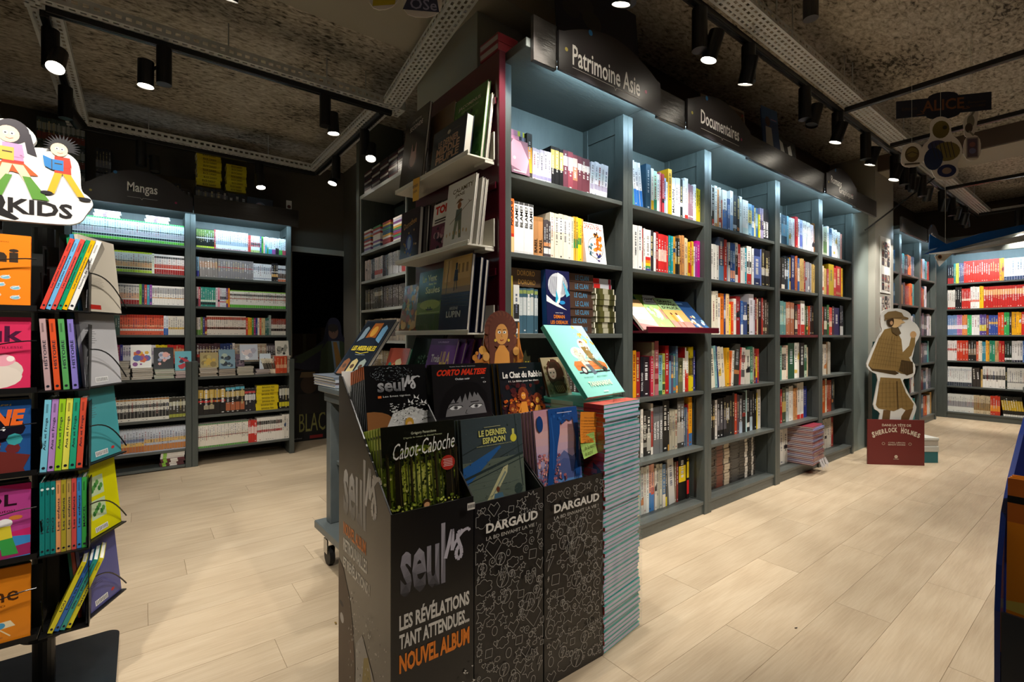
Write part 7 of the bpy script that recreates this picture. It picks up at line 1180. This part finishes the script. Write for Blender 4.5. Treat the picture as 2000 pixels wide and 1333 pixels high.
HA = empty('hanging_sign', (3.98, .74, 2.60), R(-52), 'dark blue hanging sign lettered ALICE in copper capitals', 'hanging sign')
p = [(-.25, -.055), (-.09, -.055)] + [(.09*-math.cos(PI*i/8), -.055-.03*math.sin(PI*i/8)) for i in range(1, 8)] + [(.09, -.055), (.25, -.055), (.25, .055), (.08, .055)] + [(.08*math.cos(PI*i/8), .055+.03*math.sin(PI*i/8)) for i in range(1, 8)] + [(-.08, .055), (-.25, .055)]
MB().ext(p, 0, .005, '181e30').build('sign_board', MATTE, HA); a = Art(y=-.001); a.text('ALICE', -.11, -.03, .11, .04, '7a4a30', .02); a.line([(-.14, -.045), (-.1, -.04), (-.12, -.02)], .004, '7a4a30'); a.line([(.1, -.035), (.14, -.03), (.12, -.02)], .004, '7a4a30'); a.text('Editions', -.22, -.01, -.14, .01, '4a3428'); a.text('Benjamin', .13, -.01, .22, .01, '4a3428'); a.text('LACOMBE', .13, -.03, .22, -.015, '4a3428'); a.mb.build('lettering', MATTE, HA)
MB().cyl((0, .002, .085), (0, .002, .15), .001, n=5).build('wire', WHITEM, HA)
def hang(u, loc, pts, lab, fig, top=3.052, rz=R(-52)):
    r = empty('hanging_cutout', loc, rz, lab, 'hanging cut-out'); MB().ext(smooth(pts, 2), 0, .004, 'e4dcd2').build('card_board', MATTE, r); a = Art(y=-.001, step=.0003); fig(a); a.mb.build('printed_picture', MATTE, r)
    MB().cyl((0, .002, max(z for _, z in pts)-.01), (0, .002, top-loc[2]), .001, n=5).build('wire', WHITEM, r)
def egg(a): a.disc(0, .0, .038, '5a4a28', .05); a.disc(0, .01, .028, '7a6838', .03); a.line([(-.03, 0), (0, .015), (.03, 0)], .005, '3a2a18'); a.rect(-.04, -.065, .04, -.055, '4a4030')
hang(0, (3.80, .853, 2.286), [(-.055, -.08), (.055, -.08), (.06, .0), (.04, .07), (-.04, .07), (-.06, .0)], 'small egg shaped hanging cut-out under the lettered sign', egg)
def cat(a):
    a.disc(0, .12, .045, '6a5c28', .055); a.disc(-.02, .02, .05, '3a3c60', .035); a.disc(.03, -.02, .07, '7a6a38', .06); a.disc(-.04, -.06, .05, '1c2c50', .07); a.disc(.03, -.14, .05, '1c2450', .04); a.disc(.03, -.14, .025, '8a7468', .02); a.disc(.02, .13, .012, '2a2a18'); [a.line([(-.05+.02*i, .04), (-.03+.02*i, -.06)], .004, '2a2a30') for i in range(6)]
hang(0, (3.95, .745, 2.322), [(-.06, .18), (.0, .21), (.06, .17), (.05, .09), (.10, .04), (.12, -.04), (.08, -.10), (.10, -.16), (.05, -.20), (-.03, -.19), (-.05, -.12), (-.11, -.05), (-.10, .03), (-.05, .07)], 'large curled hanging cut-out in ochre and blue', cat)
def rab(a): a.disc(0, .01, .02, '8a8474', .04); a.line([(.0, .04), (.025, .085)], .012, '8a8474'); a.disc(-.01, -.03, .02, '4a3c34', .03); a.line([(-.01, -.05), (.015, -.08)], .01, '8a8474')
hang(0, (4.10, .632, 2.484), [(-.03, -.09), (.02, -.08), (.035, .0), (.045, .09), (.02, .10), (-.01, .05), (-.04, .03), (-.035, -.04)], 'small white hanging cut-out nearest the ceiling', rab)
def crd(a): a.rect(-.032, -.065, .032, .065, '9a9088'); a.rect(-.026, -.057, .026, .057, '5a4a58'); a.disc(0, .02, .016, '8a5a58'); a.disc(0, -.02, .018, '6a6a90')
hang(0, (4.11, .626, 2.33), [(-.045, -.08), (.045, -.08), (.045, .08), (-.045, .08)], 'playing card shaped hanging cut-out', crd)
# two cut-outs at the top edge of the frame
def tg1(a): a.poly([(-.05, -.06), (.04, -.045), (.06, .06), (-.04, .06)], 'c8b020'); [a.disc(-.03+.02*i, -.02+.02*(i % 3), .006, '8a7410') for i in range(5)]
hang(0, (.80, 1.90, 2.575), [(-.07, -.08), (.05, -.06), (.08, .08), (-.06, .08)], 'yellow edged cut-out hanging at the top edge', tg1, top=2.9, rz=R(-30))
def tg2(a): a.poly([(-.08, -.06), (.07, -.06), (.05, .06), (-.03, .06)], '3a3e58'); a.text('OSe', -.05, -.055, .06, -.01, '9a98b8', .01); a.disc(.01, .03, .02, '7a80a0')
hang(0, (.93, 1.82, 2.57), [(-.10, -.09), (.09, -.08), (.07, .08), (-.04, .08)], 'blue lettered cut-out hanging at the top edge', tg2, top=2.9, rz=R(-30))

# ------------------------------------------------------------------ posters and books on top of the long case
def poster(loc, rz, w_, h, c, lab, fig, tilt=.08):
    r = empty('poster_card', loc, rz, lab, 'poster'); b = MB().box(0, 0, 0, w_, .006, h, c).build('card_board', MATTE, r); b.rotation_euler = (-tilt, 0, 0); a = Art(y=-.001, step=.0003); fig(a); p_ = a.mb.build('printed_picture', MATTE, r); p_.rotation_euler = (-tilt, 0, 0)
def night(a):
    a.rect(0, 0, .62, .52, '10162c'); a.disc(.17, .40, .10, '2c2e34', .06); a.disc(.25, .33, .07, '30322e', .05); a.disc(.1, .33, .06, '24262c', .04)
    for x, h in ((.42, .26), (.47, .34), (.53, .24), (.58, .3)): a.poly([(x-.025, 0), (x+.025, 0), (x+.02, h*.6), (x, h), (x-.02, h*.6)], '090c10')
    a.poly([(0, 0), (.62, 0), (.62, .12), (.3, .16), (.0, .1)], '0a0c0e')
poster((1.56, 1.66, 2.42), 0, .62, .52, '10162c', 'dark blue night landscape card behind the heritage sign', night)
def pc(c1, c2):
    def f(a): a.rect(.0, .0, .17, .24, '8a7c6c'); a.rect(.015, .015, .155, .225, '4a3826'); [a.disc(.03+.02*i, .225, .006, '8a7c6c') for i in range(7)]; a.disc(.08, .13, .04, c1, .05); a.disc(.1, .09, .03, c2, .03); a.line([(.04, .18), (.09, .15), (.13, .19)], .006, '8a7830'); a.disc(.14, .2, .01, 'a02828'); a.disc(.03, .03, .01, 'a02828')
    return f
poster((2.74, 1.63, 2.42), R(-8), .17, .24, '8a7c6c', 'ornate playing card above the documentaries sign, blue and gold figure', pc('7a6420', '3a6a8a'))
poster((3.03, 1.60, 2.42), R(-4), .17, .24, '8a7c6c', 'ornate playing card past the documentaries sign, grey figure', pc('5a5a5a', '6a4a3a'))
def bcv(a): a.rect(0, 0, .2, .29, '28406a'); a.rect(0, .2, .2, .29, '3a5a88'); a.disc(.07, .19, .03, '4a3a34', .035); a.poly([(.03, 0), (.12, 0), (.11, .15), (.04, .15)], 'a8a49c'); a.rect(.11, .21, .18, .215, 'c080a0')
poster((3.38, 1.56, 2.46), R(-6), .2, .27, '28406a', 'blue book cover with a pale figure standing on the fascia', bcv)
def bw(a): [a.poly([(.02+.05*i, .0), (.07+.05*i, .02), (.05+.05*i, .09), (.01+.05*i, .11-.02*i)], ['c8c8c4', '1c1c1c'][i % 2]) for i in range(4)]
poster((3.62, 1.56, 2.46), R(-6), .22, .12, '3a3a3a', 'black and white torn-edged card beside the blue cover', bw)
for k in range(2):
    b = empty('boxed_book', (1.235, 1.70, 2.4045+.04*k), R(1), ['red box book with white edge lying on the red panel, lower of two', 'red box book with white edge lying on the red panel, upper of two'][k], 'book')
    MB().box(0, 0, 0, .11, .14, .038, '7a1420').build('slipcase', PRINT, b); MB().box(-.0008, .004, .008, -.0002, .136, .030, 'a09890').build('page_block', MATTE, b)
for k, (x, c, lab) in enumerate([(2.2, '3a3028', 'brown'), (2.5, '443a2c', 'ochre'), (4.1, '4a3a2a', 'tan')]):
    bx = empty('carton', (x, 1.78, 2.401), 0, f'dull {lab} carton lying in the dark on top of the long case', 'box'); MB().bbox(0, 0, 0, .26, .2, .12, .003).build('carton_body', mat('carton_'+lab, c, .8), bx)
# posters strips on the pale column, painting above the far case
for k, (z, h) in enumerate(((1.62, .60), (.95, .62))):
    r = empty('photo_strip', (6.20, 1.654, z), 0, ['upper strip of small comic panels pinned to the pale column', 'lower strip of small comic panels pinned to the pale column'][k], 'poster'); MB().box(0, 0, 0, .34, .004, h).build('paper', WHITEC, r); a = Art(y=-.001)
    for i in range(3):
        for j in range(6 if k == 0 else 7):
            if k == 0 and j == 2: continue
            rr = random.Random(i*7+j+k*50); a.rect(.04+.09*i, .03+j*.088, .12+.09*i, .11+j*.088, rr.choice(['a89c94','6a5a54','c8b8a8','3a3638'])); [a.disc(.08+.09*i+rr.uniform(-.02, .02), .07+j*.088+rr.uniform(-.02, .02), rr.uniform(.008, .018), rr.choice(['2a2626','b83828','d8c8b0','4a4a58']), n=6) for _ in range(3)]
    a.mb.build('printed_panels', MATTE, r)
pt = empty('framed_print', (9.20, .95, 2.46), -PI/2, 'dark print of a leaping figure over golden clouds above the far case', 'picture'); MB().box(0, 0, 0, .62, .01, .46, '0c0b0b').build('print_board', MATTE, pt)
a = Art(y=-.001, step=.0003); a.rect(.01, .08, .61, .45, '2c2620'); 
for i in range(20): rr = random.Random(i+2); a.disc(rr.uniform(.06, .54), rr.uniform(.12, .38), rr.uniform(.02, .06), rr.choice(['5a4a20','6a5a2a','3a3038','4a3c20','2c2830']), n=8)
a.line([(.22, .18), (.3, .27), (.36, .24)], .012, '0c0a0a'); a.line([(.3, .27), (.33, .32)], .012, '0c0a0a'); a.text('CORPORATION', .2, .045, .44, .065, '8a8a88'); a.text('LES CONTES PERDUS', .16, .015, .48, .035, '8a8a88'); a.mb.build('printed_picture', MATTE, pt)

# ------------------------------------------------------------------ cable trays, light tracks, hanging rods
def tray(p0, p1, z, w_=.12, h=.045, lab='', side=1):
    """perforated steel tray from p0 to p1; slots are real openings"""
    p0 = Vector(p0); p1 = Vector(p1); L_ = (p1-p0).length; an = math.atan2(p1.y-p0.y, p1.x-p0.x)
    r = empty('cable_tray', (p0.x, p0.y, z), an, lab, 'cable tray', 'perforated steel cable trays')
    m = MB(); rows = 4; pitch = .042; sl = .024; band = w_/(rows*2+1); n = int(L_/pitch)
    def strip(f, x0, x1, a, b): m.add([f(x0, a), f(x1, a), f(x1, b), f(x0, b)], [(0,1,2,3)])
    fl = lambda x, v: (x, v, 0)
    for k in range(rows*2+1):
        a, b = k*band, (k+1)*band
        if k % 2 == 0: strip(fl, 0, L_, a, b)
        else:
            off = pitch/2 if (k//2) % 2 else 0; x = 0
            for i in range(n+1):
                s0 = off+i*pitch
                if s0+sl > L_: break
                strip(fl, x, s0, a, b); x = s0+sl
            strip(fl, x, L_, a, b)
    m.build('tray_floor', STEEL, r)
    for yy in (0, w_):
        m = MB(); f = lambda x, v: (x, yy, v)
        for a, b, slot in ((0, h*.35, 0), (h*.35, h*.65, 1), (h*.65, h, 0)):
            if not slot: strip(f, 0, L_, a, b)
            else:
                x = 0
                for i in range(n): s0 = i*pitch+.01; strip(f, x, s0, a, b); x = s0+sl
                strip(f, x, L_, a, b)
        g = (lambda x, v: (x, yy+(v if yy == 0 else -v), h)); strip(g, 0, L_, 0, .01)
        m.build('tray_side', STEEL, r)
    return r
def track(p0, p1, z, lab):
    p0 = Vector(p0); p1 = Vector(p1); L_ = (p1-p0).length; r = empty('light_track', (p0.x, p0.y, z), math.atan2(p1.y-p0.y, p1.x-p0.x), lab, 'light track', 'black light tracks')
    MB().bbox(0, -.018, 0, L_, .018, .032, .002).build('track_bar', BLACKM, r); MB().box(0, -.006, -.001, L_, .006, -.0001).build('track_groove', BLACKG, r)
def rod(x, y, z0, lab, r_=.004):
    o = MB().cyl((0, 0, 0), (0, 0, CZ-z0-.001), r_, n=6).build('hanging_rod', STEEL); o.location = (x, y, z0); tag(o, lab, 'rod', 'ceiling rods')
TZ = 2.735
tray((1.7, 1.135), (8.86, 1.155), TZ+.034, lab='long perforated cable tray running in front of the long case'); track((1.5, 1.29), (8.86, 1.29), TZ, 'black track with spotlights along the long case')
tray((1.35, 3.30), (1.07, 1.2), TZ+.040, w_=.12, lab='short bright cable tray leading from the square of tracks to the pillar')
tray((-.45, 3.195), (1.50, 3.195), TZ+.033, w_=.13, h=.06, lab='cable tray on the near side of the square'); track((-.37, 3.26), (1.42, 3.26), TZ, 'black track on the near side of the square')
tray((-.45, 4.865), (1.42, 4.865), TZ+.033, h=.055, lab='cable tray on the far side of the square over the manga case', w_=.13); track((-.37, 4.93), (1.36, 4.93), TZ, 'black track on the far side of the square')
tray((-.315, 3.325), (-.315, 4.86), TZ+.0335, lab='cable tray on the rack side of the square', w_=.13); track((-.38, 3.30), (-.38, 4.91), TZ, 'black track on the rack side of the square')
tray((1.425, 3.325), (1.425, 4.86), TZ+.0335, lab='cable tray on the red panel side of the square', w_=.13); track((1.36, 3.29), (1.36, 4.9), TZ, 'black track on the red panel side of the square')
for i, x in enumerate((3.95, 4.98, 6.9)): track((x, 1.26), (x, -1.6), TZ+.001, f'black cross track over the aisle, {ordn(i)} from the pillar')
tray((8.78, 1.15), (8.78, -1.6), TZ+.036, lab='cable tray crossing before the far case', w_=.1); track((8.70, 1.26), (8.70, -1.6), TZ+.001, 'black track crossing before the far case')
for i, (x, y) in enumerate([(.42, 3.36), (1.0, 3.36), (1.27, 3.36), (.05, 5.0), (.95, 5.0), (2.75, 1.2), (2.95, 1.2), (3.75, 1.2), (3.9, 1.2), (5.1, 1.2), (6.6, 1.2), (8.0, 1.2)]): rod(x, y, TZ+.036, f'thin steel rod holding the trays, {ordn(i)} of the run')
pp = MB(); pp.cyl((0, 0, 0), (0, 0, .2), .035, n=16); pp.cyl((0, 0, .2), (.06, .03, .27), .035, n=16); o = pp.build('ceiling_pipe', mat('grey_pipe', '3a3a3c', .5)); o.location = (2.72, 1.02, 2.78); tag(o, 'short bent grey pipe coming from the ceiling over the tray', 'pipe')
# wall bracket by the pale column
o = MB().cyl((0, 0, 0), (.55, -.42, .52), .008, n=6).build('steel_brace', BLACKM); o.location = (5.75, 1.66, 2.22); tag(o, 'thin black brace slanting from the pale column to the tray', 'brace')

# ------------------------------------------------------------------ spotlights (fixture with its own lamp)
NS = [0]
def spot(x, y, aim, lab, lit=True, hz=-.10, side=(.075, 0), pw=1.0, ang=62, frame=True):
    r = empty('track_spotlight', (x, y, TZ), 0, lab, 'spotlight', 'black cylinder spotlights')
    MB().cyl((0, 0, -.001), (0, 0, -.20), .036, n=20).build('driver_can', BLACKM, r)
    h = Vector((side[0], side[1], hz-.06)); d = (Vector(aim) - (Vector((x, y, TZ)) + h)).normalized()
    MB().cyl(h*.3 + Vector((0, 0, hz*.6)), h, .008, n=8).build('swivel_arm', BLACKM, r)
    t0 = h - d*.06; t1 = h + d*.075; mb = MB(); mb.cyl(t0, t1, .037, n=20, caps=False); mb.cyl(t0 - d*.0005, t0, .037, n=20); mb.build('lamp_head', BLACKM, r)
    dm = MB(); dm.cyl(t1 - d*.016, t1 - d*.012, .0362, n=20); dm.build('lamp_lens', LAMPM if lit else GREYC, r)
    if lit:
        l = D.lights.new('spot_glow', 'SPOT'); l.energy = SPOT_W*pw*3; l.color = WARM; l.spot_size = R(ang); l.spot_blend = .55; l.shadow_soft_size = .03
        o = D.objects.new('spot_glow', l); COL.objects.link(o); o.parent = r; o.location = t1 + d*.004; o.rotation_euler = d.to_track_quat('-Z', 'Y').to_euler()
    NS[0] += 1
ML_ = [(1.60, (1.75, 1.75, 1.1), 1), (2.14, (2.0, 1.72, .9), 1), (2.62, (2.75, 1.72, 1.2), 1), (3.35, (3.0, 1.5, 1.0), 0), (3.90, (3.75, 1.72, 1.2), 1), (4.48, (4.55, 1.72, 1.2), 1), (5.22, (4.9, 1.72, 1.0), 1), (5.50, (6.0, 1.5, .9), 1), (5.75, (6.4, 1.7, .9), 1), (6.1, (7.1, 1.72, 1.2), 1), (6.9, (7.2, 1.7, 1.0), 0), (7.35, (8.2, 1.7, 1.3), 1), (7.9, (8.3, 1.7, 1.0), 0)]
for i, (x, aim, lit) in enumerate(ML_): spot(x, 1.29, aim, f"{'lit' if lit else 'unlit'} black spotlight on the long case track, {ordn(i)} from the pillar end", bool(lit), side=(.07 if i % 2 else -.06, -.03))
for i, (x, y, aim, lit, sd) in enumerate([(.10, 3.26, (.0, 3.3, 0), .55, (-.08, 0)), (.96, 3.26, (1.15, 3.3, 0), .5, (.05, .0)), (-.38, 4.15, (.9, 5.2, .9), 1, (.03, .03)), (-.37, 3.42, (-.5, 2.0, .3), 1, (.03, -.04)), (1.36, 3.62, (.9, 2.6, .0), .55, (.04, -.03)), (1.36, 4.30, (.6, 4.0, 0), .6, (.0, .05)), (.86, 4.93, (.9, 4.2, .2), .5, (.0, -.06)), (0.0, 4.93, (.2, 4.4, 0), 0, (.09, 0))]):
    spot(x, y, aim, f"{'lit' if lit else 'unlit'} black spotlight on the square of tracks, {ordn(i)} one", bool(lit), side=sd, pw=lit or 1)
# added spotlights, nearly all out of frame, put in for extra light
for i, (x, y, aim, pw) in enumerate([(1.2, 1.35, (.9, 2.1, .5), .7), (.3, 1.2, (-.3, 2.2, .9), 1.25), (-.6, 1.0, (-.4, 2.2, .8), 1.5), (1.9, -.4, (2.0, .8, 0), 2.0), (.7, -.5, (.9, 1.3, .5), .5), (2.25, .45, (3.3, 1.1, 0), 1.7), (4.98, .3, (4.7, .9, .0), 1.6), (6.9, 0, (6.8, .9, 0), 1.1), (8.7, .9, (9.1, .9, 1.6), 1.2), (8.7, .1, (9.1, .2, 1.3), 1.2), (8.0, 1.29, (9.1, 1.3, 1.2), 1.0), (.2, 2.2, (.3, 3.4, 0), .6)]):
    spot(x, y, aim, f'lit black spotlight outside the picture lighting the aisle, {ordn(i)} of these', True, pw=pw, ang=80)
# small scraps on the floor
for i, (x, y, s, c) in enumerate([(1.62, .30, .012, '4a3418'), (.62, 1.95, .010, '8a7038'), (2.05, .82, .008, '2a2018'), (1.66, .42, .006, '2a2018'), (1.52, .50, .006, '3a2818')]):
    o = MB().add([(0, 0, 0), (s*1.4, .2*s, .002), (s*1.2, s, .004), (.3*s, s*.8, .001), (-.4*s, .5*s, .003)], [(0,1,2,3,4)], c).build('floor_scrap', MATTE); o.location = (x, y, .0012); o.rotation_euler = (0, 0, i*1.3); tag(o, ['brown crumpled leaf scrap on the pale floor by the bottom edge', 'ochre scrap on the planks near the wheeled table', 'tiny dark splinter on the planks before the long case', 'tiny brown crumb beside the leaf scrap', 'small dark crumb on the planks near the teal stack'][i], 'scrap')
